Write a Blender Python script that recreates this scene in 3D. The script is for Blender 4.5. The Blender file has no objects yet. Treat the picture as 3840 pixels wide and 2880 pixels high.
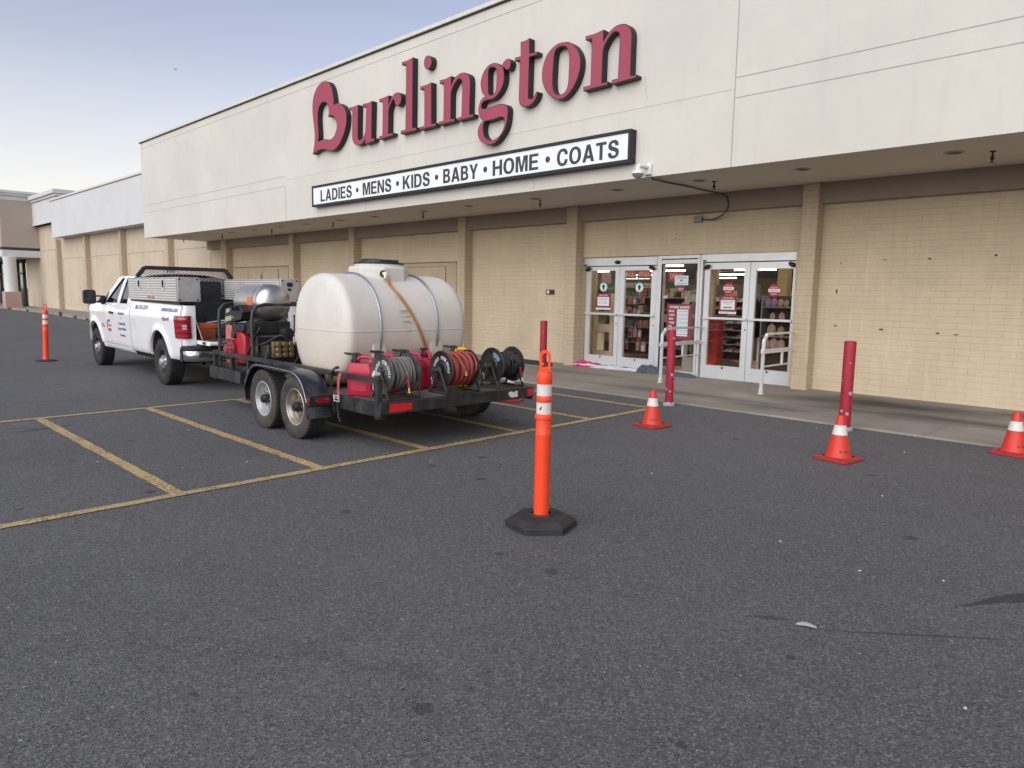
import bpy, bmesh, math, random
from mathutils import Vector, Matrix
from mathutils.geometry import tessellate_polygon
random.seed(7)
PI = math.pi
rad = math.radians
SC = bpy.context.scene
COL = SC.collection

# ------------------------------------------------------------------ node helpers
def new_mat(name):
    m = bpy.data.materials.new(name)
    m.use_nodes = True
    nt = m.node_tree
    return m, nt, nt.nodes["Principled BSDF"]

def N(nt, t, **kw):
    n = nt.nodes.new(t)
    for k, v in kw.items():
        if hasattr(n, k) and not k[0].isupper():
            setattr(n, k, v)
        else:
            n.inputs[k.replace('_', ' ')].default_value = v
    return n

def L(nt, a, b):
    nt.links.new(a, b)

def mul(nt, a, k):
    n = N(nt, 'ShaderNodeMath', operation='MULTIPLY')
    nt.links.new(a, n.inputs[0])
    n.inputs[1].default_value = k
    return n.outputs[0]

def col4(c):
    return (c[0], c[1], c[2], 1.0)

def mixc(nt, fac, a, b, mode='MIX'):
    n = nt.nodes.new('ShaderNodeMix')
    n.data_type = 'RGBA'
    n.blend_type = mode
    for s, v in ((n.inputs[0], fac), (n.inputs[6], a), (n.inputs[7], b)):
        if hasattr(v, 'links') or hasattr(v, 'is_linked'):
            nt.links.new(v, s)
        elif isinstance(v, (tuple, list)):
            s.default_value = col4(v)
        else:
            s.default_value = v
    return n.outputs[2]

def ramp(nt, src, stops):
    r = nt.nodes.new('ShaderNodeValToRGB')
    el = r.color_ramp.elements
    while len(el) < len(stops):
        el.new(0.5)
    for e, (p, c) in zip(el, stops):
        e.position = p
        e.color = col4(c) if isinstance(c, (tuple, list)) else (c, c, c, 1)
    nt.links.new(src, r.inputs[0])
    return r.outputs[0]

def coords(nt, scale=(1, 1, 1), rot=(0, 0, 0), loc=(0, 0, 0)):
    tc = nt.nodes.new('ShaderNodeTexCoord')
    mp = nt.nodes.new('ShaderNodeMapping')
    mp.inputs['Scale'].default_value = scale
    mp.inputs['Rotation'].default_value = rot
    mp.inputs['Location'].default_value = loc
    nt.links.new(tc.outputs['Object'], mp.inputs[0])
    return mp.outputs[0]

def noise(nt, vec, scale, detail=4, rough=.6, dist=0.0):
    n = nt.nodes.new('ShaderNodeTexNoise')
    n.inputs['Scale'].default_value = scale
    n.inputs['Detail'].default_value = detail
    n.inputs['Roughness'].default_value = rough
    n.inputs['Distortion'].default_value = dist
    nt.links.new(vec, n.inputs['Vector'])
    return n.outputs[0]

def bump(nt, bsdf, h, strength=.3, dist=.01):
    b = nt.nodes.new('ShaderNodeBump')
    b.inputs['Strength'].default_value = strength
    b.inputs['Distance'].default_value = dist
    nt.links.new(h, b.inputs['Height'])
    nt.links.new(b.outputs[0], bsdf.inputs['Normal'])

def M(name, c, rough=.5, metal=0., var=.12, scale=6., bmp=0., bscale=60., dirt=0., dirtc=(.12, .10, .08), dscale=3., dthr=.55, coat=0., spec=.5, streak=0.):
    """procedural paint / metal / plastic with tone variation, dirt blotches and a fine grain"""
    m, nt, b = new_mat(name)
    v = coords(nt)
    n1 = noise(nt, v, scale)
    lo = tuple(x * (1 - var) for x in c)
    hi = tuple(min(1, x * (1 + var)) for x in c)
    out = ramp(nt, n1, [(.3, lo), (.7, hi)])
    if dirt > 0:
        n2 = noise(nt, v, dscale, 8, .7)
        f = ramp(nt, n2, [(dthr - .12, 0.), (dthr + .12, dirt)])
        out = mixc(nt, f, out, dirtc)
    if streak > 0:
        v2 = coords(nt, (14, 14, 1.2))
        n3 = noise(nt, v2, 2.0, 5, .6)
        f = ramp(nt, n3, [(.55, 0.), (.8, streak)])
        out = mixc(nt, f, out, dirtc)
    L(nt, out, b.inputs['Base Color'])
    r = nt.nodes.new('ShaderNodeMapRange')
    r.inputs['To Min'].default_value = max(0.02, rough - .09)
    r.inputs['To Max'].default_value = min(1, rough + .09)
    L(nt, noise(nt, v, scale * 3), r.inputs[0])
    L(nt, r.outputs[0], b.inputs['Roughness'])
    b.inputs['Metallic'].default_value = metal
    b.inputs['Specular IOR Level'].default_value = spec
    if coat:
        b.inputs['Coat Weight'].default_value = coat
        b.inputs['Coat Roughness'].default_value = .06
    if bmp > 0:
        bump(nt, b, noise(nt, v, bscale, 6, .65), bmp, .004)
    return m

def emit(name, c, s):
    m, nt, b = new_mat(name)
    b.inputs['Base Color'].default_value = col4(c)
    b.inputs['Emission Color'].default_value = col4(c)
    b.inputs['Emission Strength'].default_value = s
    return m

def glass(name, tint=(.9, .93, .92), refl=.12, rough=.0, k=1.0):
    """thin pane: mostly see-through with a Fresnel reflection"""
    m, nt, b = new_mat(name)
    nt.nodes.remove(b)
    out = nt.nodes['Material Output']
    t = N(nt, 'ShaderNodeBsdfTransparent')
    t.inputs[0].default_value = col4(tint)
    g = N(nt, 'ShaderNodeBsdfGlossy')
    g.inputs['Roughness'].default_value = rough
    g.inputs['Color'].default_value = (1, 1, 1, 1)
    lw = N(nt, 'ShaderNodeFresnel')
    lw.inputs['IOR'].default_value = 1.5
    mr = N(nt, 'ShaderNodeMath', operation='MULTIPLY_ADD')
    L(nt, lw.outputs[0], mr.inputs[0])
    mr.inputs[1].default_value = k
    mr.inputs[2].default_value = refl
    mx = N(nt, 'ShaderNodeMixShader')
    L(nt, mr.outputs[0], mx.inputs[0])
    L(nt, t.outputs[0], mx.inputs[1])
    L(nt, g.outputs[0], mx.inputs[2])
    L(nt, mx.outputs[0], out.inputs[0])
    return m

# ------------------------------------------------------------------ mesh builder
def catmull(pts, n=6, closed=False):
    P = [Vector(p) for p in pts]
    out = []
    k = len(P)
    rng = range(k) if closed else range(k - 1)
    for i in rng:
        p1, p2 = P[i], P[(i + 1) % k]
        p0 = P[(i - 1) % k] if (closed or i > 0) else p1 * 2 - p2
        p3 = P[(i + 2) % k] if (closed or i < k - 2) else p2 * 2 - p1
        for j in range(n):
            t = j / n
            out.append(0.5 * ((2 * p1) + (p2 - p0) * t + (2 * p0 - 5 * p1 + 4 * p2 - p3) * t * t + (3 * p1 - p0 - 3 * p2 + p3) * t ** 3))
    if not closed:
        out.append(P[-1])
    return out

def outline(pts, n=5):
    """closed outline of (x, y, corner) points: smooth between corners, sharp at corners"""
    k = len(pts)
    V = [Vector((p[0], p[1])) for p in pts]
    c = [bool(p[2]) for p in pts]
    out = []
    for i in range(k):
        j = (i + 1) % k
        p1, p2 = V[i], V[j]
        if c[i] and c[j]:
            out.append(p1)
            continue
        p0 = V[i - 1] if not c[i] else p1 * 2 - p2
        p3 = V[(j + 1) % k] if not c[j] else p2 * 2 - p1
        for s in range(n):
            t = s / n
            out.append(0.5 * ((2 * p1) + (p2 - p0) * t + (2 * p0 - 5 * p1 + 4 * p2 - p3) * t * t + (3 * p1 - p0 - 3 * p2 + p3) * t ** 3))
    return out

class MB:
    def __init__(s):
        s.v = []
        s.f = []
        s.m = []
        s.X = Matrix.Identity(4)
        s.mi = 0

    def add(s, vs, fs):
        o = len(s.v)
        s.v += [tuple(s.X @ Vector(p)) for p in vs]
        s.f += [tuple(o + i for i in f) for f in fs]
        s.m += [s.mi] * len(fs)
        return s

    def box(s, x0, x1, y0, y1, z0, z1):
        vs = [(x, y, z) for x in (x0, x1) for y in (y0, y1) for z in (z0, z1)]
        return s.add(vs, [(0, 1, 3, 2), (4, 6, 7, 5), (0, 4, 5, 1), (2, 3, 7, 6), (0, 2, 6, 4), (1, 5, 7, 3)])

    def bar(s, p0, p1, w, h, up=(0, 0, 1)):
        """box beam from p0 to p1, w across, h along up"""
        p0, p1 = Vector(p0), Vector(p1)
        d = (p1 - p0).normalized()
        u = Vector(up)
        r = d.cross(u)
        if r.length < 1e-5:
            r = d.cross(Vector((1, 0, 0)))
        r.normalize()
        u = r.cross(d).normalized()
        vs = []
        for p in (p0, p1):
            for a, b in ((-1, -1), (1, -1), (1, 1), (-1, 1)):
                vs.append(p + r * a * w / 2 + u * b * h / 2)
        return s.add(vs, [(0, 3, 2, 1), (4, 5, 6, 7), (0, 1, 5, 4), (1, 2, 6, 5), (2, 3, 7, 6), (3, 0, 4, 7)])

    def cyl(s, p0, p1, r0, r1=None, seg=20, caps=True):
        r1 = r0 if r1 is None else r1
        p0, p1 = Vector(p0), Vector(p1)
        d = (p1 - p0).normalized()
        a = d.orthogonal().normalized()
        b = d.cross(a)
        vs = []
        for p, r in ((p0, r0), (p1, r1)):
            for i in range(seg):
                t = 2 * PI * i / seg
                vs.append(p + (a * math.cos(t) + b * math.sin(t)) * r)
        fs = [(i, (i + 1) % seg, seg + (i + 1) % seg, seg + i) for i in range(seg)]
        if caps:
            fs += [tuple(reversed(range(seg))), tuple(range(seg, 2 * seg))]
        return s.add(vs, fs)

    def lathe(s, prof, seg=32, o=(0, 0, 0), axis='z', a0=0., a1=2 * PI, caps=True):
        """prof = [(r, h)...] turned about an axis through o"""
        o = Vector(o)
        full = abs(a1 - a0 - 2 * PI) < 1e-6
        n = seg if full else seg + 1
        vs = []
        for r, h in prof:
            for i in range(n):
                t = a0 + (a1 - a0) * i / seg
                c, d = r * math.cos(t), r * math.sin(t)
                q = {'z': (c, d, h), 'x': (h, c, d), 'y': (d, h, c)}[axis]
                vs.append(o + Vector(q))
        fs = []
        for j in range(len(prof) - 1):
            for i in range(seg):
                k = (i + 1) % n
                fs.append((j * n + i, j * n + k, (j + 1) * n + k, (j + 1) * n + i))
        if caps and full:
            if prof[0][0] > 1e-4:
                fs.append(tuple(reversed(range(n))))
            if prof[-1][0] > 1e-4:
                fs.append(tuple((len(prof) - 1) * n + i for i in range(n)))
        return s.add(vs, fs)

    def tube(s, pts, r, seg=10, smooth=0, closed=False):
        P = catmull(pts, smooth, closed) if smooth else [Vector(p) for p in pts]
        k = len(P)
        rr = r if callable(r) else (lambda t: r)
        vs, fs = [], []
        prev = None
        for i, p in enumerate(P):
            if closed:
                d = P[(i + 1) % k] - P[i - 1]
            else:
                d = P[min(i + 1, k - 1)] - P[max(i - 1, 0)]
            d.normalize()
            if prev is None:
                a = d.orthogonal().normalized()
            else:
                a = (prev - d * prev.dot(d))
                a = a.normalized() if a.length > 1e-6 else d.orthogonal().normalized()
            prev = a
            b = d.cross(a)
            R = rr(i / max(1, k - 1))
            for j in range(seg):
                t = 2 * PI * j / seg
                vs.append(p + (a * math.cos(t) + b * math.sin(t)) * R)
        for i in range(k if closed else k - 1):
            for j in range(seg):
                q = (j + 1) % seg
                i2 = (i + 1) % k
                fs.append((i * seg + j, i * seg + q, i2 * seg + q, i2 * seg + j))
        if not closed:
            fs += [tuple(reversed(range(seg))), tuple((k - 1) * seg + j for j in range(seg))]
        return s.add(vs, fs)

    def prism(s, loops, fn, d0, d1):
        """loops: list of 2-D outlines (first outer, rest holes); fn(u, v, d) -> point"""
        loops = [[(float(p[0]), float(p[1])) for p in lp] for lp in loops]
        flat = [p for lp in loops for p in lp]
        tris = tessellate_polygon([[Vector((p[0], p[1], 0)) for p in lp] for lp in loops])
        n = len(flat)
        vs = [fn(u, v, d0) for u, v in flat] + [fn(u, v, d1) for u, v in flat]
        fs = [tuple(t) for t in tris] + [tuple(n + i for i in reversed(t)) for t in tris]
        o = 0
        for lp in loops:
            k = len(lp)
            for i in range(k):
                j = (i + 1) % k
                fs.append((o + i, o + j, n + o + j, n + o + i))
            o += k
        return s.add(vs, fs)

    def grid(s, rows, close_u=False):
        """rows: list of equal-length point rows"""
        n = len(rows[0])
        vs = [p for r in rows for p in r]
        fs = []
        for i in range(len(rows) - 1):
            for j in range(n if close_u else n - 1):
                k = (j + 1) % n
                fs.append((i * n + j, i * n + k, (i + 1) * n + k, (i + 1) * n + j))
        return s.add(vs, fs)

    def ball(s, c, rx, ry=None, rz=None, seg=18, rings=10):
        ry = ry or rx
        rz = rz or rx
        c = Vector(c)
        rows = []
        for i in range(rings + 1):
            p = -PI / 2 + PI * i / rings
            p = max(min(p, PI / 2 - 1e-3), -PI / 2 + 1e-3)
            rows.append([c + Vector((rx * math.cos(p) * math.cos(2 * PI * j / seg), ry * math.cos(p) * math.sin(2 * PI * j / seg), rz * math.sin(p))) for j in range(seg)])
        return s.grid(rows, True)

    def build(s, name, mat, parent=None, bevel=0., smooth=35, segs=2, fix=True):
        me = bpy.data.meshes.new(name)
        me.from_pydata([tuple(p) for p in s.v], [], s.f)
        mats = mat if isinstance(mat, (list, tuple)) else [mat]
        for m in mats:
            me.materials.append(m)
        if len(mats) > 1:
            me.polygons.foreach_set('material_index', s.m)
        if fix:
            bm = bmesh.new()
            bm.from_mesh(me)
            bmesh.ops.recalc_face_normals(bm, faces=bm.faces)
            bm.to_mesh(me)
            bm.free()
        if smooth:
            me.polygons.foreach_set('use_smooth', [True] * len(me.polygons))
            me.set_sharp_from_angle(angle=rad(smooth))
        me.update()
        o = bpy.data.objects.new(name, me)
        COL.objects.link(o)
        if parent is not None:
            o.parent = parent
        if bevel:
            b = o.modifiers.new('bevel', 'BEVEL')
            b.width = bevel
            b.segments = segs
            b.limit_method = 'ANGLE'
            b.angle_limit = rad(40)
        return o

def tag(o, label=None, cat=None, group=None, kind=None):
    if label: o['label'] = label
    if cat: o['category'] = cat
    if group: o['group'] = group
    if kind: o['kind'] = kind
    return o

def thing(name, label, cat, loc=(0, 0, 0), rz=0., group=None, rx=0., ry=0.):
    o = bpy.data.objects.new(name, None)
    o.empty_display_size = .2
    COL.objects.link(o)
    o.location = loc
    o.rotation_euler = (rx, ry, rz)
    return tag(o, label, cat, group)

def dup(root, loc=None, rz=None, label=None, group=None):
    def cp(o, par):
        c = o.copy()
        COL.objects.link(c)
        c.parent = par
        for ch in o.children:
            cp(ch, c)
        return c
    c = cp(root, None)
    if loc is not None: c.location = loc
    if rz is not None: c.rotation_euler.z = rz
    if label: c['label'] = label
    if group: c['group'] = group
    return c

def text_verts(s, size=1., bold=0., extrude=0., xscale=1., align='CENTER', shear=0., res=3, spacing=1.):
    """text -> (verts, faces) in the XY plane"""
    cu = bpy.data.curves.new('t', 'FONT')
    cu.body = s
    cu.size = size
    cu.align_x = align
    cu.align_y = 'CENTER'
    cu.offset = bold
    cu.extrude = extrude
    cu.shear = shear
    cu.space_character = spacing
    cu.resolution_u = res
    ob = bpy.data.objects.new('t', cu)
    COL.objects.link(ob)
    bpy.context.view_layer.update()
    me = bpy.data.meshes.new_from_object(ob.evaluated_get(bpy.context.evaluated_depsgraph_get()))
    vs = [(v.co.x * xscale, v.co.y, v.co.z) for v in me.vertices]
    fs = [tuple(p.vertices) for p in me.polygons]
    bpy.data.objects.remove(ob)
    bpy.data.curves.remove(cu)
    bpy.data.meshes.remove(me)
    return vs, fs

def text_fit(mb, s, x0, x1, z0, z1, fn, bold=0., extrude=0., shear=0., res=3):
    """write s exactly into the rectangle (x0..x1, z0..z1); fn(u, v, d) -> point"""
    vs, fs = text_verts(s, 1., bold, extrude, 1., 'LEFT', shear, res)
    ax = min(v[0] for v in vs); bx = max(v[0] for v in vs)
    ay = min(v[1] for v in vs); by = max(v[1] for v in vs)
    out = []
    for x, y, z in vs:
        out.append(fn(x0 + (x - ax) / (bx - ax) * (x1 - x0), z0 + (y - ay) / (by - ay) * (z1 - z0), z))
    mb.add(out, fs)
    return mb

def rrect(x0, x1, y0, y1, r, n=5):
    out = []
    for cx, cy, a in ((x1 - r, y1 - r, 0), (x0 + r, y1 - r, 90), (x0 + r, y0 + r, 180), (x1 - r, y0 + r, 270)):
        for i in range(n + 1):
            t = rad(a + 90 * i / n)
            out.append((cx + r * math.cos(t), cy + r * math.sin(t)))
    return out

def circ(cx, cy, r, n=28, ry=None):
    ry = ry or r
    return [(cx + r * math.cos(2 * PI * i / n), cy + ry * math.sin(2 * PI * i / n)) for i in range(n)]

# bold grotesque capitals drawn as outlines (x, y, corner) on a unit cap height
def _g(t):
    out = []
    for tok in t.split():
        c = tok.endswith('c'); x, y = tok.rstrip('c').split(',')
        out.append((float(x), float(y), c))
    return out
def _p(t): return _g(' '.join(q + 'c' for q in t.split()))
_B1 = ".21,.17c .38,.17c .47,.20 .49,.30 .47,.40 .38,.44c .21,.44c"
_B2 = ".21,.60c .36,.60c .44,.63 .46,.715 .44,.80 .36,.83c .21,.83c"
GLYPH = {
 'L': [_p("0,0 .62,0 .62,.17 .21,.17 .21,1 0,1")],
 'A': [_p("0,0 .22,0 .28,.20 .54,.20 .60,0 .82,0 .53,1 .29,1"), _p(".33,.37 .49,.37 .41,.72")],
 'D': [_g("0,0c .36,0c .60,.07 .74,.26 .77,.5 .74,.74 .60,.93 .36,1c 0,1c"), _g(".21,.17c .34,.17c .48,.23 .55,.37 .56,.5 .55,.63 .48,.77 .34,.83c .21,.83c")],
 'I': [_p("0,0 .21,0 .21,1 0,1")],
 'E': [_p("0,0 .67,0 .67,.17 .21,.17 .21,.42 .62,.42 .62,.59 .21,.59 .21,.83 .66,.83 .66,1 0,1")],
 'F': [_p("0,0 .21,0 .21,.41 .57,.41 .57,.58 .21,.58 .21,.83 .63,.83 .63,1 0,1")],
 'S': [_g("0,.31c .205,.33c .25,.20 .37,.15 .48,.18 .52,.27 .46,.35 .33,.405 .17,.46 .06,.56 .02,.70 .06,.86 .18,.97 .36,1.02 .54,.98 .66,.86 .69,.69c .485,.675c .45,.79 .36,.85 .26,.82 .23,.74 .28,.67 .42,.61 .58,.54 .69,.44 .72,.29 .67,.13 .54,.02 .36,-.02 .16,.02 .04,.13")],
 'M': [_p("0,0 .20,0 .20,.74 .37,0 .54,0 .71,.74 .71,0 .91,0 .91,1 .60,1 .455,.33 .31,1 0,1")],
 'N': [_p("0,0 .20,0 .20,.66 .54,0 .76,0 .76,1 .56,1 .56,.36 .22,1 0,1")],
 'K': [_p("0,0 .21,0 .21,.30 .32,.43 .55,0 .80,0 .46,.59 .78,1 .53,1 .21,.57 .21,1 0,1")],
 'B': [_g("0,0c .42,0c .60,.05 .69,.16 .70,.30 .65,.43 .55,.525c .63,.60 .66,.73 .62,.88 .52,.97 .38,1c 0,1c"), _g(_B1), _g(_B2)],
 'Y': [_p(".28,0 .49,0 .49,.39 .78,1 .54,1 .385,.60 .23,1 -.01,1 .28,.39")],
 'H': [_p("0,0 .21,0 .21,.42 .55,.42 .55,0 .76,0 .76,1 .55,1 .55,.6 .21,.6 .21,1 0,1")],
 'O': [_g(".42,-.02 .62,.03 .77,.17 .84,.36 .85,.5 .84,.64 .77,.83 .62,.97 .42,1.02 .22,.97 .08,.83 .01,.64 0,.5 .01,.36 .08,.17 .22,.03"), _g(".425,.155 .54,.19 .61,.32 .635,.5 .61,.68 .54,.81 .425,.845 .31,.81 .24,.68 .215,.5 .24,.32 .31,.19")],
 'C': [_g(".80,.66c .59,.64c .54,.79 .42,.85 .29,.79 .22,.64 .21,.5 .22,.36 .29,.21 .42,.15 .54,.21 .59,.37c .80,.35c .74,.13 .60,.01 .42,-.02 .22,.03 .08,.17 .01,.36 0,.5 .01,.64 .08,.83 .22,.97 .42,1.02 .60,.99 .74,.87")],
 'T': [_p(".25,0 .46,0 .46,.83 .71,.83 .71,1 0,1 0,.83 .25,.83")],
 'R': [_g("0,0c .21,0c .21,.40c .34,.40c .44,.37 .47,.24 .48,.10 .51,0c .74,0c .69,.10 .68,.27 .64,.40 .55,.475c .66,.55 .69,.71 .65,.87 .54,.97 .40,1c 0,1c"), _g(".21,.57c .37,.57c .46,.61 .48,.70 .46,.79 .37,.83c .21,.83c")],
 'U': [_g("0,1c 0,.36c .04,.14 .18,.01 .37,-.02 .56,.01 .70,.14 .74,.36c .74,1c .53,1c .53,.36c .49,.19 .37,.15 .25,.19 .21,.36c .21,1c")],
 'W': [_p(".20,0 .43,0 .535,.66 .64,0 .87,0 1.07,1 .85,1 .745,.36 .645,1 .425,1 .325,.36 .22,1 0,1")],
}
def caps(mb, s, x0, x1, z0, z1, fn, d0=0., d1=.001, gap=.10, space=.35):
    """write capitals s exactly between x0 and x1; fn(u, v, d) -> point"""
    cur, items = 0., []
    for ch in s:
        if ch == ' ':
            cur += space; continue
        lps = [outline(l, 5) for l in GLYPH[ch]]
        items.append((cur, lps)); cur += max(p[0] for p in lps[0]) + gap
    cur -= gap
    k = (x1 - x0) / cur
    for o, lps in items:
        mb.prism([[(x0 + (o + p[0]) * k, z0 + p[1] * (z1 - z0)) for p in lp] for lp in lps], fn, d0, d1)
    return mb
# ------------------------------------------------------------------ world, sun, camera
SUN_EL, SUN_AZ = rad(30), rad(166)          # direction the light comes from: azimuth from +Y towards +X
w = bpy.data.worlds.new("World")
SC.world = w
w.use_nodes = True
nt = w.node_tree
sky = nt.nodes.new('ShaderNodeTexSky')
sky.sky_type = 'NISHITA'
sky.sun_disc = False
sky.sun_elevation = SUN_EL
sky.sun_rotation = SUN_AZ
sky.altitude = 1300
sky.air_density = 1.0
sky.dust_density = 2.0
sky.ozone_density = 1.5
bg = nt.nodes['Background']
bg.inputs['Strength'].default_value = .11
hs = nt.nodes.new('ShaderNodeHueSaturation')
hs.inputs['Saturation'].default_value = .60
nt.links.new(sky.outputs[0], hs.inputs['Color'])
# thin veil of pale haze towards the horizon, the same all the way round
tcw = nt.nodes.new('ShaderNodeTexCoord')
sxw = nt.nodes.new('ShaderNodeSeparateXYZ')
nt.links.new(tcw.outputs['Generated'], sxw.inputs[0])
veil = ramp(nt, sxw.outputs[2], [(.0, .98), (.07, .88), (.16, .50), (.28, .16), (.42, .03)])
tint = mixc(nt, 1.0, hs.outputs[0], (1.0, .99, 1.09), 'MULTIPLY')
mxw = mixc(nt, veil, tint, (7.0, 6.65, 5.7))
nt.links.new(mxw, bg.inputs['Color'])

sl = bpy.data.lights.new('sun', 'SUN')
sl.energy = 2.2
sl.angle = rad(85)
sl.color = (1, .95, .90)
so = bpy.data.objects.new('sun', sl)
COL.objects.link(so)
dirv = Vector((math.sin(SUN_AZ) * math.cos(SUN_EL), math.cos(SUN_AZ) * math.cos(SUN_EL), math.sin(SUN_EL)))
so.rotation_euler = dirv.to_track_quat('Z', 'Y').to_euler()
so.location = (0, -10, 30)

cam = bpy.data.cameras.new('camera')
co = bpy.data.objects.new('camera', cam)
COL.objects.link(co)
YAW, PITCH, ROLL, FPX = rad(44.4698), rad(7.2251), rad(.954), 2664.17
F = Vector((-math.sin(YAW) * math.cos(PITCH), math.cos(YAW) * math.cos(PITCH), -math.sin(PITCH)))
R0 = Vector((math.cos(YAW), math.sin(YAW), 0))
U0 = R0.cross(F)
Rv = R0 * math.cos(ROLL) + U0 * math.sin(ROLL)
Uv = -R0 * math.sin(ROLL) + U0 * math.cos(ROLL)
mw = Matrix((Rv, Uv, -F)).transposed().to_4x4()
mw.translation = (0, 0, 1.6)
co.matrix_world = mw
cam.sensor_fit = 'HORIZONTAL'
cam.sensor_width = 36
cam.lens = 36 * FPX / 3840
cam.clip_end = 20000
cam.clip_start = .05
SC.camera = co
SC.view_settings.view_transform = 'Standard'
SC.view_settings.look = 'None'
SC.view_settings.gamma = 1
SC.view_settings.exposure = .5

# ------------------------------------------------------------------ materials of the setting
def asphalt():
    m, nt, b = new_mat('asphalt')
    v = coords(nt)
    big = noise(nt, v, .35, 5, .6)
    mid = noise(nt, v, 3., 6, .65)
    base = ramp(nt, big, [(.3, (.087, .087, .0885)), (.7, (.119, .119, .1205))])
    base = mixc(nt, ramp(nt, mid, [(.35, 0.), (.75, .45)]), base, (.072, .072, .0735))
    # aggregate
    vo = N(nt, 'ShaderNodeTexVoronoi')
    vo.inputs['Scale'].default_value = 120
    L(nt, v, vo.inputs['Vector'])
    sep = N(nt, 'ShaderNodeSeparateColor')
    L(nt, vo.outputs['Color'], sep.inputs[0])
    base = mixc(nt, ramp(nt, sep.outputs[0], [(.0, .75), (.42, 0.)]), base, (.032, .0315, .032))
    base = mixc(nt, ramp(nt, sep.outputs[1], [(.66, 0.), (.96, .7)]), base, (.22, .22, .22))
    vo2 = N(nt, 'ShaderNodeTexVoronoi')
    vo2.inputs['Scale'].default_value = 38
    L(nt, v, vo2.inputs['Vector'])
    sep2 = N(nt, 'ShaderNodeSeparateColor')
    L(nt, vo2.outputs['Color'], sep2.inputs[0])
    spot = N(nt, 'ShaderNodeMath', operation='LESS_THAN')
    L(nt, vo2.outputs['Distance'], spot.inputs[0])
    spot.inputs[1].default_value = .22
    rare = ramp(nt, sep2.outputs[0], [(.985, 0.), (.99, 1.)])
    pale = N(nt, 'ShaderNodeMath', operation='MULTIPLY')
    L(nt, spot.outputs[0], pale.inputs[0]); L(nt, rare, pale.inputs[1])
    base = mixc(nt, pale.outputs[0], base, (.36, .355, .345))
    # flattened dark gum and tar spots
    vw = N(nt, 'ShaderNodeTexVoronoi')
    vw.inputs['Scale'].default_value = 3.6
    vd = N(nt, 'ShaderNodeVectorMath', operation='ADD')
    nn = N(nt, 'ShaderNodeTexNoise'); nn.inputs['Scale'].default_value = 22.
    L(nt, v, nn.inputs['Vector'])
    sc = N(nt, 'ShaderNodeVectorMath', operation='SCALE'); sc.inputs['Scale'].default_value = .05
    L(nt, nn.outputs['Color'], sc.inputs[0])
    L(nt, v, vd.inputs[0]); L(nt, sc.outputs[0], vd.inputs[1])
    L(nt, vd.outputs[0], vw.inputs['Vector'])
    s3 = N(nt, 'ShaderNodeSeparateColor'); L(nt, vw.outputs['Color'], s3.inputs[0])
    thr = N(nt, 'ShaderNodeMath', operation='MULTIPLY_ADD')
    L(nt, s3.outputs[1], thr.inputs[0]); thr.inputs[1].default_value = .52; thr.inputs[2].default_value = -.31
    lt = N(nt, 'ShaderNodeMath', operation='LESS_THAN')
    L(nt, vw.outputs['Distance'], lt.inputs[0]); L(nt, thr.outputs[0], lt.inputs[1])
    lf = N(nt, 'ShaderNodeMath', operation='MULTIPLY'); L(nt, lt.outputs[0], lf.inputs[0]); lf.inputs[1].default_value = .55
    base = mixc(nt, lf.outputs[0], base, (.020, .020, .022))
    # hairline cracks, a few long ones
    vc = coords(nt, (.16, .16, .16))
    dc = N(nt, 'ShaderNodeVectorMath', operation='ADD')
    n4 = N(nt, 'ShaderNodeTexNoise'); n4.inputs['Scale'].default_value = 9.; n4.inputs['Detail'].default_value = 6
    L(nt, vc, n4.inputs['Vector'])
    s4 = N(nt, 'ShaderNodeVectorMath', operation='SCALE'); s4.inputs['Scale'].default_value = .14
    L(nt, n4.outputs['Color'], s4.inputs[0]); L(nt, vc, dc.inputs[0]); L(nt, s4.outputs[0], dc.inputs[1])
    v5 = N(nt, 'ShaderNodeTexVoronoi', feature='DISTANCE_TO_EDGE'); v5.inputs['Scale'].default_value = 1.
    L(nt, dc.outputs[0], v5.inputs['Vector'])
    cr = ramp(nt, v5.outputs['Distance'], [(.0, .3), (.0022, 0.)])
    gate = ramp(nt, noise(nt, v, .22, 2), [(.5, 0.), (.62, 1.)])
    cm = N(nt, 'ShaderNodeMath', operation='MULTIPLY'); L(nt, cr, cm.inputs[0]); L(nt, gate, cm.inputs[1])
    base = mixc(nt, cm.outputs[0], base, (.02, .02, .021))
    # damp / oil stains at known spots, plus two soft dark patches under the vehicles
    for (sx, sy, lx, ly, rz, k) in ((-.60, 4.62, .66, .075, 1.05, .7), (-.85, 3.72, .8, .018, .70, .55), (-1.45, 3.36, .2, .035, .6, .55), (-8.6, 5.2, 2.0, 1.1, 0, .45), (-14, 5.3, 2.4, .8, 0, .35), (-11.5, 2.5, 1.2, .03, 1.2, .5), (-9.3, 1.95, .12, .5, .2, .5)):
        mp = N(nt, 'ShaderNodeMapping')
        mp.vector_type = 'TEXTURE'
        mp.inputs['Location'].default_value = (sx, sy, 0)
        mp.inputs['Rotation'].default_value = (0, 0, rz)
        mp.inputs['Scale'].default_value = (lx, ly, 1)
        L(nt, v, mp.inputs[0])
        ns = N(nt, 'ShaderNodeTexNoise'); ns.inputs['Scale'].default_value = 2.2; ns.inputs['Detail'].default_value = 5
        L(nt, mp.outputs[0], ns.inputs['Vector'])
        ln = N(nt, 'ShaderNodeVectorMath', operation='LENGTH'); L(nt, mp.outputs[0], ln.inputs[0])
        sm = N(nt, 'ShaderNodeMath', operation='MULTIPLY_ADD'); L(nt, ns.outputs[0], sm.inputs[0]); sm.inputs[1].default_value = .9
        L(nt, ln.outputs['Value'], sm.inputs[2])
        hf = mul(nt, sm.outputs[0], .5)
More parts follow.
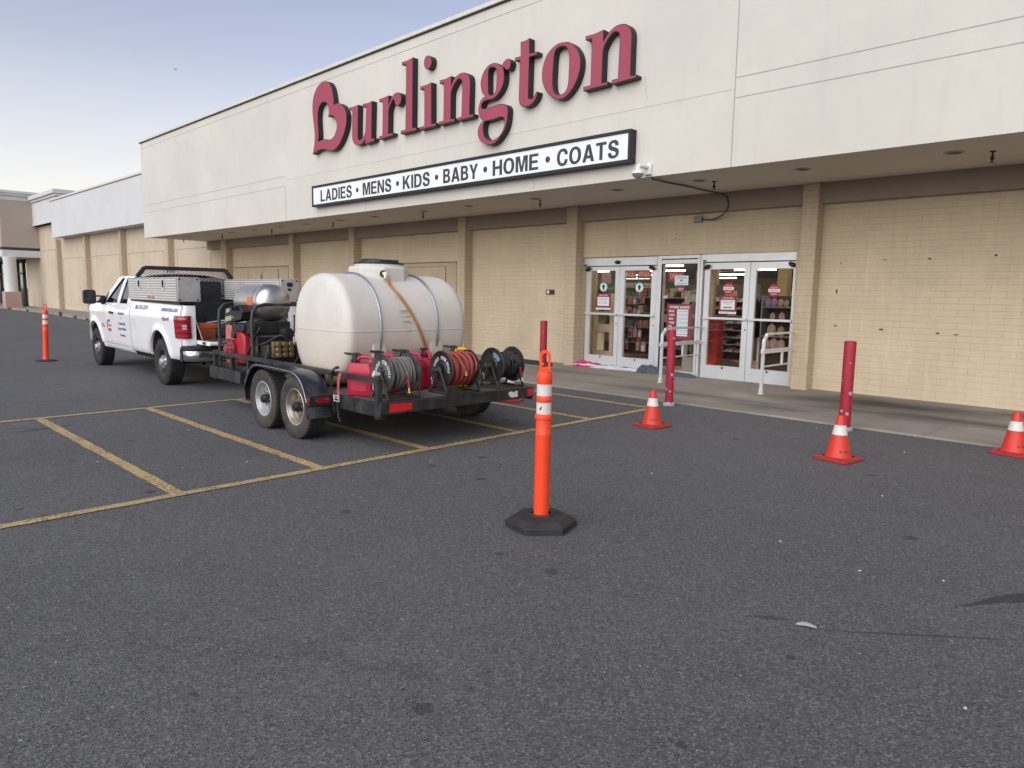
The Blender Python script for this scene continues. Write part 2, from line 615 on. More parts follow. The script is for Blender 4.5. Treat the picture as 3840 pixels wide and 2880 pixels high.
        f = ramp(nt, hf, [(.42, k), (.60, 0.)]) if k < .5 else ramp(nt, hf, [(.49, k), (.54, 0.)])
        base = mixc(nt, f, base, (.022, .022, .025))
    L(nt, base, b.inputs['Base Color'])
    b.inputs['Roughness'].default_value = .82
    b.inputs['Specular IOR Level'].default_value = .35
    ad = N(nt, 'ShaderNodeMath', operation='ADD')
    L(nt, vo.outputs['Distance'], ad.inputs[0]); L(nt, noise(nt, v, 60, 4), ad.inputs[1])
    bump(nt, b, ad.outputs[0], .55, .006)
    return m

def brick(name, c, mort, rowh=.0975, bw=.4, mk=.5):
    m, nt, b = new_mat(name)
    tc = nt.nodes.new('ShaderNodeTexCoord')
    sp = nt.nodes.new('ShaderNodeSeparateXYZ'); L(nt, tc.outputs['Object'], sp.inputs[0])
    sx = N(nt, 'ShaderNodeMath', operation='ADD'); L(nt, sp.outputs[0], sx.inputs[0]); L(nt, sp.outputs[1], sx.inputs[1])
    cb = nt.nodes.new('ShaderNodeCombineXYZ'); L(nt, sx.outputs[0], cb.inputs[0]); L(nt, sp.outputs[2], cb.inputs[1])
    def br(ms, sm):
        t = nt.nodes.new('ShaderNodeTexBrick')
        t.inputs['Scale'].default_value = 1
        t.inputs['Brick Width'].default_value = bw
        t.inputs['Row Height'].default_value = rowh
        t.inputs['Mortar Size'].default_value = ms
        t.inputs['Mortar Smooth'].default_value = sm
        t.inputs['Bias'].default_value = 0
        t.inputs['Color1'].default_value = (0, 0, 0, 1)
        t.inputs['Color2'].default_value = (1, 1, 1, 1)
        t.offset = .5
        L(nt, cb.outputs[0], t.inputs['Vector'])
        return t
    t = br(.0035, .3)
    v = tc.outputs['Object']
    n1 = noise(nt, v, .9, 6, .6)
    n2 = noise(nt, v, 9, 5, .6)
    base = ramp(nt, n1, [(.3, tuple(x * .90 for x in c)), (.7, tuple(x * 1.06 for x in c))])
    base = mixc(nt, ramp(nt, n2, [(.45, 0.), (.8, .35)]), base, tuple(x * .82 for x in c))
    base = mixc(nt, ramp(nt, t.outputs[0], [(0, 0.), (1, .14)]), base, tuple(x * .8 for x in c))
    # paint bridges some of the joints
    gate = ramp(nt, noise(nt, v, 1.7, 4), [(.38, .25), (.6, mk)])
    mm = N(nt, 'ShaderNodeMath', operation='MULTIPLY'); L(nt, t.outputs['Fac'], mm.inputs[0]); L(nt, gate, mm.inputs[1])
    base = mixc(nt, mm.outputs[0], base, mort)
    # pale washed patches and drips
    v2 = coords(nt, (3, 3, .5))
    dr = ramp(nt, noise(nt, v2, 2.2, 6, .65), [(.52, 0.), (.78, .5)])
    base = mixc(nt, dr, base, tuple(min(1, x * 1.2) for x in c))
    dk = ramp(nt, noise(nt, v, .55, 8, .7), [(.53, 0.), (.72, .38)])
    base = mixc(nt, dk, base, (c[0] * .62, c[1] * .64, c[2] * .7))
    L(nt, base, b.inputs['Base Color'])
    b.inputs['Roughness'].default_value = .78
    b.inputs['Specular IOR Level'].default_value = .3
    inv = N(nt, 'ShaderNodeMath', operation='MULTIPLY_ADD'); L(nt, t.outputs['Fac'], inv.inputs[0]); inv.inputs[1].default_value = -1.; inv.inputs[2].default_value = 1.
    ad = N(nt, 'ShaderNodeMath', operation='MULTIPLY_ADD'); L(nt, noise(nt, v, 45, 5), ad.inputs[0]); ad.inputs[1].default_value = .35; L(nt, inv.outputs[0], ad.inputs[2])
    bump(nt, b, ad.outputs[0], .35, .006)
    return m

def stucco(name, c, drip=.25):
    m, nt, b = new_mat(name)
    v = coords(nt)
    base = ramp(nt, noise(nt, v, .5, 6, .62), [(.3, tuple(x * .93 for x in c)), (.7, tuple(x * 1.05 for x in c))])
    base = mixc(nt, ramp(nt, noise(nt, v, 5, 6, .7), [(.5, 0.), (.85, .3)]), base, tuple(x * .86 for x in c))
    v2 = coords(nt, (4, 4, .35))
    base = mixc(nt, ramp(nt, noise(nt, v2, 1.6, 7, .6), [(.55, 0.), (.8, drip)]), base, tuple(x * .74 for x in c))
    L(nt, base, b.inputs['Base Color'])
    b.inputs['Roughness'].default_value = .85
    b.inputs['Specular IOR Level'].default_value = .25
    bump(nt, b, noise(nt, v, 70, 5, .7), .25, .004)
    return m

def concrete(name, c):
    m, nt, b = new_mat(name)
    v = coords(nt)
    base = ramp(nt, noise(nt, v, .8, 7, .65), [(.3, tuple(x * .70 for x in c)), (.7, tuple(x * 1.15 for x in c))])
    base = mixc(nt, ramp(nt, noise(nt, v, 30, 5, .7), [(.45, 0.), (.85, .4)]), base, tuple(x * .6 for x in c))
    # water-dark run-off below the pier and tracks along the walk
    for (sx, sy, lx, ly, k) in ((-3.5, 11.45, 2.0, 1.15, .95), (-2.4, 10.7, 2.2, .45, .7), (-6.0, 10.2, 3.5, .35, .5), (-1.2, 12.0, 1.6, .5, .85), (-9.5, 11.2, 3.0, .4, .4), (-4.4, 9.9, 1.0, .3, .5)):
        mp = N(nt, 'ShaderNodeMapping'); mp.vector_type = 'TEXTURE'
        mp.inputs['Location'].default_value = (sx, sy, 0); mp.inputs['Scale'].default_value = (lx, ly, 1)
        L(nt, v, mp.inputs[0])
        ns = N(nt, 'ShaderNodeTexNoise'); ns.inputs['Scale'].default_value = 1.6; ns.inputs['Detail'].default_value = 7
        L(nt, mp.outputs[0], ns.inputs['Vector'])
        ln = N(nt, 'ShaderNodeVectorMath', operation='LENGTH'); L(nt, mp.outputs[0], ln.inputs[0])
        sm = N(nt, 'ShaderNodeMath', operation='MULTIPLY_ADD'); L(nt, ns.outputs[0], sm.inputs[0]); sm.inputs[1].default_value = 1.3
        L(nt, ln.outputs['Value'], sm.inputs[2])
        base = mixc(nt, ramp(nt, mul(nt, sm.outputs[0], .5), [(.40, k), (.80, 0.)]), base, (.045, .043, .040))
    # slab joints
    tc = nt.nodes.new('ShaderNodeTexBrick')
    tc.offset = 0
    tc.inputs['Scale'].default_value = 1; tc.inputs['Brick Width'].default_value = 1.9; tc.inputs['Row Height'].default_value = 1.55
    tc.inputs['Mortar Size'].default_value = .005; tc.inputs['Mortar Smooth'].default_value = .2
    L(nt, coords(nt, loc=(.4, .35, 0)), tc.inputs['Vector'])
    base = mixc(nt, mul(nt, tc.outputs['Fac'], .65), base, (.05, .047, .043))
    L(nt, base, b.inputs['Base Color'])
    b.inputs['Roughness'].default_value = .85
    b.inputs['Specular IOR Level'].default_value = .3
    bump(nt, b, noise(nt, v, 90, 5, .7), .3, .003)
    return m

def mul(nt, a, k):
    n = N(nt, 'ShaderNodeMath', operation='MULTIPLY')
    L(nt, a, n.inputs[0])
    n.inputs[1].default_value = k
    return n.outputs[0]

def line_paint():
    m, nt, b = new_mat('worn_yellow_paint')
    v = coords(nt)
    base = ramp(nt, noise(nt, v, 6, 6, .6), [(.3, (.45, .315, .12)), (.7, (.53, .39, .175))])
    vo = N(nt, 'ShaderNodeTexVoronoi'); vo.inputs['Scale'].default_value = 70; L(nt, v, vo.inputs['Vector'])
    s = N(nt, 'ShaderNodeSeparateColor'); L(nt, vo.outputs['Color'], s.inputs[0])
    w1 = ramp(nt, s.outputs[0], [(.48, 0.), (.75, .9)])
    w2 = ramp(nt, noise(nt, v, 2.1, 6, .65), [(.34, .25), (.60, .95)])
    mm = N(nt, 'ShaderNodeMath', operation='MULTIPLY'); L(nt, w1, mm.inputs[0]); L(nt, w2, mm.inputs[1])
    base = mixc(nt, mm.outputs[0], base, (.075, .073, .07))
    base = mixc(nt, ramp(nt, noise(nt, v, 11, 5, .7), [(.66, 0.), (.72, .8)]), base, (.07, .068, .066))
    L(nt, base, b.inputs['Base Color'])
    b.inputs['Roughness'].default_value = .8
    bump(nt, b, vo.outputs['Distance'], .4, .004)
    return m

m_asphalt = asphalt()
m_brick = brick('painted_brick', (.59, .49, .345), (.25, .185, .115))
m_brick_far = brick('painted_brick_smooth', (.54, .46, .35), (.36, .30, .21), mk=.25)
m_fascia = stucco('cream_stucco', (.60, .58, .52), .26)
m_fascia_white = stucco('white_panel', (.58, .585, .585), .08)
m_taupe = stucco('taupe_stucco', (.40, .345, .295), .05)
m_taupe_front = stucco('rose_stucco', (.40, .295, .24), .05)
m_soffit = stucco('soffit_stucco', (.62, .56, .48), .1)
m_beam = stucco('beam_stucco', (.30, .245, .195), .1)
m_pil = brick('pilaster_brick', (.50, .41, .29), (.20, .15, .10), mk=.8)
m_coping = M('coping_metal', (.62, .60, .56), .5, .0, .08)
m_coping_dark = M('coping_shadow_gap', (.035, .03, .03), .7)
m_groove = M('stucco_groove', (.36, .34, .305), .9)
m_conc = concrete('walk_concrete', (.28, .255, .215))
m_kerb = concrete('kerb_concrete', (.30, .27, .22))
m_paint = line_paint()

# ------------------------------------------------------------------ ground
g = MB()
# fine near the camera, coarse to the horizon
g.add([(-600, -600, 0), (600, -600, 0), (600, 600, 0), (-600, 600, 0)], [(0, 1, 2, 3)])
tag(g.build('asphalt_ground', m_asphalt, smooth=0, fix=False), kind='structure')

# pavement along the shop front: flush ramp near the doors, raised kerb further left
edge = [(-75, 10.9), (-60, 10.55), (-48, 10.65), (-39.5, 10.2), (-28, 9.85), (-16, 9.6), (-11, 9.38), (-8, 9.3), (-3, 9.27), (8, 9.22), (30, 9.15)]
def walk_z(x):
    return .14 if x < -30 else (.14 - (x + 30) / 16 * .115 if x < -14 else .025)
rows_e = []
k = MB()
xs = []
for i in range(len(edge) - 1):
    for j in range(8):
        t = j / 8
        xs.append((edge[i][0] + (edge[i + 1][0] - edge[i][0]) * t, edge[i][1] + (edge[i + 1][1] - edge[i][1]) * t))
xs.append(edge[-1])
rows = []
for x, y in xs:
    y += random.uniform(-.012, .012)
    z = walk_z(x)
    rows.append([(x, y, -.05), (x, y + .004, z - .012), (x, y + .02, z), (x, y + .16, z + .002), (x, 12.9, z + .004)])
k.grid(rows)
tag(k.build('pavement', m_conc, smooth=30), kind='structure')

# painted bay lines, one sheet 4 mm above the asphalt
p = MB()
def line(x0, y0, x1, y1, wd=.10, z=.004):
    d = Vector((x1 - x0, y1 - y0)); ln = d.length; d.normalize(); nrm = Vector((-d.y, d.x))
    n = max(2, int(ln / .12))
    rws = []
    for i in range(n + 1):
        q = Vector((x0, y0)) + d * ln * i / n
        a, b_ = wd / 2 + random.uniform(-.006, .006), wd / 2 + random.uniform(-.006, .006)
        rws.append([(q.x + nrm.x * a, q.y + nrm.y * a, z), (q.x - nrm.x * b_, q.y - nrm.y * b_, z)])
    p.grid(rws)
for y in (2.041, 3.288, 4.516, 5.889, 7.216, 8.631):
    line(-10.02, y, -5.66, y, .105, .004)
line(-10.062, -1.5, -10.062, 8.69, .10, .006)
line(-5.623, -1.5, -5.623, 8.69, .10, .006)
line(-10.02, .79, -5.66, .79, .105, .004)
line(-10.02, -.45, -5.66, -.45, .105, .004)
tag(p.build('parking_marking', m_paint, smooth=0, fix=False), kind='structure')
LET={'b':[[(-16.985,5.083,1),(-16.908,5.265,0),(-16.871,5.467,0),(-16.88,5.696,0),(-16.925,5.929,0),(-16.958,6.16,0),(-16.929,6.401,0),(-16.84,6.57,0),(-16.694,6.695,0),(-16.511,6.762,0),(-16.313,6.761,0),(-16.159,6.71,0),(-16.039,6.586,0),(-15.968,6.415,0),(-15.934,6.252,0),(-15.933,6.138,1),(-15.792,6.153,0),(-15.643,6.115,0),(-15.497,6.022,0),(-15.39,5.869,0),(-15.372,5.712,0),(-15.417,5.524,0),(-15.532,5.345,0),(-15.705,5.171,0),(-15.898,5.076,0),(-16.111,5.066,0),(-16.325,5.113,0),(-16.524,5.154,0),(-16.727,5.139,0),(-16.893,5.101,0)],[(-16.699,5.368,1),(-16.666,5.481,0),(-16.676,5.687,0),(-16.693,5.893,0),(-16.675,6.074,0),(-16.61,6.205,0),(-16.487,6.276,0),(-16.348,6.271,0),(-16.244,6.215,0),(-16.185,6.116,0),(-16.173,5.994,0),(-16.215,5.895,1),(-16.086,5.905,0),(-15.971,5.873,0),(-15.878,5.779,0),(-15.824,5.662,0),(-15.839,5.546,0),(-15.927,5.419,0),(-16.044,5.355,0),(-16.169,5.344,0),(-16.436,5.384,0)]],'u':[[(-15.25,5.957,1),(-15.046,5.952,0),(-14.869,5.962,1),(-14.9,5.258,1),(-14.884,5.188,0),(-14.814,5.15,0),(-14.709,5.184,0),(-14.62,5.266,0),(-14.592,5.328,1),(-14.542,5.856,1),(-14.69,5.871,1),(-14.688,5.946,1),(-14.473,5.937,0),(-14.304,5.952,1),(-14.34,5.124,1),(-14.215,5.117,1),(-14.223,5.049,1),(-14.597,5.026,1),(-14.595,5.13,1),(-14.693,5.068,0),(-14.834,5.038,0),(-14.957,5.054,0),(-15.081,5.118,0),(-15.143,5.233,0),(-15.148,5.35,1),(-15.13,5.857,1),(-15.244,5.89,1)]],'r':[[(-14.023,5.944,1),(-13.845,5.946,0),(-13.654,5.961,1),(-13.662,5.762,1),(-13.544,5.906,0),(-13.434,5.959,0),(-13.311,5.963,0),(-13.22,5.921,0),(-13.184,5.835,0),(-13.205,5.742,0),(-13.267,5.691,0),(-13.344,5.677,0),(-13.405,5.714,0),(-13.442,5.791,0),(-13.457,5.838,1),(-13.513,5.83,0),(-13.576,5.769,0),(-13.64,5.681,0),(-13.663,5.576,0),(-13.677,5.144,1),(-13.503,5.134,1),(-13.503,5.074,1),(-14.05,5.057,1),(-14.056,5.123,1),(-13.912,5.131,1),(-13.885,5.857,1),(-14.024,5.88,1)]],'l':[[(-13.171,6.566,1),(-12.964,6.567,0),(-12.771,6.586,1),(-12.795,5.134,1),(-12.645,5.127,1),(-12.652,5.067,1),(-13.217,5.06,1),(-13.217,5.131,1),(-13.046,5.136,1),(-13.014,6.489,1),(-13.172,6.505,1)]],'i':[[(-12.525,5.942,1),(-12.333,5.94,0),(-12.144,5.958,1),(-12.141,5.124,1),(-11.992,5.12,1),(-11.995,5.059,1),(-12.55,5.052,1),(-12.546,5.112,1),(-12.387,5.12,1),(-12.384,5.871,1),(-12.525,5.876,1)]],'dot':[[(-12.273,6.519,0),(-12.192,6.487,0),(-12.141,6.415,0),(-12.141,6.337,0),(-12.181,6.272,0),(-12.252,6.24,0),(-12.313,6.252,0),(-12.379,6.311,0),(-12.401,6.39,0),(-12.385,6.46,0),(-12.338,6.511,0)]],'n':[[(-11.881,5.947,1),(-11.696,5.942,0),(-11.514,5.963,1),(-11.513,5.78,1),(-11.438,5.875,0),(-11.317,5.946,0),(-11.169,5.961,0),(-11.05,5.929,0),(-10.968,5.862,0),(-10.934,5.757,0),(-10.933,5.665,1),(-10.949,5.122,1),(-10.826,5.116,1),(-10.831,5.059,1),(-11.322,5.055,1),(-11.323,5.115,1),(-11.196,5.123,1),(-11.176,5.732,1),(-11.186,5.804,0),(-11.223,5.846,0),(-11.279,5.859,0),(-11.353,5.83,0),(-11.437,5.757,0),(-11.502,5.662,0),(-11.516,5.569,1),(-11.52,5.127,1),(-11.393,5.12,1),(-11.396,5.061,1),(-11.91,5.059,1),(-11.91,5.126,1),(-11.758,5.128,1),(-11.744,5.867,1),(-11.877,5.876,1)]],'g':[[(-10.061,5.864,1),(-10.135,5.918,0),(-10.252,5.956,0),(-10.39,5.956,0),(-10.508,5.895,0),(-10.593,5.797,0),(-10.635,5.676,0),(-10.627,5.574,0),(-10.588,5.481,0),(-10.499,5.386,1),(-10.586,5.365,0),(-10.652,5.304,0),(-10.688,5.208,0),(-10.687,5.121,0),(-10.647,5.027,0),(-10.557,4.941,1),(-10.634,4.894,0),(-10.689,4.822,0),(-10.705,4.744,0),(-10.686,4.653,0),(-10.606,4.562,0),(-10.473,4.493,0),(-10.341,4.461,0),(-10.191,4.485,0),(-10.066,4.568,0),(-9.963,4.667,0),(-9.893,4.798,0),(-9.866,4.962,0),(-9.868,5.06,0),(-9.911,5.13,0),(-10.015,5.172,0),(-10.162,5.182,0),(-10.333,5.172,0),(-10.458,5.168,0),(-10.55,5.169,0),(-10.595,5.2,0),(-10.591,5.25,0),(-10.541,5.293,0),(-10.443,5.309,0),(-10.314,5.304,0),(-10.208,5.328,0),(-10.104,5.395,0),(-10.022,5.492,0),(-9.979,5.609,0),(-9.986,5.736,0),(-10.013,5.828,1),(-9.977,5.81,0),(-9.946,5.776,0),(-9.894,5.759,0),(-9.834,5.782,0),(-9.805,5.837,0),(-9.81,5.9,0),(-9.858,5.951,0),(-9.929,5.959,0),(-10.0,5.926,0)],[(-10.357,5.896,0),(-10.282,5.882,0),(-10.218,5.851,0),(-10.191,5.79,0),(-10.192,5.608,0),(-10.206,5.469,0),(-10.252,5.4,0),(-10.326,5.384,0),(-10.384,5.409,0),(-10.409,5.477,0),(-10.415,5.678,0),(-10.41,5.847,0)],[(-10.513,4.92,1),(-10.285,4.921,0),(-10.052,4.935,0),(-9.979,4.903,0),(-9.957,4.85,0),(-9.965,4.767,0),(-10.026,4.662,0),(-10.129,4.577,0),(-10.257,4.544,0),(-10.343,4.545,0),(-10.442,4.591,0),(-10.52,4.674,0),(-10.544,4.779,0),(-10.534,4.872,0)]],'t':[[(-9.568,6.184,1),(-9.495,6.181,0),(-9.418,6.185,0),(-9.341,6.201,1),(-9.334,5.938,1),(-9.138,5.927,1),(-9.138,5.87,1),(-9.336,5.872,1),(-9.344,5.219,0),(-9.329,5.162,0),(-9.283,5.134,0),(-9.226,5.151,0),(-9.18,5.197,0),(-9.158,5.243,1),(-9.111,5.229,1),(-9.126,5.161,0),(-9.186,5.084,0),(-9.271,5.031,0),(-9.377,5.014,0),(-9.486,5.032,0),(-9.556,5.085,0),(-9.588,5.18,0),(-9.588,5.33,1),(-9.576,5.868,1),(-9.705,5.875,1),(-9.706,5.94,1),(-9.563,5.933,1)]],'o':[[(-8.495,5.946,0),(-8.396,5.92,0),(-8.29,5.852,0),(-8.197,5.746,0),(-8.142,5.631,0),(-8.128,5.516,0),(-8.146,5.388,0),(-8.205,5.247,0),(-8.303,5.122,0),(-8.431,5.03,0),(-8.563,5.004,0),(-8.685,5.03,0),(-8.81,5.105,0),(-8.924,5.224,0),(-8.998,5.367,0),(-9.019,5.509,0),(-8.999,5.654,0),(-8.927,5.796,0),(-8.807,5.897,0),(-8.661,5.952,0)],[(-8.552,5.885,0),(-8.486,5.868,0),(-8.432,5.816,0),(-8.4,5.733,0),(-8.387,5.588,0),(-8.392,5.417,0),(-8.399,5.255,0),(-8.435,5.146,0),(-8.512,5.092,0),(-8.606,5.089,0),(-8.688,5.128,0),(-8.738,5.211,0),(-8.755,5.351,0),(-8.749,5.545,0),(-8.737,5.737,0),(-8.711,5.838,0),(-8.645,5.882,0)]],'n2':[[(-8.041,5.936,1),(-7.843,5.932,0),(-7.658,5.954,1),(-7.652,5.767,1),(-7.599,5.835,0),(-7.52,5.902,0),(-7.405,5.952,0),(-7.279,5.953,0),(-7.187,5.922,0),(-7.116,5.848,0),(-7.084,5.753,0),(-7.083,5.603,1),(-7.083,5.118,1),(-6.966,5.11,1),(-6.964,5.063,1),(-7.46,5.048,1),(-7.463,5.119,1),(-7.335,5.122,1),(-7.321,5.745,1),(-7.336,5.811,0),(-7.378,5.85,0),(-7.436,5.861,0),(-7.505,5.827,0),(-7.584,5.75,0),(-7.64,5.663,0),(-7.656,5.566,1),(-7.659,5.112,1),(-7.54,5.111,1),(-7.537,5.058,1),(-8.055,5.049,1),(-8.058,5.116,1),(-7.904,5.121,1),(-7.902,5.863,1),(-8.038,5.87,1)]]}
# ------------------------------------------------------------------ the shop building
shop = thing('shop_building', 'long cream and tan store with deep overhanging canopy wall above brick front', 'building', (-15, 12.54, 0))
def W(mb):                       # world coordinates inside a thing placed at (-15, 12.54, 0)
    mb.X = Matrix.Translation((15, -12.54, 0)); return mb
def B(name, mat, *boxes, parent=shop, bevel=0., **kw):
    mb = W(MB())
    for b in boxes: mb.box(*b)
    return mb.build(name, mat, parent, bevel, **kw)
B('brick_wall', m_brick, (-29.9, -10.15, 12.54, 12.8, -.1, 3.6), (-5.35, 16, 12.54, 12.8, -.1, 3.6), (-10.15, -5.35, 12.54, 12.8, 2.425, 3.6))
B('canopy_wall', m_fascia, (-29.9, 16, 9.96, 13.2, 3.56, 7.05), (-29.9, 16, 9.96, 10.07, 3.515, 3.56))
sf = B('soffit', m_soffit, (-29.897, 16, 10.07, 12.6, 3.535, 3.556))
for x in (-27.893, -26.103, -24.331, -22.633, -20.849, -19.257, -17.43, -15.79, -13.75, -12.13, -10.11, -8.07, -6.377, -4.642, -2.647, -.9):
    mb = W(MB()); mb.lathe([(.105, 3.535), (.125, 3.529), (.128, 3.523), (.11, 3.521), (.095, 3.53)], 24, (x, 10.9, 0))
    o = mb.build('recessed_light', m_soffit, sf)
    mb = W(MB()); mb.cyl((x, 10.9, 3.534), (x, 10.9, 3.528), .092, seg=20); mb.build('light_lens', m_coping_dark, o)
for x in (-29.02, -25.5, -21.8, -18.14, -14.05, -10.17, -6.215, -2.256):
    mb = W(MB())
    mb.lathe([(.004, 3.536), (.035, 3.534), (.035, 3.524), (.013, 3.52), (.013, 3.47), (.024, 3.462), (.024, 3.43), (.010, 3.425), (.008, 3.40), (.026, 3.396), (.028, 3.39), (.004, 3.388)], 12, (x, 11.1, 0))
    mb.build('sprinkler_head', m_coping_dark, sf)
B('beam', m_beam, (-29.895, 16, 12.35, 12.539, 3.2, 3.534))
for x0, x1 in ((-5.19, -4.92), (-10.43, -10.14), (-14.09, -13.82), (-19.19, -18.91), (-22.91, -22.62), (-28.38, -27.92), (-1.5, -1.23), (3.7, 3.97), (7.4, 7.7)):
    B('pilaster', m_pil, (x0, x1, 12.27, 12.543, -.08, 3.535), bevel=.006)
# coping on the canopy wall: dark shadow gap below a pale metal cap
B('coping', m_coping, (-29.96, 16, 9.90, 13.25, 7.07, 7.155), bevel=.012)
B('coping_gap', m_coping_dark, (-29.93, 16, 9.925, 13.2, 7.051, 7.069))
# control joints
gb = W(MB())
gb.box(-29.9, 16, 9.957, 9.99, 6.845, 6.857)
for z in (4.72, 4.452):
    gb.box(-29.9, -18.69, 9.957, 9.99, z, z + .010)
for z in (4.77, 4.488):
    gb.box(-5.31, 16, 9.957, 9.99, z, z + .012)
gb.box(-5.325, -5.31, 9.9565, 9.99, 3.52, 6.84)
gb.box(-18.70, -18.685, 9.9565, 9.99, 3.52, 4.46)
gb.build('control_joint', m_groove, shop, smooth=0)
# faint patched joints, and a thin crack or two
pb = W(MB())
pb.box(-18.68, -5.33, 9.9578, 9.99, 4.615, 4.622)
for pts in ([(-6.9, 5.1), (-6.86, 4.93), (-6.88, 4.86), (-6.83, 4.74)], [(-3.1, 6.4), (-2.7, 6.48), (-2.35, 6.42), (-2.1, 6.55), (-1.7, 6.62)], [(-9.3, 3.72), (-9.28, 3.62), (-9.33, 3.56)], [(-14.8, 3.76), (-14.82, 3.64), (-14.79, 3.53)]):
    for a, b_ in zip(pts, pts[1:]):
        pb.bar((a[0], 9.9585, a[1]), (b_[0], 9.9585, b_[1]), .006, .006)
pb.build('surface_crack', M('faint_crack', (.42, .39, .35), .9), shop, smooth=0)
# blocked-up doorways painted over: raised frames in the brick
m_blk = M('painted_block_panel', (.47, .385, .265), .8, var=.08, scale=2, bmp=.15, dirt=.2, dirtc=(.30, .24, .17), dscale=1.2)
B('blocked_doorway', m_blk, (-19.9 + 2.95, -14.43, 12.515, 12.545, .05, 2.40), (-16.75, -14.85, 12.50, 12.517, .05, 2.30))
dj = W(MB())
dj.box(-16.96, -14.40, 12.508, 12.52, 2.405, 2.425)
for x in (-16.76, -14.85): dj.box(x, x + .012, 12.497, 12.505, .05, 2.3)
dj.box(-16.76, -14.84, 12.497, 12.505, 2.295, 2.307)
dj.build('doorway_joint', M('joint_shadow', (.16, .12, .08), .9), shop, smooth=0)
B('steel_door', m_blk, (-27.78, -23.45, 12.515, 12.545, .05, 2.43), (-26.55, -25.36, 12.50, 12.517, .05, 2.36), (-25.34, -24.15, 12.50, 12.517, .05, 2.36))
dj = W(MB())
dj.box(-27.8, -23.4, 12.508, 12.52, 2.44, 2.46)
for x in (-26.55, -25.355, -24.15): dj.box(x, x + .015, 12.496, 12.503, .05, 2.36)
dj.box(-25.46, -25.40, 12.485, 12.5, 1.95, 2.16)
dj.build('doorway_joint', M('joint_shadow', (.16, .12, .08), .9), shop, smooth=0)
# spalled chips where signs were once fixed to the brick
random.seed(3)
m_chip = M('bare_block', (.07, .065, .06), .9, var=.4)
for x, z, wd, ht in ((-4.62, 1.73, .03, .10), (-4.6, 1.15, .09, .025), (-3.87, 1.12, .09, .035), (-3.05, 1.10, .06, .03), (-2.8, 1.09, .09, .02), (-3.9, 2.25, .07, .02), (-3.25, 2.25, .05, .03), (-2.38, 2.28, .05, .04), (-4.58, 2.2, .02, .03), (-8.1, 2.74, .02, .02), (-8.02, 2.71, .02, .02), (-7.8, 2.75, .025, .02), (-7.72, 2.72, .02, .02), (-15.5, 2.95, .02, .02), (-15.2, 2.96, .02, .02)):
    n = random.randint(6, 9)
    poly = [(x + wd / 2 * math.cos(2 * PI * i / n) * random.uniform(.6, 1.15), z + ht / 2 * math.sin(2 * PI * i / n) * random.uniform(.6, 1.15)) for i in range(n)]
    ch = W(MB()); ch.prism([poly], lambda u, v, d: (u, d, v), 12.5385, 12.55); ch.build('wall_chip', m_chip, shop, smooth=0)

# ------------------------------------------------------------------ store sign: ten raised letters and the dot of the i
sign = thing('letter_sign', 'large raised maroon letters with black edges spelling the store name on the upper wall', 'sign', (-12, 9.95, 5.05))
m_red_face = M('sign_face', (.33, .070, .105), .6, var=.05, scale=.8, spec=.2)
m_black_edge = M('sign_return', (.008, .010, .013), .5, var=.2)
def SX(mb):
    mb.X = Matrix.Translation((12, -9.95, -5.05)); return mb
for k in ('b', 'u', 'r', 'l', 'i', 'dot', 'n', 'g', 't', 'o', 'n2'):
    loops = [outline(lp, 5) for lp in LET[k]]
    mb = SX(MB()); mb.prism(loops, lambda u, v, d: (u, d, v), 9.823, 9.965)
    o = mb.build('letter', m_black_edge, sign, smooth=30)
    # the acrylic face sits a little inside the black edge
    mb = SX(MB())
    def inset(lp, dd):
        q = []
        k_ = len(lp)
        ar = sum(lp[i][0] * lp[(i + 1) % k_][1] - lp[(i + 1) % k_][0] * lp[i][1] for i in range(k_))
        sgn = 1 if ar > 0 else -1
        for i in range(k_):
            a, b_, c_ = Vector(lp[i - 1]), Vector(lp[i]), Vector(lp[(i + 1) % k_])
            d1, d2 = (b_ - a), (c_ - b_)
            if d1.length < 1e-6 or d2.length < 1e-6:
                q.append(tuple(b_)); continue
            d1.normalize(); d2.normalize()
            n_ = Vector((-d1.y, d1.x)) + Vector((-d2.y, d2.x))
            if n_.length < 1e-3: n_ = Vector((-d1.y, d1.x))
            n_.normalize()
            cs = max(.5, n_.dot(Vector((-d1.y, d1.x))))
            q.append(tuple(b_ + n_ * sgn * dd / cs))
        return q
    lps = [inset(loops[0], .012)] + [inset(h, -.012) for h in loops[1:]]
    mb.prism(lps, lambda u, v, d: (u, d, v), 9.818, 9.824)
    mb.build('letter_face', m_red_face, o, smooth=0)

# ------------------------------------------------------------------ department sign box
box = thing('department_sign', 'long white sign box in a black frame listing departments in dark capitals', 'sign', (-12, 9.95, 4.02))
def SB(mb):
    mb.X = Matrix.Translation((12, -9.95, -4.02)); return mb
X0, X1, Z0, Z1 = -17.03, -7.02, 3.755, 4.285
mb = SB(MB())
mb.box(X0 + .055, X1 - .055, 9.83, 9.962, Z0 + .05, Z1 - .05)
for a in ((X0, X1, 9.80, 9.962, Z0, Z0 + .055), (X0, X1, 9.80, 9.962, Z1 - .055, Z1), (X0, X0 + .055, 9.802, 9.962, Z0 + .056, Z1 - .056), (X1 - .055, X1, 9.802, 9.962, Z0 + .056, Z1 - .056)):
    mb.box(*a)
mb.build('sign_frame', m_black_edge, box, .004)
m_signwhite = M('sign_panel_white', (.80, .84, .84), .4, var=.03, scale=.7, dirt=.08, dirtc=(.45, .47, .44), dscale=.8)
mb = SB(MB()); mb.box(X0 + .056, X1 - .056, 9.818, 9.829, Z0 + .056, Z1 - .056)
mb.build('sign_panel', m_signwhite, box)
m_ink = M('sign_ink', (.035, .04, .042), .5)
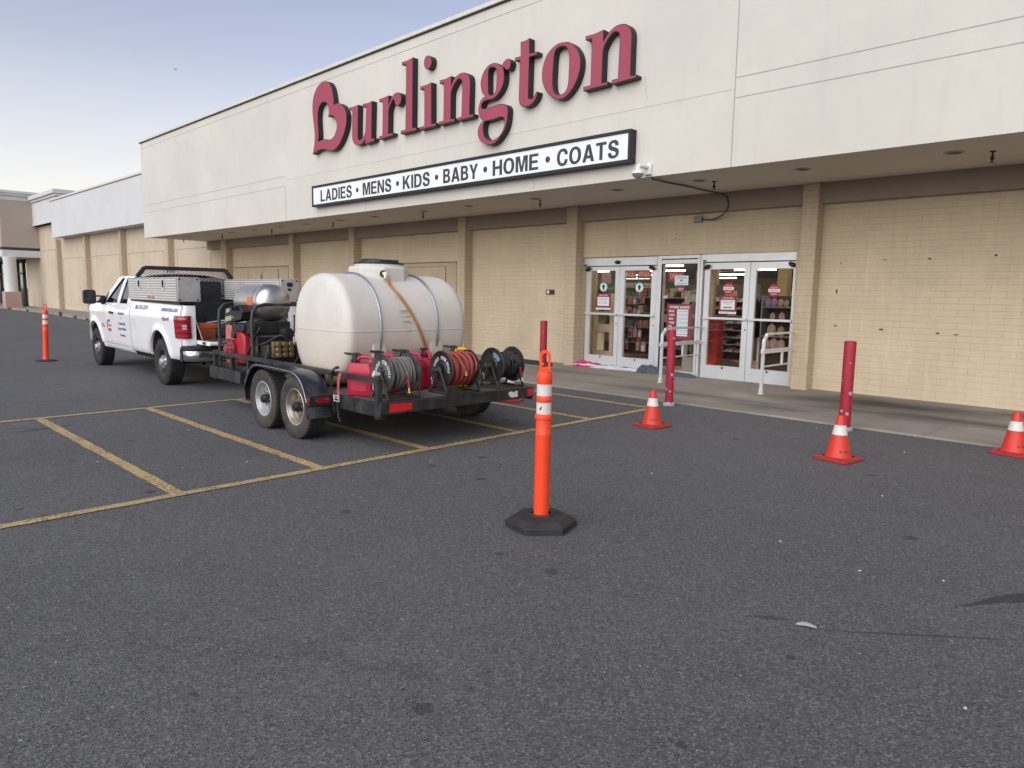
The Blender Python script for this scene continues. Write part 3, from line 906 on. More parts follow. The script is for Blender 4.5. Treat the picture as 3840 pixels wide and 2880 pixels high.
for s_, a, b_ in (('LADIES', -16.62, -15.18), ('MENS', -14.71, -13.57), ('KIDS', -13.14, -12.19), ('BABY', -11.75, -10.68), ('HOME', -10.26, -9.06), ('COATS', -8.61, -7.26)):
    mb = SB(MB())
    caps(mb, s_, a, b_, 3.862, 4.15, lambda u, v, d: (u, 9.8185 - d, v), 0, .003)
    mb.build('lettering', m_ink, box, smooth=0)
for x in (-14.945, -13.335, -11.965, -10.47, -8.83):
    mb = SB(MB()); mb.cyl((x, 9.815, 4.01), (x, 9.8175, 4.01), .055, seg=24)
    mb.build('bullet', m_ink, box)

# ------------------------------------------------------------------ neighbouring frontage to the left
nb = thing('adjoining_building', 'low tan wing with white panelled band and framed wall panels left of the canopy', 'building', (-44, 12.54, 0))
def WN(mb):
    mb.X = Matrix.Translation((44, -12.54, 0)); return mb
def BN(name, mat, *boxes, bevel=0., parent=nb, **kw):
    mb = WN(MB())
    for b in boxes: mb.box(*b)
    return mb.build(name, mat, parent, bevel, **kw)
BN('wall', m_brick_far, (-62.4, -29.905, 12.54, 12.9, -.1, 5.8))
BN('white_band', m_fascia_white, (-51.9, -29.902, 11.9, 12.9, 4.58, 6.77))
BN('coping', m_coping, (-51.95, -29.902, 11.85, 12.95, 6.79, 6.90), bevel=.01)
BN('coping_gap', m_coping_dark, (-51.92, -29.902, 11.88, 12.9, 6.771, 6.789))
BN('end_parapet', m_fascia_white, (-58.5, -51.95, 12.2, 13.0, 5.62, 7.15), (-58.52, -51.6, 12.1, 13.1, 7.15, 7.3), (-58.54, -51.5, 11.98, 13.2, 7.3, 7.55), (-58.5, -51.96, 12.16, 13.0, 5.62, 5.74), bevel=.015)
m_pil2 = M('pilaster_paint', (.43, .345, .25), .8, var=.08, bmp=.1)
for x0, x1 in ((-34.25, -33.95), (-40.68, -40.34), (-46.87, -46.57), (-53.0, -52.68)):
    BN('pilaster', m_pil2, (x0, x1, 12.27, 12.545, -.05, 4.579), bevel=.006)
for x0, x1 in ((-52.4, -48.1), (-46.25, -41.55), (-40.0, -35.2), (-33.6, -29.95)):
    mb = WN(MB())
    for a in ((x0, x1, 12.525, 12.545, 3.33, 3.36), (x0, x0 + .03, 12.525, 12.545, .5, 3.33), (x1 - .03, x1, 12.525, 12.545, .5, 3.33), (x0, x1, 12.525, 12.545, .48, .50)):
        mb.box(*a)
    mb.build('panel_shadow_groove', m_pil2, nb)  # darker strips put the shade of the panel grooves into colour
BN('string_course', m_brick_far, (-62.4, -53.0, 12.515, 12.545, 3.98, 4.06))

tw = thing('corner_tower', 'taupe corner tower with white cornice standing on a white round column', 'building', (-64, 10.4, 0))
def BT(name, mat, *boxes, bevel=0., parent=tw, **kw):
    mb = MB(); mb.X = Matrix.Translation((64, -10.4, 0))
    for b in boxes: mb.box(*b)
    return mb.build(name, mat, parent, bevel, **kw)
mb = MB(); mb.X = Matrix.Translation((64, -10.4, 0))
mb.box(-80, -58, 10.4, 12.62, 4.16, 7.25); BT('tower_wall', m_taupe, (-80, -58, 10.402, 14.5, 4.16, 7.25))
BT('front_panel', m_taupe_front, (-79.9, -58.02, 10.385, 10.4, 4.17, 7.24))
BT('dark_stripe', m_coping_dark, (-80, -57.985, 10.38, 14.5, 3.97, 4.158))
BT('lower_band', m_fascia_white, (-80, -57.95, 10.35, 14.5, 3.52, 3.968), bevel=.01)
BT('cornice', m_fascia_white, (-80, -57.97, 10.36, 14.5, 7.252, 7.55), (-80, -57.75, 10.14, 14.6, 7.70, 7.88), (-80, -57.83, 10.22, 14.55, 7.55, 7.70), bevel=.02)
mb = MB(); mb.X = Matrix.Translation((64, -10.4, 0))
mb.lathe([(.40, 1.2), (.385, 1.26), (.37, 3.3), (.40, 3.4), (.40, 3.52)], 32, (-58.08, 10.75, 0))
mb.build('column', M('column_white', (.62, .62, .60), .6, var=.05), tw)
BT('column_base', m_taupe_front, (-58.55, -57.6, 10.28, 11.2, .1, 1.2), bevel=.02)
m_dglass = M('dark_glass', (.012, .014, .017), .06, var=.3, spec=.8)
fr = BT('shopfront_window', m_coping_dark, *[(x, x + .07, 12.30, 12.52, .1, 3.5) for x in (-78, -75.5, -73, -70.5, -68, -66.2, -64.4, -62.5)], (-78, -62.43, 12.32, 12.52, 2.45, 2.55), (-78, -62.43, 12.32, 12.52, .1, .22), (-78, -62.43, 12.32, 12.52, 3.4, 3.52))
BT('window_pane', m_dglass, (-78, -62.43, 12.40, 12.42, .2, 3.45), parent=fr)
BT('side_wall', m_brick_far, (-62.38, -58.0, 12.535, 12.54, .05, 3.52))
# folded black cart left by the column
ct = thing('hand_truck', 'small black hand truck standing by the base of the white column', 'hand truck', (-60.4, 11.9, .14))
mb = MB(); mb.tube([(-.16, 0, .12), (-.16, .03, .7), (-.14, .04, .95), (.0, .05, 1.02), (.14, .04, .95), (.16, .03, .7), (.16, 0, .12)], .022, 8)
for z in (.3, .55, .8): mb.bar((-.15, .02, z), (.15, .02, z), .03, .02)
mb.build('frame', m_coping_dark, ct)
mb = MB(); mb.box(-.2, .2, -.28, 0, .02, .035); mb.build('toe_plate', m_coping_dark, ct)
for sx in (-1, 1):
    mb = MB(); mb.cyl((sx * .19, .08, .12), (sx * .24, .08, .12), .12, seg=18); mb.build('wheel', m_coping_dark, ct)
# ------------------------------------------------------------------ entrance: two sliding door sets and a fixed light between
m_alu = M('brushed_aluminium', (.70, .715, .72), .38, .35, .05, 3, dirt=.12, dirtc=(.35, .35, .34), dscale=2.2)
m_alu2 = M('satin_aluminium', (.70, .71, .72), .32, .45, .05)
m_rubber = M('black_rubber', (.016, .017, .018), .65, var=.25)
m_pane = glass('clear_glass', (.95, .95, .94), -.012, k=.5)
m_sens = M('sensor_black', (.012, .012, .013), .25, var=.2)
GZ = .03
def at(mb, x, y, z=0.):
    mb.X = Matrix.Translation((-x, -y, -z)); return mb
def door_set(label, x0, xm, x1, zt, zh, g1, g2, sensors):
    cx = (x0 + x1) / 2
    t = thing('sliding_door', label, 'door', (cx, 12.6, GZ), group=None)
    def Bx(name, mat, *boxes, parent=t, bevel=.003):
        mb = at(MB(), cx, 12.6, GZ)
        for b in boxes: mb.box(*b)
        return mb.build(name, mat, parent, bevel)
    Bx('header', m_alu, (x0, x1, 12.565, 12.72, zt, zh))
    Bx('header_gap', m_rubber, (x0 + .05, x1 - .01, 12.605, 12.68, zt - .016, zt - .001))
    for (a, b, g) in ((x0 + .045, xm - .004, g1), (xm + .004, x1 - .01, g2)):
        lf = Bx('door_leaf', m_alu, (a, g[0], 12.6, 12.66, GZ + .004, zt - .017), (g[1], b, 12.6, 12.66, GZ + .004, zt - .017), (g[0], g[1], 12.6, 12.66, GZ + .004, .285), (g[0], g[1], 12.6, 12.66, 2.135, zt - .017))
        mb = at(MB(), cx, 12.6, GZ)
        mb.box(g[0] - .012, g[0], 12.592, 12.6, .275, 2.145); mb.box(g[1], g[1] + .012, 12.592, 12.6, .275, 2.145)
        mb.box(g[0], g[1], 12.592, 12.6, .275, .285); mb.box(g[0], g[1], 12.592, 12.6, 2.135, 2.145)
        mb.box(a + .02, b - .02, 12.596, 12.6, .20, .206)
        mb.build('glazing_bead', m_alu2, lf)
        mb = at(MB(), cx, 12.6, GZ); mb.box(g[0], g[1], 12.625, 12.631, .285, 2.135); mb.build('glass_pane', m_pane, lf, smooth=0)
        mb = at(MB(), cx, 12.6, GZ); mb.box(a + .01, b - .01, 12.545, 12.59, 1.178, 1.222); mb.box(a + .02, a + .05, 12.585, 12.601, 1.185, 1.215); mb.box(b - .05, b - .02, 12.585, 12.601, 1.185, 1.215)
        mb.build('push_bar', m_alu2, lf, .004)
        mb = at(MB(), cx, 12.6, GZ); mb.cyl(((a + b) / 2, 12.595, .245), ((a + b) / 2, 12.6015, .245), .02, seg=12); mb.cyl((b - .04, 12.595, 1.0), (b - .04, 12.602, 1.0), .014, seg=10)
        mb.build('door_lock', m_sens, lf)
    for sx, sz, tl in sensors:
        mb = MB()
        mb.X = Matrix.Translation((sx - cx, -.045, sz - GZ)) @ Matrix.Rotation(tl, 4, 'Y')
        mb.ball((0, 0, 0), .075, .05, .042)
        mb.build('motion_sensor', m_sens, t)
    mb = at(MB(), cx, 12.6, GZ); mb.box(x0, x1, 12.59, 12.72, GZ - .004, GZ + .003); mb.build('threshold', m_alu, t)
    mb = at(MB(), cx, 12.6, GZ); mb.box(x0 + .01, x0 + .09, 12.556, 12.563, zt + .012, zt + .035); mb.build('header_plate', m_sens, t)
    return t
door_set('left automatic sliding door pair with round green entry stickers', -10.14, -9.19, -8.24, 2.24, 2.41, (-9.97, -9.29), (-9.05, -8.37),
         [(-9.215, 2.31, 0), (-10.01, 2.17, -.45), (-8.345, 2.18, .45)])
door_set('right automatic sliding door pair with round red no entry stickers', -7.2, -6.22, -5.352, 2.275, 2.422, (-7.04, -6.33), (-6.10, -5.405),
         [(-7.09, 2.18, -.45), (-5.42, 2.2, .45)])
ct_ = thing('entrance_window', 'narrow fixed glass panel in an aluminium frame between the two sliding door pairs', 'window', (-7.72, 12.6, GZ))
mb = at(MB(), -7.72, 12.6, GZ)
for b in ((-8.24, -8.185, 12.59, 12.74, GZ, 2.42), (-8.183, -8.125, 12.57, 12.74, GZ, 2.421), (-7.305, -7.255, 12.57, 12.74, GZ, 2.421), (-7.253, -7.202, 12.59, 12.74, GZ, 2.42), (-8.125, -7.305, 12.572, 12.74, 2.355, 2.42), (-8.125, -7.305, 12.574, 12.74, 2.255, 2.305), (-8.125, -7.305, 12.58, 12.74, GZ, .10)):
    mb.box(*b)
mb.build('window_frame', m_alu, ct_, .003)
mb = at(MB(), -7.72, 12.6, GZ); mb.box(-8.125, -7.305, 12.6, 12.73, 2.306, 2.354); mb.build('transom_slot', m_alu2, ct_)
mb = at(MB(), -7.72, 12.6, GZ); mb.box(-8.12, -7.31, 12.6, 12.604, 2.335, 2.353); mb.box(-8.125, -8.11, 12.585, 12.61, .1, 2.25); mb.build('frame_gasket', m_rubber, ct_)
mb = at(MB(), -7.72, 12.6, GZ); mb.box(-8.11, -7.305, 12.625, 12.631, .1, 2.255); mb.build('glass_pane', m_pane, ct_, smooth=0)

# ------------------------------------------------------------------ notices on the doors
m_maroon = M('maroon_print', (.235, .022, .052), .5, var=.06)
m_paper = M('white_paper', (.72, .74, .74), .6, var=.04)
m_paperblue = M('pale_paper', (.62, .72, .72), .6, var=.04)
m_green = M('green_print', (.02, .20, .155), .5)
m_dark = M('print_black', (.012, .014, .016), .5)
m_grey = M('print_grey', (.22, .23, .24), .5)
m_redst = M('red_print', (.36, .018, .045), .5)
YF = 12.621
def sheet(t, name, mat, x0, x1, z0, z1, d=0.):
    mb = MB(); mb.box(x0, x1, -d - .001, -d, z0, z1); return mb.build(name, mat, t, smooth=0)
def word(t, s, x0, x1, z0, z1, mat, d=.0012, bold=.015, par=None):
    mb = MB(); text_fit(mb, s, x0, x1, z0, z1, lambda u, v, e: (u, -d - .0006, v), bold, 0)
    return mb.build('lettering', mat, par or t, smooth=0)
def lines(t, rows, mat, d=.0013):
    mb = MB()
    for x0, x1, z, h in rows: mb.box(x0, x1, -d - .0006, -d, z, z + h)
    return mb.build('fine_print', mat, t, smooth=0)
def poster(label, x0, x1, z0, z1, rows, arrow):
    w_, h_ = x1 - x0, z1 - z0
    t = thing('poster', label, 'poster', ((x0 + x1) / 2, YF, z0))
    sheet(t, 'poster_sheet', m_maroon, -w_ / 2, w_ / 2, .12 * h_, h_)
    sheet(t, 'footer', m_paper, -w_ / 2, w_ / 2, 0, .118 * h_)
    sheet(t, 'message_panel', m_paper, -w_ * .40, w_ * .40, .24 * h_, .78 * h_, .0012)
    word(t, 'WELCOME!', -w_ * .3, w_ * .3, .85 * h_, .925 * h_, m_paper)
    for s, a, b, c, d in rows:
        word(t, s, a * w_, b * w_, c * h_, d * h_, m_dark, .0024, .01)
    if arrow:
        mb = MB(); mb.prism([[(-.26 * w_, .36 * h_), (-.13 * w_, .42 * h_), (-.13 * w_, .385 * h_), (.24 * w_, .385 * h_), (.24 * w_, .335 * h_), (-.13 * w_, .335 * h_), (-.13 * w_, .30 * h_)]], lambda u, v, d: (u, d, v), -.0032, -.0025)
        mb.build('arrow', m_dark, t, smooth=0)
    lines(t, [(-.44 * w_, -.2 * w_, .05 * h_, .02 * h_), (-.15 * w_, .1 * w_, .05 * h_, .03 * h_), (.2 * w_, .42 * w_, .05 * h_, .02 * h_)], m_grey)
    return t
poster('maroon welcome poster with a short message on the far left door glass', -9.815, -9.42, 1.29, 1.645,
       [('Please wear a mask', -.3, .3, .66, .70), ('when shopping with us.', -.34, .34, .58, .62), ('to stay at home.', -.3, .3, .51, .55), ('Love, Burlington', -.34, .30, .37, .45)], False)
poster('maroon welcome poster with a black arrow pointing left on the right door glass', -6.83, -6.47, 1.29, 1.63,
       [('This Entrance Is Closed', -.37, .37, .69, .735), ('Please Use Other', -.28, .28, .605, .65), ('Entrance', -.16, .16, .53, .57)], True)
def entry_sticker(label, x, z, red):
    t = thing('door_sticker', label, 'sticker', (x, YF, z), group='round stickers on the entrance doors')
    r = .115
    mb = MB(); mb.prism([circ(0, 0, r)], lambda u, v, d: (u, d, v), -.001, 0); mb.build('disc', m_redst if red else m_green, t, smooth=0)
    if red:
        sheet(t, 'bar', m_paper, -r * .94, r * .94, -.028, .03, .0012)
        word(t, 'NO ENTRY', -.085, .085, -.012, .014, m_redst, .0024, .02)
        word(t, 'WRONG DOOR', -.07, .07, .048, .066, m_paper, .0012, .02)
        word(t, 'NO ENTRY', -.055, .055, -.075, -.05, m_paper, .0012, .02)
    else:
        mb = MB(); mb.prism([circ(0, 0, r * .83)], lambda u, v, d: (u, d, v), -.002, -.0011); mb.build('inner_disc', m_paper, t, smooth=0)
        mb = MB(); mb.prism([[(0, .06), (.055, .0), (.025, .0), (.025, -.05), (-.025, -.05), (-.025, .0), (-.055, .0)]], lambda u, v, d: (u, d, v), -.003, -.0021); mb.build('arrow', m_dark, t, smooth=0)
        word(t, 'ENTER', -.04, .04, .066, .08, m_green, .0021, .02)
        word(t, 'ENTER', -.04, .04, -.08, -.062, m_green, .0021, .02)
entry_sticker('round green sticker with an up arrow on the leftmost door above the poster', -9.62, 1.785, False)
entry_sticker('round green sticker with an up arrow on the second door from the left', -8.68, 1.78, False)
entry_sticker('round red sticker above the arrow poster on the third door', -6.65, 1.77, True)
entry_sticker('round red sticker on the rightmost door beside the brick pier', -5.75, 1.74, True)
t = thing('notice', 'pale taped notice with a small dog pictogram on the narrow glass panel', 'notice', (-7.68, YF, 1.83))
sheet(t, 'notice_sheet', m_paperblue, -.155, .155, 0, .19)
lines(t, [(-.12, .12, .162, .006), (-.12, .10, .148, .006), (-.11, .12, .134, .006), (-.12, .12, .034, .006), (-.1, .11, .02, .006)], m_grey)
mb = MB(); mb.prism([[(-.03, .07), (-.024, .07), (-.02, .085), (.012, .085), (.018, .07), (.024, .07), (.02, .098), (.03, .112), (.022, .12), (.012, .105), (-.02, .105), (-.032, .118), (-.027, .098)]], lambda u, v, d: (u, d, v), -.002, -.0011); mb.build('dog_pictogram', m_dark, t, smooth=0)
t = thing('notice', 'small maroon sticker below the pale notice on the narrow glass panel', 'sticker', (-7.69, YF, 1.695))
sheet(t, 'notice_sheet', m_maroon, -.085, .085, 0, .115)
word(t, 'NO SOLICITING', -.07, .07, .06, .08, m_paper, .0012, .02)
lines(t, [(-.055, .055, .035, .008)], m_paper)
t = thing('notice', 'tiny pale blue decal low on the left edge of the narrow glass panel', 'sticker', (-8.04, YF, 1.56))
sheet(t, 'decal', M('decal_blue', (.30, .42, .50), .5), -.055, .055, 0, .06)
lines(t, [(-.04, .04, .034, .008), (-.04, .03, .018, .006)], m_paper)
# store hours board
t = thing('store_hours_board', 'maroon store hours board with white day names and pale time strips', 'sign', (-7.66, 12.572, .73))
w_, h_ = .575, .725
mb = MB(); mb.box(-w_ / 2, w_ / 2, -.012, 0, 0, h_); mb.build('board', m_maroon, t, .002)
mb = MB(); caps(mb, 'STORE HOURS', -.225, .225, .637, .685, lambda u, v, d: (u, -.0125 - d, v), 0, .0008); mb.build('lettering', m_paper, t, smooth=0)
days = ['MON', 'TUES', 'WED', 'THUR', 'FRI', 'SAT', 'SUN']
for i, d_ in enumerate(days):
    z = .545 - i * .077
    ln = {'MON': .115, 'TUES': .125, 'WED': .105, 'THUR': .13, 'FRI': .075, 'SAT': .095, 'SUN': .10}[d_]
    mb = MB(); caps(mb, d_, -.235, -.235 + ln, z + .016, z + .054, lambda u, v, d: (u, -.0125 - d, v), 0, .0008); mb.build('lettering', m_paper, t, smooth=0)
    o = sheet(t, 'time_strip', m_paperblue, -.05, .205, z + .001, z + .074, .0125)
    word(t, '9:00 AM' if i < 6 else '9:00 AM', -.04, .07, z + .024, z + .052, m_grey, .0138, .02, o)
    word(t, '10:00 PM' if i < 6 else '11:00 PM', .085, .198, z + .024, z + .052, m_grey, .0138, .02, o)
# ------------------------------------------------------------------ guard rails
def guard_rail(label, x):
    t = thing('guard_rail', label, 'guard rail', (x, 11.15, GZ), group='aluminium guard rails at the sliding doors')
    pts = [(0, 0, .02), (0, 0, .8), (.0, .03, .9), (0, .11, .965), (0, .2, .985), (0, 1.40, .985)]
    mb = MB()
    P = catmull(pts, 6)
    for a, b in zip(P, P[1:]): mb.bar(a, b, .03, .05, (1, 0, 0))
    mb.build('post', m_alu2, t, smooth=20)
    mb = MB(); mb.box(-.03, .03, -.035, .035, 0, .085); mb.box(-.045, .045, -.05, .05, 0, .012)
    for s_ in (-1, 1): mb.cyl((s_ * .018, -.036, .05), (s_ * .018, -.042, .05), .008, seg=8)
    mb.build('foot_bracket', m_alu2, t, .003)
    mb = MB(); mb.box(-.018, .018, -.06, 1.40, .665, .735); mb.build('kick_rail', m_alu, t, .004)
    mb = MB(); mb.box(-.012, .012, .0, 1.40, .44, .465); mb.build('lower_rail', m_alu2, t, .002)
    mb = MB(); mb.box(-.015, .015, .70, .74, .465, .665); mb.build('spacer', m_alu, t, .002)
    return t
guard_rail('left bent aluminium guard rail ending at the narrow glass panel', -7.13)
guard_rail('right bent aluminium guard rail in front of the rightmost door', -5.2)

# ------------------------------------------------------------------ towels on the threshold
m_towel_g = M('slate_towel', (.085, .098, .125), .95, var=.25, scale=25, bmp=.8, bscale=180)
def towel_mat():
    m, nt, b = new_mat('striped_towel')
    tc = nt.nodes.new('ShaderNodeTexCoord'); sp = nt.nodes.new('ShaderNodeSeparateXYZ'); L(nt, tc.outputs['UV'], sp.inputs[0])
    v = coords(nt)
    wob = noise(nt, v, 6, 3)
    ad = N(nt, 'ShaderNodeMath', operation='MULTIPLY_ADD'); L(nt, wob, ad.inputs[0]); ad.inputs[1].default_value = .14; L(nt, sp.outputs[1], ad.inputs[2])
    r = nt.nodes.new('ShaderNodeValToRGB'); r.color_ramp.interpolation = 'CONSTANT'
    el = r.color_ramp.elements
    while len(el) < 7: el.new(.5)
    for e, (p_, c_) in zip(el, [(0, (.62, .62, .64)), (.20, (.62, .62, .64)), (.42, (.06, .06, .16)), (.50, (.62, .62, .64)), (.58, (.50, .03, .14)), (.86, (.62, .62, .64)), (.95, (.5, .03, .14))]): e.position = p_; e.color = col4(c_)
    L(nt, ad.outputs[0], r.inputs[0])
    # the crimson part is only at the left end
    f = ramp(nt, sp.outputs[0], [(.36, 1.), (.46, 0.)])
    r2 = nt.nodes.new('ShaderNodeValToRGB'); r2.color_ramp.interpolation = 'CONSTANT'
    e2 = r2.color_ramp.elements
    while len(e2) < 3: e2.new(.5)
    for e, (p_, c_) in zip(e2, [(0, (.62, .62, .64)), (.60, (.07, .07, .18)), (.72, (.60, .60, .64))]): e.position = p_; e.color = col4(c_)
    L(nt, ad.outputs[0], r2.inputs[0])
    L(nt, mixc(nt, f, r2.outputs[0], r.outputs[0]), b.inputs['Base Color'])
    b.inputs['Roughness'].default_value = .95
    bump(nt, b, noise(nt, v, 200, 3), .5, .003)
    return m
def towel(name, label, mat, pts, seed):
    """a rolled, rumpled strip of cloth along pts=(x, y, halfwidth, height)"""
    rs = random.Random(seed)
    n, mseg = 46, 22
    ph = [rs.uniform(0, 6.28) for _ in range(8)]
    rows, uv = [], []
    for i in range(n + 1):
        u = i / n
        f = u * (len(pts) - 1); k = min(int(f), len(pts) - 2); q = f - k
        x, y, hw, hh = [pts[k][j] * (1 - q) + pts[k + 1][j] * q for j in range(4)]
        endf = min(1, min(u, 1 - u) * 18 + .25)
        row = []
        for j in range(mseg + 1):
            a = PI * j / mseg
            fold = .22 * math.sin(3 * a + ph[0] + 5 * u) * math.sin(9 * u + ph[1]) + .18 * math.sin(7 * a + ph[2] + 17 * u) + .12 * math.sin(31 * u + ph[3] + 4 * a) + .08 * math.sin(53 * u + ph[4] - 6 * a)
            r = 1 + .55 * fold
            row.append((x + .015 * math.sin(23 * u + ph[5]), y - math.cos(a) * hw * r * endf, GZ - .004 + max(.002, math.sin(a)) * hh * r * endf))
        rows.append(row)
    x0, y0 = pts[0][0], pts[0][1]
    mb = MB(); mb.X = Matrix.Translation((-x0, -y0, -GZ)); mb.grid(rows)
    o = mb.build(name, mat, None, smooth=75)
    ul = o.data.uv_layers.new(name='UVMap')
    m1 = mseg + 1
    for lp in o.data.loops:
        i, j = divmod(lp.vertex_index, m1)
        ul.data[lp.index].uv = (i / n, 1 - abs(j / mseg))
    o.location = (x0, y0, GZ)
    return tag(o, label, 'towel')
towel('towel', 'crimson, navy and white striped towel laid along the foot of the left door', towel_mat(), [(-10.15, 12.30, .10, .045), (-9.95, 12.34, .16, .13), (-9.7, 12.38, .16, .12), (-9.4, 12.40, .13, .075), (-9.1, 12.42, .10, .075), (-8.75, 12.43, .09, .07), (-8.45, 12.40, .09, .07)], 4)
towel('towel', 'rumpled slate grey towel lying below the narrow glass panel', m_towel_g, [(-8.45, 12.38, .12, .10), (-8.3, 12.40, .19, .17), (-8.15, 12.42, .15, .13), (-7.85, 12.44, .10, .09), (-7.5, 12.40, .11, .075), (-7.25, 12.36, .12, .07), (-7.1, 12.34, .09, .05)], 9)

# ------------------------------------------------------------------ security camera, its cable, a junction box and an alarm
t = thing('security_camera', 'white dome security camera on a bracket at the bottom of the canopy wall', 'camera', (-6.82, 9.955, 3.62))
m_white = M('white_plastic', (.68, .68, .67), .4, var=.04)
mb = MB(); mb.box(.0, .13, -.045, 0, -.075, .095); mb.build('wall_plate', m_white, t, .006)
mb = MB(); mb.tube([(.07, -.03, .045), (.05, -.12, .05), (.03, -.22, .045), (.03, -.25, .0), (.03, -.25, -.04)], .038, 12, smooth=4); mb.build('bracket_arm', m_white, t)
mb = MB(); mb.lathe([(.05, .01), (.075, -.005), (.10, -.03), (.105, -.055), (.09, -.065)], 24, (.03, -.25, -.03)); mb.build('camera_cap', m_white, t)
mb = MB(); mb.lathe([(.088, -.064), (.08, -.085), (.06, -.108), (.03, -.122), (.001, -.126)], 24, (.03, -.25, -.03)); mb.build('dome', M('smoked_dome', (.25, .25, .25), .1, spec=.8), t)
m_cable = M('conduit', (.075, .075, .08), .55)
o = MB().tube([(-6.72, 9.975, 3.535), (-6.72, 10.03, 3.49), (-6.75, 10.25, 3.50), (-6.80, 10.5, 3.505), (-6.74, 10.92, 3.50), (-6.75, 11.3, 3.505), (-6.74, 11.64, 3.50), (-6.70, 12.1, 3.495), (-6.66, 12.30, 3.47), (-6.61, 12.33, 3.38), (-6.60, 12.33, 3.27), (-6.66, 12.34, 3.16), (-6.82, 12.40, 3.09), (-7.0, 12.47, 3.065), (-7.2, 12.5, 3.085)], .016, 8, smooth=4).build('conduit_cable', m_cable)
tag(o, 'dark flexible conduit sagging from the white camera under the canopy to the wall', 'cable')
t = thing('junction_box', 'small grey junction box on the brick above the doors at the end of the cable', 'junction box', (-7.3, 12.54, 3.09))
mb = MB(); mb.box(-.085, .085, -.06, 0, -.06, .06); mb.build('housing', M('box_grey', (.20, .20, .19), .5), t, .006)
mb = MB(); mb.box(-.075, .075, -.066, -.0605, -.05, .05); mb.build('cover', M('box_grey_cover', (.24, .24, .23), .5), t, .003)
t = thing('fire_alarm', 'small dark red alarm box with lamp on the brick wall left of the entrance', 'alarm', (-11.09, 12.54, 1.66))
mb = MB(); mb.box(-.115, .115, -.05, 0, -.055, .055); mb.build('housing', M('alarm_red', (.11, .02, .02), .45), t, .006)
mb = MB(); mb.box(-.07, .0, -.062, -.0505, -.035, .035); mb.build('strobe', m_white, t, .004)
mb = MB(); mb.cyl((.055, -.0505, 0), (.055, -.058, 0), .03, seg=16); mb.build('horn', m_dark, t)
# low black strip lying along the wall, left of the doors
t = thing('rubber_strip', 'low black rubber strip lying on the walk along the wall left of the doors', 'kerb strip', (-11.2, 11.83, .03), rz=-.12)
mb = MB(); mb.prism([[(-.09, 0), (.09, 0), (.075, .05), (.04, .085), (-.04, .085), (-.075, .05)]], lambda u, v, d: (d, u, v), -1.0, .85); mb.build('strip_body', m_rubber, t, .004)
mb = MB()
for x in (-.7, -.1, .5): mb.cyl((x, 0, .083), (x, 0, .09), .02, seg=10)
mb.build('bolt', m_alu, t)
# ------------------------------------------------------------------ inside of the shop, seen through the glass
m_int_wall = M('inner_wall', (.50, .36, .24), .8)
m_ceil = M('inner_ceiling', (.075, .066, .058), .85, var=.2)
m_tile = M('beige_floor_tile', (.50, .36, .22), .35, var=.1, scale=1.2)
m_carpet = M('brown_carpet', (.085, .07, .06), .9)
m_strip = emit('lamp_tube', (1, .89, .70), 11.0)
m_shelfm = M('shelf_grey', (.30, .29, .28), .5)
m_dkshelf = M('shelf_dark', (.105, .075, .058), .6)
B('inner_floor', m_tile, (-60, 8, 12.8, 60, -.04, .028))
mb = W(MB()); mb.prism([[(-12, 13.5), (-9.6, 13.2), (-7.5, 15.3), (-8.6, 16.6), (-10.5, 16.2)]], lambda u, v, d: (u, v, d), .029, .033); mb.build('inner_carpet', m_carpet, shop, smooth=0)
mb = W(MB()); mb.prism([[(-7.2, 15.3), (-5.0, 15.2), (-5.2, 15.9), (-7.3, 16.3)]], lambda u, v, d: (u, v, d), .029, .033); mb.build('inner_carpet', m_carpet, shop, smooth=0)
B('inner_ceiling', m_ceil, (-60, 8, 12.8, 60, 3.30, 3.34))
B('inner_wall', m_int_wall, (-60, 8, 59.8, 60, 0, 3.3), (-60.2, -60, 12.8, 60, 0, 3.3), (8, 8.2, 12.8, 60, 0, 3.3))
B('inner_post', M('tan_wood', (.52, .38, .22), .5), (-10.92, -10.70, 13.6, 13.8, .03, 3.3), (-6.66, -6.45, 14.75, 14.95, .03, 3.3), (-10.55, -10.4, 19.0, 19.15, .03, 3.3), (-7.62, -7.52, 13.65, 13.75, .03, 3.3))
# ceiling lamps in rows; the nearest row is added to brighten the entrance
lamp0 = thing('ceiling_lamp', 'lit white strip lamp in the rows on the shop ceiling inside the doors', 'ceiling lamp', (0, 0, 3.27), group='lit strip lamps on the shop ceiling')
mb = MB(); mb.box(-1.2, 1.2, -.09, .09, 0, .03); mb.cyl((-.8, 0, .03), (-.8, 0, .14), .008, seg=6); mb.cyl((.8, 0, .03), (.8, 0, .14), .008, seg=6); mb.build('lamp_housing', M('lamp_white', (.6, .6, .58), .5), lamp0)
mb = MB(); mb.box(-1.18, 1.18, -.06, .06, -.075, -.001); mb.build('lamp_tube', m_strip, lamp0)
first = True
for yy, xs_ in ((14.3, (-12.5, -8.6, -5.2)), (16.6, (-15.2, -11.2, -7.4)), (19, (-17.2, -13.4, -9.6)), (22, (-20.6, -16.8, -13, -9.2)), (26, (-25, -20.6, -16.4, -12.2)), (31, (-30, -25, -20, -15.5)), (37, (-35, -29, -23.5, -18)), (44, (-37, -30, -23)), (52, (-44, -36, -28))):
    for xx in xs_:
        if first: lamp0.location = (xx, yy, 3.16); first = False
        else: dup(lamp0, (xx, yy, 3.16))
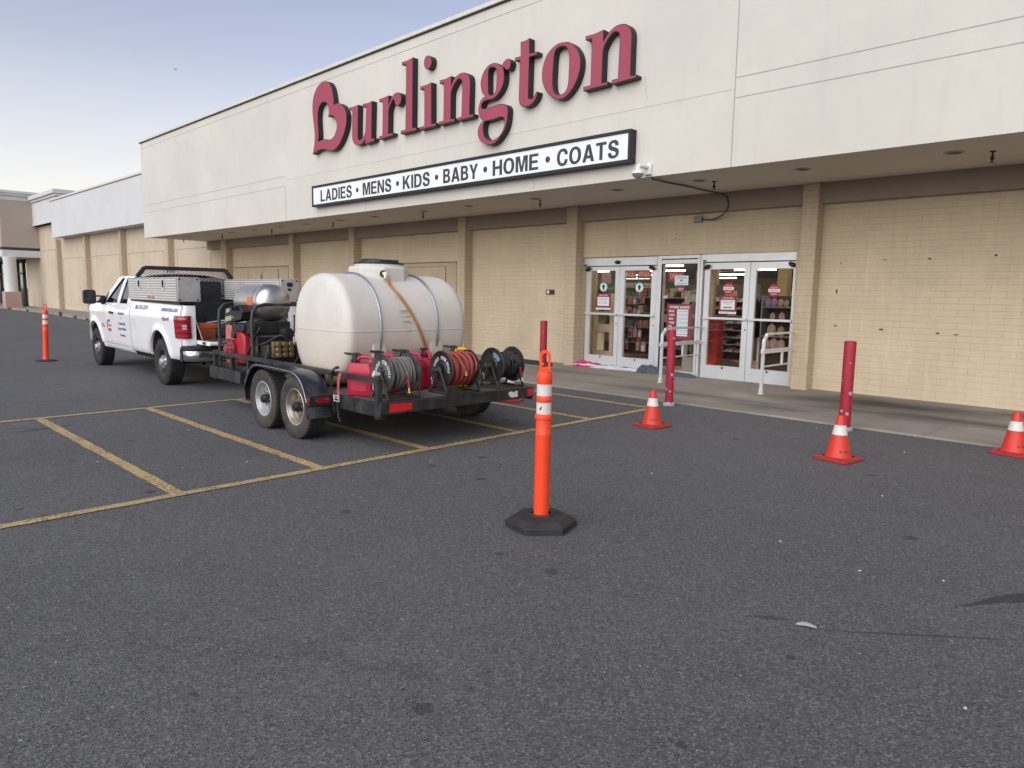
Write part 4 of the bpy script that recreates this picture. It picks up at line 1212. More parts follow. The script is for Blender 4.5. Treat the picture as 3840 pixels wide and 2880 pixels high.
# security gates
def gate(label, x, y, w_, h_, rz, mat):
    t = thing('security_gate', label, 'security gate', (x, y, .03), rz)
    out = rrect(-w_ / 2, w_ / 2, 0, h_, .10, 6)
    hw = w_ * .33
    holes = [[(-hw, a), (hw, a), (hw, b), (hw * .5, b + .018), (-hw * .5, b + .018), (-hw, b)] for a, b in ((h_ * .18, h_ * .44), (h_ * .56, h_ * .685), (h_ * .74, h_ * .90))]
    mb = MB(); mb.prism([out] + holes, lambda u, v, d: (u, d, v), -.035, .035); mb.build('gate_panel', mat, t, .006)
    mb = MB(); mb.box(-w_ / 2 - .03, w_ / 2 + .03, -.10, .10, 0, .03); mb.build('base', mat, t, .01)
m_gate = M('gate_beige', (.66, .55, .42), .45, var=.03)
m_gatew = M('gate_white', (.58, .57, .52), .45, var=.03)
gate('beige security gate panel with cut out windows behind the leftmost door', -10.1, 13.3, .58, 1.62, 0, m_gate)
gate('pale security gate panel behind the narrow glass panel by the store hours board', -7.83, 13.5, .5, 1.62, .9, m_gatew)
# hanging signs
def hang(label, x0, x1, z0, z1, y, s, mat, tm, frac=(.12, .88, .3, .8)):
    t = thing('hanging_sign', label, 'sign', ((x0 + x1) / 2, y, z0))
    w_, h_ = x1 - x0, z1 - z0
    mb = MB(); mb.box(-w_ / 2, w_ / 2, 0, .02, 0, h_); mb.build('board', mat, t)
    word(t, s, -w_ / 2 + w_ * frac[0], -w_ / 2 + w_ * frac[1], h_ * frac[2], h_ * frac[3], tm, .001, .03)
    mb = MB()
    for sx in (-.4, .4): mb.cyl((sx * w_, .01, h_), (sx * w_, .01, 3.3 - z0), .006, seg=6)
    mb.build('hanger', m_dkshelf, t)
m_signred = M('sign_red', (.42, .06, .065), .5)
m_pink = M('sign_pink_ink', (.66, .40, .38), .5)
hang('red hanging sign reading DEALS seen through the second door', -12.45, -11.83, 2.09, 2.30, 17, 'DEALS', m_signred, m_pink)
hang('red hanging sign reading STEALS seen through the second door', -11.77, -11.33, 2.09, 2.30, 17, 'STEALS', m_signred, m_pink)
hang('red hanging sign reading DEALS seen behind the pale notice', -10.75, -10.28, 2.0, 2.28, 17, 'DEALS', m_signred, m_pink)
hang('red hanging sign reading DEALS at the right side of the narrow glass panel', -9.92, -9.5, 2.0, 2.28, 17, 'DEALS', m_signred, m_pink)
hang('pale wall sign reading COSMETICS above the shelves behind the second door', -14.4, -13.2, 1.84, 2.02, 20, 'COSMETICS', M('sign_cream', (.45, .40, .34), .6), m_dkshelf)
hang('pale sign with red words behind the rightmost door', -7.6, -7.0, 1.55, 1.75, 16.6, 'DESIGNER HANDBAGS', M('sign_cream', (.45, .40, .34), .6), m_signred, (.1, .9, .35, .65))
# rack of pink hanging packets behind the second door
rk = thing('display_rack', 'dark wire display rack behind the second door from the left', 'rack', (-9.7, 14.05, .03))
mb = MB()
for x in (-.42, 0, .42): mb.cyl((x, .0, .02), (x, .0, 2.0), .014, seg=8)
for z in [.1 + .13 * i for i in range(15)]: mb.cyl((-.45, 0.01, z), (.45, 0.01, z), .005, seg=6)
mb.build('grid', m_dkshelf, rk)
mb = MB(); mb.box(-.5, .5, -.2, .25, .02, .06); mb.build('base', m_dkshelf, rk)
packs = [(-9.98, 1.40, .1, .2), (-9.86, 1.41, .1, .2), (-9.73, 1.40, .1, .2), (-9.60, 1.42, .1, .2), (-9.49, 1.43, .07, .17), (-9.96, 1.16, .08, .17), (-9.85, 1.17, .08, .17), (-9.72, 1.15, .1, .18), (-9.60, 1.16, .09, .17), (-9.83, .63, .1, .23), (-9.69, .64, .11, .23), (-9.56, .64, .09, .2), (-9.93, .35, .08, .22), (-9.60, .33, .09, .22), (-9.45, .31, .13, .25)]
tone = [('pink', (.55, .24, .28)), ('dusty pink', (.46, .22, .25)), ('lilac', (.40, .26, .38)), ('peach', (.55, .33, .24))]
pm = [M('packet_' + a.replace(' ', '_'), c_, .5) for a, c_ in tone]
for i, (x, z, w_, h_) in enumerate(packs):
    q = (i * 7 + (i // 3)) % 4
    t = thing('hanging_packet', 'hanging card packet on the wire rack behind the second door, %s' % ['top row', 'second row', 'third row', 'bottom row'][0 if i < 5 else 1 if i < 9 else 2 if i < 12 else 3], 'packet', (x, 13.98, z), group='packets on the wire rack %s' % ['top row', 'second row', 'third row', 'bottom row'][0 if i < 5 else 1 if i < 9 else 2 if i < 12 else 3])
    mb = MB(); mb.prism([[(-w_ / 2, 0), (w_ / 2, 0), (w_ / 2, h_ * .85), (w_ * .15, h_ * .85), (w_ * .15, h_), (-w_ * .15, h_), (-w_ * .15, h_ * .85), (-w_ / 2, h_ * .85)]], lambda u, v, d: (u, d, v), -.008, .008); mb.build('card', pm[q], t)
    mb = MB(); mb.box(-w_ * .32, w_ * .32, -.022, -.0085, h_ * .1, h_ * .6); mb.build('contents', [m_dkshelf, pm[(q + 1) % 4], m_paper][i % 3], t)
# shelving: (x centre, y, width, shelf heights, item tones)
def shelving(label, x, y, w_, zs, rz=0., top=1.9, d_=.5):
    t = thing('shelf_unit', label, 'shelf', (x, y, .03), rz)
    mb = MB(); mb.box(-w_ / 2, w_ / 2, d_ * .5, d_ * .5 + .03, 0, top); mb.build('back_panel', m_dkshelf, t)
    for z in zs:
        mb = MB(); mb.box(-w_ / 2, w_ / 2, -d_ / 2, d_ / 2, z - .03, z); mb.build('shelf', m_shelfm, t, .003)
    mb = MB(); mb.box(-w_ / 2 - .03, -w_ / 2, -d_ / 2, d_ / 2, 0, top); mb.box(w_ / 2, w_ / 2 + .03, -d_ / 2, d_ / 2, 0, top); mb.build('side_panel', m_shelfm, t)
    return t
zs3 = [.22, .40, .58, .76, .94, 1.12, 1.30, 1.48]
shelving('wide shelf unit of pale shoes on dark shelves behind the third door', -9.3, 17, 2.1, zs3)
shoe_m = [M('shoe_cream', (.55, .47, .42), .5), M('shoe_white', (.60, .58, .55), .5), M('shoe_black', (.02, .02, .022), .4), M('shoe_rose', (.55, .30, .28), .5)]
def shoe(mat):
    mb = MB()
    for s_ in (-.05, .05):
        mb.add([(s_ + a * .04, b, c) for a, b, c in ((-1, -.12, 0), (1, -.12, 0), (1, .12, 0), (-1, .12, 0), (-.8, -.10, .03), (.8, -.10, .03), (.8, .0, .05), (-.8, .0, .05), (.9, .12, .085), (-.9, .12, .085))],
               [(3, 2, 1, 0), (0, 1, 5, 4), (4, 5, 6, 7), (7, 6, 8, 9), (9, 8, 2, 3), (1, 2, 8, 6, 5), (0, 4, 7, 9, 3)])
    return mb.build('pair_of_shoes', mat, None)
protos = [shoe(m_) for m_ in shoe_m]
used = [False] * 4
rs = random.Random(11)
for zi, z in enumerate(zs3):
    for xi in range(7):
        if rs.random() < .22: continue
        q = rs.choice([0, 1, 0, 1, 2, 3])
        o = protos[q] if not used[q] else protos[q].copy()
        if used[q]: COL.objects.link(o)
        used[q] = True
        o.location = (-10.15 + xi * .28 + rs.uniform(-.03, .03), 16.88, .031 + z)
        nm = ['cream', 'white', 'black', 'rose'][q]
        tag(o, '%s pair of shoes on the shelf unit behind the third door, %s shelves' % (nm, 'upper' if zi > 3 else 'lower'), 'shoes', '%s shoes on the %s shelves' % (nm, 'upper' if zi > 3 else 'lower'))
zsc = [.3, .62, .95, 1.25, 1.55]
shelving('shelf unit with mixed bottles and boxes behind the narrow glass panel', -9.6, 15.6, 1.1, zsc, 0, 1.75, .4)
bx_m = [M('box_' + n_, c_, .5) for n_, c_ in (('coral', (.45, .14, .11)), ('cream', (.5, .44, .38)), ('charcoal', (.05, .05, .055)), ('blush', (.48, .30, .29)), ('teal', (.10, .20, .20)))]
ordn = ['bottom', 'second', 'third', 'fourth', 'top']
cn = ['coral', 'cream', 'charcoal', 'blush', 'teal']
rs = random.Random(5)
def goods(x0, x1, y, zs_, where, wmin=.06, wmax=.15):
    for zi, z in enumerate(zs_):
        x = x0
        while x < x1 - wmax:
            w_, h_ = rs.uniform(wmin, wmax), rs.uniform(.10, .22)
            q = rs.randrange(5)
            mb = MB(); mb.box(-w_ / 2, w_ / 2, -.08, .08, 0, h_); mb.box(-w_ * .35, w_ * .35, -.082, -.08, h_ * .3, h_ * .7)
            o = mb.build('goods_box', bx_m[q], None, .004)
            o.location = (x + w_ / 2, y, z + .031)
            tag(o, '%s carton on the %s shelf %s' % (cn[q], ordn[zi], where), 'carton', '%s cartons on the %s shelf %s' % (cn[q], ordn[zi], where))
            x += w_ + rs.uniform(.01, .08)
goods(-10.12, -9.08, 15.5, zsc, 'behind the narrow glass panel')
zsb = [.35, .75, 1.15, 1.55]
shelving('back shelf unit behind the wire rack seen through the second door', -11.3, 16.2, 1.6, zsb, 0, 1.8, .4)
goods(-12.05, -10.55, 16.1, zsb, 'behind the wire rack', .08, .2)
# stacked red shopping baskets
m_basket = M('basket_red', (.50, .035, .03), .4)
bk0 = thing('shopping_basket', 'red plastic shopping basket in the nested stack inside the third door', 'basket', (0, 0, 0), group='nested stack of red shopping baskets')
mb = MB()
for (za, zb_, a0, a1) in ((0, .05, .84, .9), (.05, .20, .9, 1.0)):
    ra = [(x_ * a0, y_ * a0, za) for x_, y_ in rrect(-.21, .21, -.14, .14, .05, 4)]
    rb = [(x_ * a1, y_ * a1, zb_) for x_, y_ in rrect(-.21, .21, -.14, .14, .05, 4)]
    mb.grid([ra, rb], True)
rim = [(x_, y_, .20) for x_, y_ in rrect(-.22, .22, -.15, .15, .05, 4)]
mb.tube(rim, .012, 6, closed=True)
mb.build('basket_shell', m_basket, bk0, fix=False)
mb = MB(); mb.tube([(-.2, 0, .2), (-.19, -.1, .235), (0, -.15, .24), (.19, -.1, .235), (.2, 0, .2)], .008, 6, smooth=3); mb.build('handle', m_dkshelf, bk0)
for i in range(11):
    loc = (-7.50, 13.62, .20 + i * .072)
    if i == 0: bk0.location = loc
    else: dup(bk0, loc)
mb = MB(); mb.lathe([(.16, 0), (.17, .1), (.12, .18)], 20); o = mb.build('basket_stand', m_dkshelf); o.location = (-7.5, 13.62, .03); tag(o, 'dark round stand under the stack of red baskets', 'stand')
# backpacks on a stand behind the rightmost door
st = shelving('stand holding backpacks behind the rightmost door', -6.4, 14.4, .62, [.52, .80, 1.12, 1.40], 0, 1.62, .35)
bag_m = {'lilac': M('bag_lilac', (.36, .25, .40), .7), 'pale pink': M('bag_pink', (.58, .40, .36), .7), 'sand': M('bag_sand', (.48, .36, .25), .7)}
def bag(label, x, z, s_, colr):
    t = thing('backpack', label, 'backpack', (x, 14.26, z + .031), group=None)
    mb = MB()
    rows = []
    for i in range(9):
        v_ = i / 8
        r_ = .52 + .48 * math.sin(PI * min(1, .15 + v_ * .8)) if v_ < 1 else .15
        rows.append([(s_ * r_ * .5 * math.cos(a) * (1 + .04 * math.sin(3 * a + i)), s_ * r_ * .32 * math.sin(a), s_ * 1.25 * v_) for a in [2 * PI * j / 16 for j in range(16)]])
    mb.grid(rows, True); mb.build('bag_body', bag_m[colr], t, smooth=60)
    mb = MB(); mb.ball((0, -s_ * .28, s_ * .36), s_ * .3, s_ * .10, s_ * .27, 12, 8); mb.build('front_pocket', bag_m[colr], t)
    mb = MB(); mb.tube([(-s_ * .1, 0, s_ * 1.2), (0, 0, s_ * 1.38), (s_ * .1, 0, s_ * 1.2)], s_ * .03, 6, smooth=4); mb.build('handle', bag_m[colr], t)
bag('lilac backpack at the left of the top shelf behind the rightmost door', -6.60, 1.40, .13, 'lilac')
bag('lilac backpack second from the left on the top shelf behind the rightmost door', -6.48, 1.40, .135, 'lilac')
bag('sand backpack third on the top shelf behind the rightmost door', -6.34, 1.40, .12, 'sand')
bag('sand backpack at the right end of the top shelf behind the rightmost door', -6.22, 1.40, .11, 'sand')
bag('pale pink backpack left on the middle shelf behind the rightmost door', -6.50, 1.12, .12, 'pale pink')
bag('pale pink backpack right on the middle shelf behind the rightmost door', -6.30, 1.12, .13, 'pale pink')
bag('large pale pink backpack on the lower shelf behind the rightmost door', -6.50, .80, .19, 'pale pink')
bag('sand backpack on the lower shelf behind the rightmost door', -6.30, .80, .16, 'sand')
bag('pale pink backpack left on the bottom shelf behind the rightmost door', -6.60, .52, .17, 'pale pink')
bag('pale pink backpack in the middle of the bottom shelf behind the rightmost door', -6.44, .52, .18, 'pale pink')
bag('pale pink backpack right on the bottom shelf behind the rightmost door', -6.28, .52, .17, 'pale pink')
# rail of dark clothes
cr = thing('clothes_rail', 'steel rail of hanging dark clothes behind the rightmost door', 'clothes rail', (-7.0, 14.9, .03))
mb = MB(); mb.tube([(-.45, 0, 0), (-.45, 0, 1.62), (.35, 0, 1.62), (.35, 0, 0)], .015, 8); mb.build('rail', m_shelfm, cr)
for i in range(7):
    mb = MB()
    x = -.36 + i * .1
    rows = []
    for j in range(9):
        v_ = j / 8
        hw = .05 + .20 * min(1, v_ * 3)
        rows.append([(x + .02 * math.sin(a * 3 + j + i) + .015 * math.cos(a), -hw * math.cos(a), 1.55 - v_ * (.75 + .05 * (i % 3))) for a in [2 * PI * q / 14 for q in range(14)]])
    mb.grid(rows, True)
    o = mb.build('hanging_garment', M('garment_navy', (.012, .014, .02), .9) if i == 0 else bpy.data.materials['garment_navy'], None, smooth=60)
    o.location = (-7.0, 14.9, .03)
    tag(o, 'dark garment hanging on the steel clothes rail behind the rightmost door', 'garment', 'dark garments on the clothes rail')
# small posters and price cards seen inside
for x, y, z0, z1, w_, lab, mt in ((-7.62, 14.6, 1.5, 1.75, .28, 'orange price card inside behind the third door', M('card_orange', (.62, .34, .17), .6)), (-11.2, 14.8, 1.9, 2.2, .3, 'small floral picture card inside above the beige gate', bx_m[3])):
    mb = MB(); mb.box(-w_ / 2, w_ / 2, -.01, 0, 0, z1 - z0); mb.box(-.006, .006, -.002, .002, z1 - z0, 3.3 - z0)
    o = mb.build('price_card', mt); o.location = (x, y, z0); tag(o, lab, 'card')
# ------------------------------------------------------------------ bollards, cones, delineator posts
def chipped_red():
    m, nt, b = new_mat('chipped_red_paint')
    v = coords(nt)
    base = ramp(nt, noise(nt, v, 3, 5), [(.3, (.27, .014, .030)), (.7, (.36, .022, .044))])
    base = mixc(nt, ramp(nt, noise(nt, coords(nt, (1, 1, .3)), 9, 6, .7), [(.55, 0.), (.75, .4)]), base, (.19, .012, .022))
    vo = N(nt, 'ShaderNodeTexVoronoi'); vo.inputs['Scale'].default_value = 14
    nn = N(nt, 'ShaderNodeTexNoise'); nn.inputs['Scale'].default_value = 40
    L(nt, v, nn.inputs['Vector'])
    s = N(nt, 'ShaderNodeVectorMath', operation='SCALE'); s.inputs['Scale'].default_value = .03; L(nt, nn.outputs['Color'], s.inputs[0])
    a = N(nt, 'ShaderNodeVectorMath', operation='ADD'); L(nt, v, a.inputs[0]); L(nt, s.outputs[0], a.inputs[1]); L(nt, a.outputs[0], vo.inputs['Vector'])
    sp = N(nt, 'ShaderNodeSeparateColor'); L(nt, vo.outputs['Color'], sp.inputs[0])
    th = N(nt, 'ShaderNodeMath', operation='MULTIPLY_ADD'); L(nt, sp.outputs[0], th.inputs[0]); th.inputs[1].default_value = .9; th.inputs[2].default_value = -.50
    lt = N(nt, 'ShaderNodeMath', operation='LESS_THAN'); L(nt, vo.outputs['Distance'], lt.inputs[0]); L(nt, th.outputs[0], lt.inputs[1])
    base = mixc(nt, mul(nt, lt.outputs[0], .8), base, (.42, .36, .36))
    big = ramp(nt, noise(nt, v, 4.2, 3), [(.70, 0.), (.72, .75)])
    base = mixc(nt, big, base, (.40, .33, .33))
    L(nt, base, b.inputs['Base Color'])
    b.inputs['Roughness'].default_value = .55
    b.inputs['Specular IOR Level'].default_value = .3
    bump(nt, b, noise(nt, v, 25, 4), .12, .004)
    return m
m_boll = chipped_red()
m_grout = M('grout', (.30, .30, .31), .9, bmp=.6, bscale=40)
def bollard(label, x, y, z, h, r):
    t = thing('bollard', label, 'bollard', (x, y, z))
    mb = MB(); mb.lathe([(r, -.02), (r, h - .012), (r - .004, h - .003), (r - .012, h), (.001, h + .002)], 32); mb.build('pipe', m_boll, t, smooth=40)
    mb = MB()
    rows = []
    for i, (rr, z_) in enumerate(((r + .02, -.005), (r + .025, .03), (r + .004, .055))):
        rows.append([((rr + .014 * math.sin(5 * a + i) * (1 - i * .3)) * math.cos(a), (rr + .012 * math.cos(3 * a)) * math.sin(a), z_ + .008 * math.sin(4 * a)) for a in [2 * PI * j / 24 for j in range(24)]])
    mb.grid(rows, True); mb.build('base_grout', m_grout, t, smooth=60)
bollard('chipped dark red steel bollard before the store hours board', -5.63, 9.06, .0, 1.115, .060)
bollard('chipped dark red steel bollard with an orange cone right in front of it', -3.118, 9.03, .0, 1.10, .069)
bollard('dark red steel bollard on the walk seen behind the handle of the tall orange post', -9.36, 10.4, .03, 1.06, .070)

m_cone = M('cone_orange_red', (.60, .032, .015), .5, var=.08, dirt=.18, dirtc=(.25, .06, .04), dscale=7)
m_cbase = M('cone_base_red', (.40, .022, .025), .5, var=.1, dirt=.35, dirtc=(.20, .05, .05), dscale=9)
m_refl = M('reflective_white', (.66, .66, .63), .4, var=.06, dirt=.3, dirtc=(.40, .36, .32), dscale=6, streak=.2)
def cone(label, x, y, rz):
    t = thing('traffic_cone', label, 'cone', (x, y, .004), rz, group='orange traffic cones')
    mb = MB()
    mb.lathe([(.128, .028), (.122, .04), (.118, .05), (.113, .056), (.0355, .435), (.033, .444), (.028, .447), (.024, .444), (.024, .40)], 36); mb.build('cone_body', m_cone, t, smooth=40)
    mb = MB(); z0, z1 = .255, .352
    rr = lambda z: .113 + (.0355 - .113) * (z - .056) / (.435 - .056) + .0015
    mb.lathe([(rr(z0), z0), (rr(z1), z1)], 36, caps=False); mb.build('reflective_collar', m_refl, t, smooth=40, fix=False)
    mb = MB()
    sq = rrect(-.18, .18, -.18, .18, .035, 4)
    mb.prism([sq], lambda u, v, d: (u, v, d), 0, .02)
    up = [(a, b, .02) for a, b in sq]; hi = [(a * .78, b * .78, .034) for a, b in sq]; top = [(a * .66, b * .66, .036) for a, b in sq]
    mb.grid([up, hi, top], True)
    mb.build('cone_base', m_cbase, t, .004)
    lb = MB(); a0 = -.9 - rz
    za, zb_ = .085, .103
    pts = [[(rr(z) * math.cos(a0 + .24 * q - .24) + 0, rr(z) * math.sin(a0 + .24 * q - .24), z) for q in range(4)] for z in (za, zb_)]
    lb.grid(pts); o = lb.build('cone_label', m_dark, t, fix=False)
    lw = MB()
    text_fit(lw, 'VIZCON', 0, .5, za + .005, zb_ - .005, lambda u, v, e: ((rr(v) + .001) * math.cos(a0 - .13 + u * .9), (rr(v) + .001) * math.sin(a0 - .13 + u * .9), v), .02, 0)
    lw.build('lettering', M('label_yellow', (.6, .42, .05), .5), o, smooth=0)
    return t
cone('orange traffic cone near the left chipped bollard at the end of the yellow bay lines', -4.84, 7.42, -.12)
cone('orange traffic cone right against the right red bollard', -2.56, 7.31, -.17)
cone('orange traffic cone at the right edge of the picture by the walk', -1.38, 9.02, -.14)
cone('orange traffic cone mostly hidden behind the rear corner of the trailer', -7.45, 7.55, .5)

m_post = M('post_orange', (.90, .068, .016), .45, var=.05, scale=3, dirt=.12, dirtc=(.45, .06, .03), dscale=5)
m_pbase = M('post_base_black', (.018, .018, .019), .62, var=.25, scale=5, bmp=.3, bscale=90, dirt=.3, dirtc=(.06, .058, .055), dscale=5)
def delineator(label, x, y, rz, tilt=0., tiltdir=0., brz=None, flat=False):
    t = thing('delineator_post', label, 'delineator post', (x, y, 0), rz, group='orange delineator posts')
    T_ = Matrix.Rotation(tilt, 4, Vector((math.cos(tiltdir), math.sin(tiltdir), 0)))
    def mk(): 
        mb = MB(); mb.X = T_; return mb
    mb = MB()
    R_ = .242 if not flat else .2
    hx = [(R_ * math.cos(rad(a)) * 1.04, R_ * math.sin(rad(a))) for a in range(0, 360, 60)]
    h0 = .045 if not flat else .02
    rows = [[(a, b, 0) for a, b in hx], [(a, b, h0) for a, b in hx], [(a * .80, b * .80, h0 * 1.75) for a, b in hx], [(a * .40, b * .40, h0 * 1.85) for a, b in hx], [(a * .36, b * .36, h0 * 2.15) for a, b in hx], [(a * .3, b * .3, h0 * 2.15) for a, b in hx], [(a * .3, b * .3, h0) for a, b in hx]]
    mb.grid(rows, True); mb.build('rubber_base', m_pbase, t, .004)
    mb = mk()
    mb.lathe([(.060, .03), (.062, .075), (.058, .085), (.053, .09), (.0535, .645), (.0545, .65), (.0545, .656), (.0525, .66), (.0515, .755), (.059, .76), (.061, .776), (.058, .788), (.0505, .792), (.0505, .874), (.0525, .877), (.0525, .916), (.0505, .919), (.0505, 1.0), (.052, 1.003), (.052, 1.055), (.0495, 1.066), (.0465, 1.072), (.047, 1.084), (.040, 1.09), (.02, 1.091), (.001, 1.091)], 36)
    mb.build('tube', m_post, t, smooth=40)
    for z0, z1 in ((.794, .873), (.920, .998)):
        mb = mk(); mb.lathe([(.0517, z0), (.0517, z1)], 36, caps=False)
        mb.build('reflective_band', m_refl, t, smooth=40, fix=False)
    mb = mk()
    ho = [(-.038, 1.088), (.038, 1.088)] + [(.038 * math.cos(rad(a)), 1.186 + .042 * math.sin(rad(a))) for a in range(0, 181, 18)]
    hi = [(-.021, 1.112), (.021, 1.112)] + [(.021 * math.cos(rad(a)), 1.182 + .025 * math.sin(rad(a))) for a in range(0, 181, 18)]
    mb.prism([ho, list(reversed(hi))], lambda u, v, d: (u, d, v), -.011, .011)
    mb.build('handle_loop', m_post, t, .004)
    return t
ang = math.atan2(3.5, -3.2) - PI / 2
dl_ = delineator('tall orange delineator post with two white bands on a black octagonal base in the foreground', -3.199, 3.568, ang + .1, .004, 1.2)
mb = MB(); 
for k in range(5):
    mb.ball((-.028 + k * .002, -.0515 + k * .0006, .83 + .004 * k), .006 - k * .0006, .0012, .004, 8, 6)
mb.build('scuff', m_dark, dl_)
dl2 = delineator('leaning orange delineator post with two white bands standing on the asphalt left of the pickup', -17.80, 3.82, 1.2, .05, 2.4, flat=True)

# ------------------------------------------------------------------ litter and weeds
def leafy(name, label, cat, x, y, s_, col_, rz, grp=None):
    mb = MB()
    rows = []
    for i in range(7):
        u = i / 6
        hw = .42 * math.sin(PI * min(1, .06 + u * .9)) ** .8
        rows.append([(s_ * (u - .5), s_ * hw * q * .5, s_ * (.10 * q * q + .06 * math.sin(u * 4) + .02)) for q in (-1, -.5, 0, .5, 1)])
    mb.grid(rows)
    o = mb.build(name, col_, None, smooth=60, fix=False)
    sol = o.modifiers.new('t', 'SOLIDIFY'); sol.thickness = .002
    o.location = (x, y, .003); o.rotation_euler.z = rz
    return tag(o, label, cat, grp)
m_leaf = M('pale_wrapper', (.42, .44, .46), .4, var=.15)
leafy('dry_leaf', 'pale curled leaf or wrapper lying on the asphalt at the lower right', 'litter', -1.274, 3.387, .095, m_leaf, .5)
rs = random.Random(21)
m_scrap = M('white_scrap', (.6, .6, .58), .6)
for i, (x, y) in enumerate([(-1.35, 4.35), (-.96, 4.55), (-.55, 3.15), (-1.9, 4.5), (-6.3, 2.9), (-3.5, 5.4), (-8.2, 3.1), (-3.4, 8.9), (-2.9, 8.4), (-5.2, 4.2), (-7.2, 1.9), (-2.2, 8.2), (-1.8, 6.2)]):
    n_ = 5
    mb = MB(); mb.prism([[(.011 * rs.uniform(.5, 1.1) * math.cos(2 * PI * k / n_), .011 * rs.uniform(.4, 1) * math.sin(2 * PI * k / n_)) for k in range(n_)]], lambda u, v, d: (u, v, d), 0, .004)
    o = mb.build('paper_scrap', m_scrap); o.location = (x, y, .002); o.rotation_euler.z = rs.uniform(0, 6)
    tag(o, 'tiny white scrap of litter on the dark asphalt', 'litter', 'tiny white scraps on the asphalt')
m_weed = M('weed_green', (.10, .115, .055), .8, var=.3)
for i, (x, y, s_) in enumerate([(-44.8, 10.45, .22), (-48.4, 10.6, .16), (-41.2, 10.25, .16), (-53.0, 10.58, .14), (-38.6, 10.12, .13)]):
    mb = MB()
    for k in range(22):
        a = rs.uniform(0, 2 * PI); r_ = rs.uniform(.2, 1) * s_ * 1.3; h_ = rs.uniform(.3, 1.1) * s_
        d_ = Vector((math.cos(a), math.sin(a), 0)); p_ = Vector((-d_.y, d_.x, 0)) * s_ * .09
        a0_, m0_, e0_ = d_ * .02, d_ * r_ * .55 + Vector((0, 0, h_)), d_ * r_ + Vector((0, 0, h_ * .8))
        mb.add([a0_ - p_ * .5, a0_ + p_ * .5, m0_ + p_, m0_ - p_, e0_], [(0, 1, 2, 3), (3, 2, 4)])
    o = mb.build('weed', m_weed, None, smooth=0, fix=False); o.location = (x, y - .03, 0)
    tag(o, 'small green weed growing along the foot of the kerb below the tan wall', 'weed', 'weeds growing along the kerb')
# a far airliner in the sky
pl = thing('airplane', 'tiny distant airplane high in the pale blue sky', 'airplane', (-5237, 1995, 1488), rz=.9)

m_pl = M('aircraft_grey', (.10, .11, .13), .5)
mb = MB(); mb.lathe([(.1, -16), (1.2, -13), (1.9, -8), (1.9, 9), (1.3, 13), (.1, 17)], 14, axis='y'); mb.build('fuselage', m_pl, pl)
mb = MB()
for s_ in (-1, 1): mb.add([(s_ * 1.5, 3, -.5), (s_ * 1.5, -4, -.5), (s_ * 18, -7, 2.2), (s_ * 18, -5, 2.2), (s_ * 1.5, 3, .3), (s_ * 1.5, -4, .3), (s_ * 18, -7, 2.5), (s_ * 18, -5, 2.5)], [(0, 1, 2, 3), (4, 7, 6, 5), (0, 4, 5, 1), (1, 5, 6, 2), (2, 6, 7, 3), (3, 7, 4, 0)])
mb.build('wing', m_pl, pl)
mb = MB(); mb.box(-.3, .3, -15, -11, 1.5, 7); mb.box(-6, 6, -15, -12.5, 1.2, 1.6); mb.build('tail_fin', m_pl, pl)
for s_ in (-1, 1):
    mb = MB(); mb.cyl((s_ * 6, -2, -1.6), (s_ * 6, 3, -1.6), 1.1, seg=12); mb.build('engine', m_pl, pl)
# ------------------------------------------------------------------ trailer frame: +x forward, +y to the near (left) side
YT = PI - rad(1.7)
FW = Vector((-math.cos(rad(1.7)), math.sin(rad(1.7)), 0)); LF = Vector((-math.sin(rad(1.7)), -math.cos(rad(1.7)), 0))
def tl(x, y, z, o=(-5.66, 5.03)):
    p_ = Vector((o[0], o[1], 0)) + FW * x + LF * y
    return (p_.x, p_.y, z)
m_steel = M('trailer_black', (.017, .019, .022), .45, .1, .35, 5, .15, 70, dirt=.4, dirtc=(.085, .083, .078), dscale=5, dthr=.55, streak=.45)
m_fender = M('fender_black', (.010, .013, .019), .26, .0, .3, 3, dirt=.35, dirtc=(.09, .09, .09), dscale=5, coat=.5)
m_edge = M('worn_steel_edge', (.33, .31, .29), .4, .6, .25, 12)
def wood():
    m, nt, b = new_mat('weathered_deck')
    v = coords(nt, (1.2, 14, 1))
    base = ramp(nt, noise(nt, v, 3, 7, .65), [(.3, (.085, .072, .06)), (.7, (.20, .175, .15))])
    tc = nt.nodes.new('ShaderNodeTexCoord'); sp = nt.nodes.new('ShaderNodeSeparateXYZ'); L(nt, tc.outputs['Object'], sp.inputs[0])
    md = N(nt, 'ShaderNodeMath', operation='PINGPONG'); md.inputs[1].default_value = .075; L(nt, sp.outputs[1], md.inputs[0])
    base = mixc(nt, ramp(nt, md.outputs[0], [(.0, .85), (.006, 0.)]), base, (.02, .018, .016))
    base = mixc(nt, ramp(nt, noise(nt, coords(nt), 5, 8, .7), [(.52, 0.), (.7, .65)]), base, (.035, .032, .03))
    L(nt, base, b.inputs['Base Color']); b.inputs['Roughness'].default_value = .9
    bump(nt, b, noise(nt, v, 9, 5, .6), .4, .004)
    return m
m_wood = wood()
m_tyre = M('tyre_rubber', (.024, .023, .022), .85, 0, .25, 9, .2, 120, dirt=.55, dirtc=(.085, .075, .062), dscale=5, dthr=.45)
m_tyre2 = M('truck_tyre', (.018, .018, .018), .85, 0, .25, 9, .2, 120, dirt=.35, dirtc=(.05, .048, .045), dscale=5)
m_tread = M('tyre_tread', (.014, .015, .017), .8, 0, .3, 14, .3, 120, dirt=.3, dirtc=(.07, .066, .06), dscale=4)
m_chrome = M('dull_chrome', (.46, .42, .36), .34, .85, .12, 5, dirt=.6, dirtc=(.16, .10, .06), dscale=9, dthr=.58)
m_silver = M('silver_rim', (.46, .47, .49), .38, .6, .08, 5, dirt=.15, dirtc=(.2, .19, .18), dscale=5)
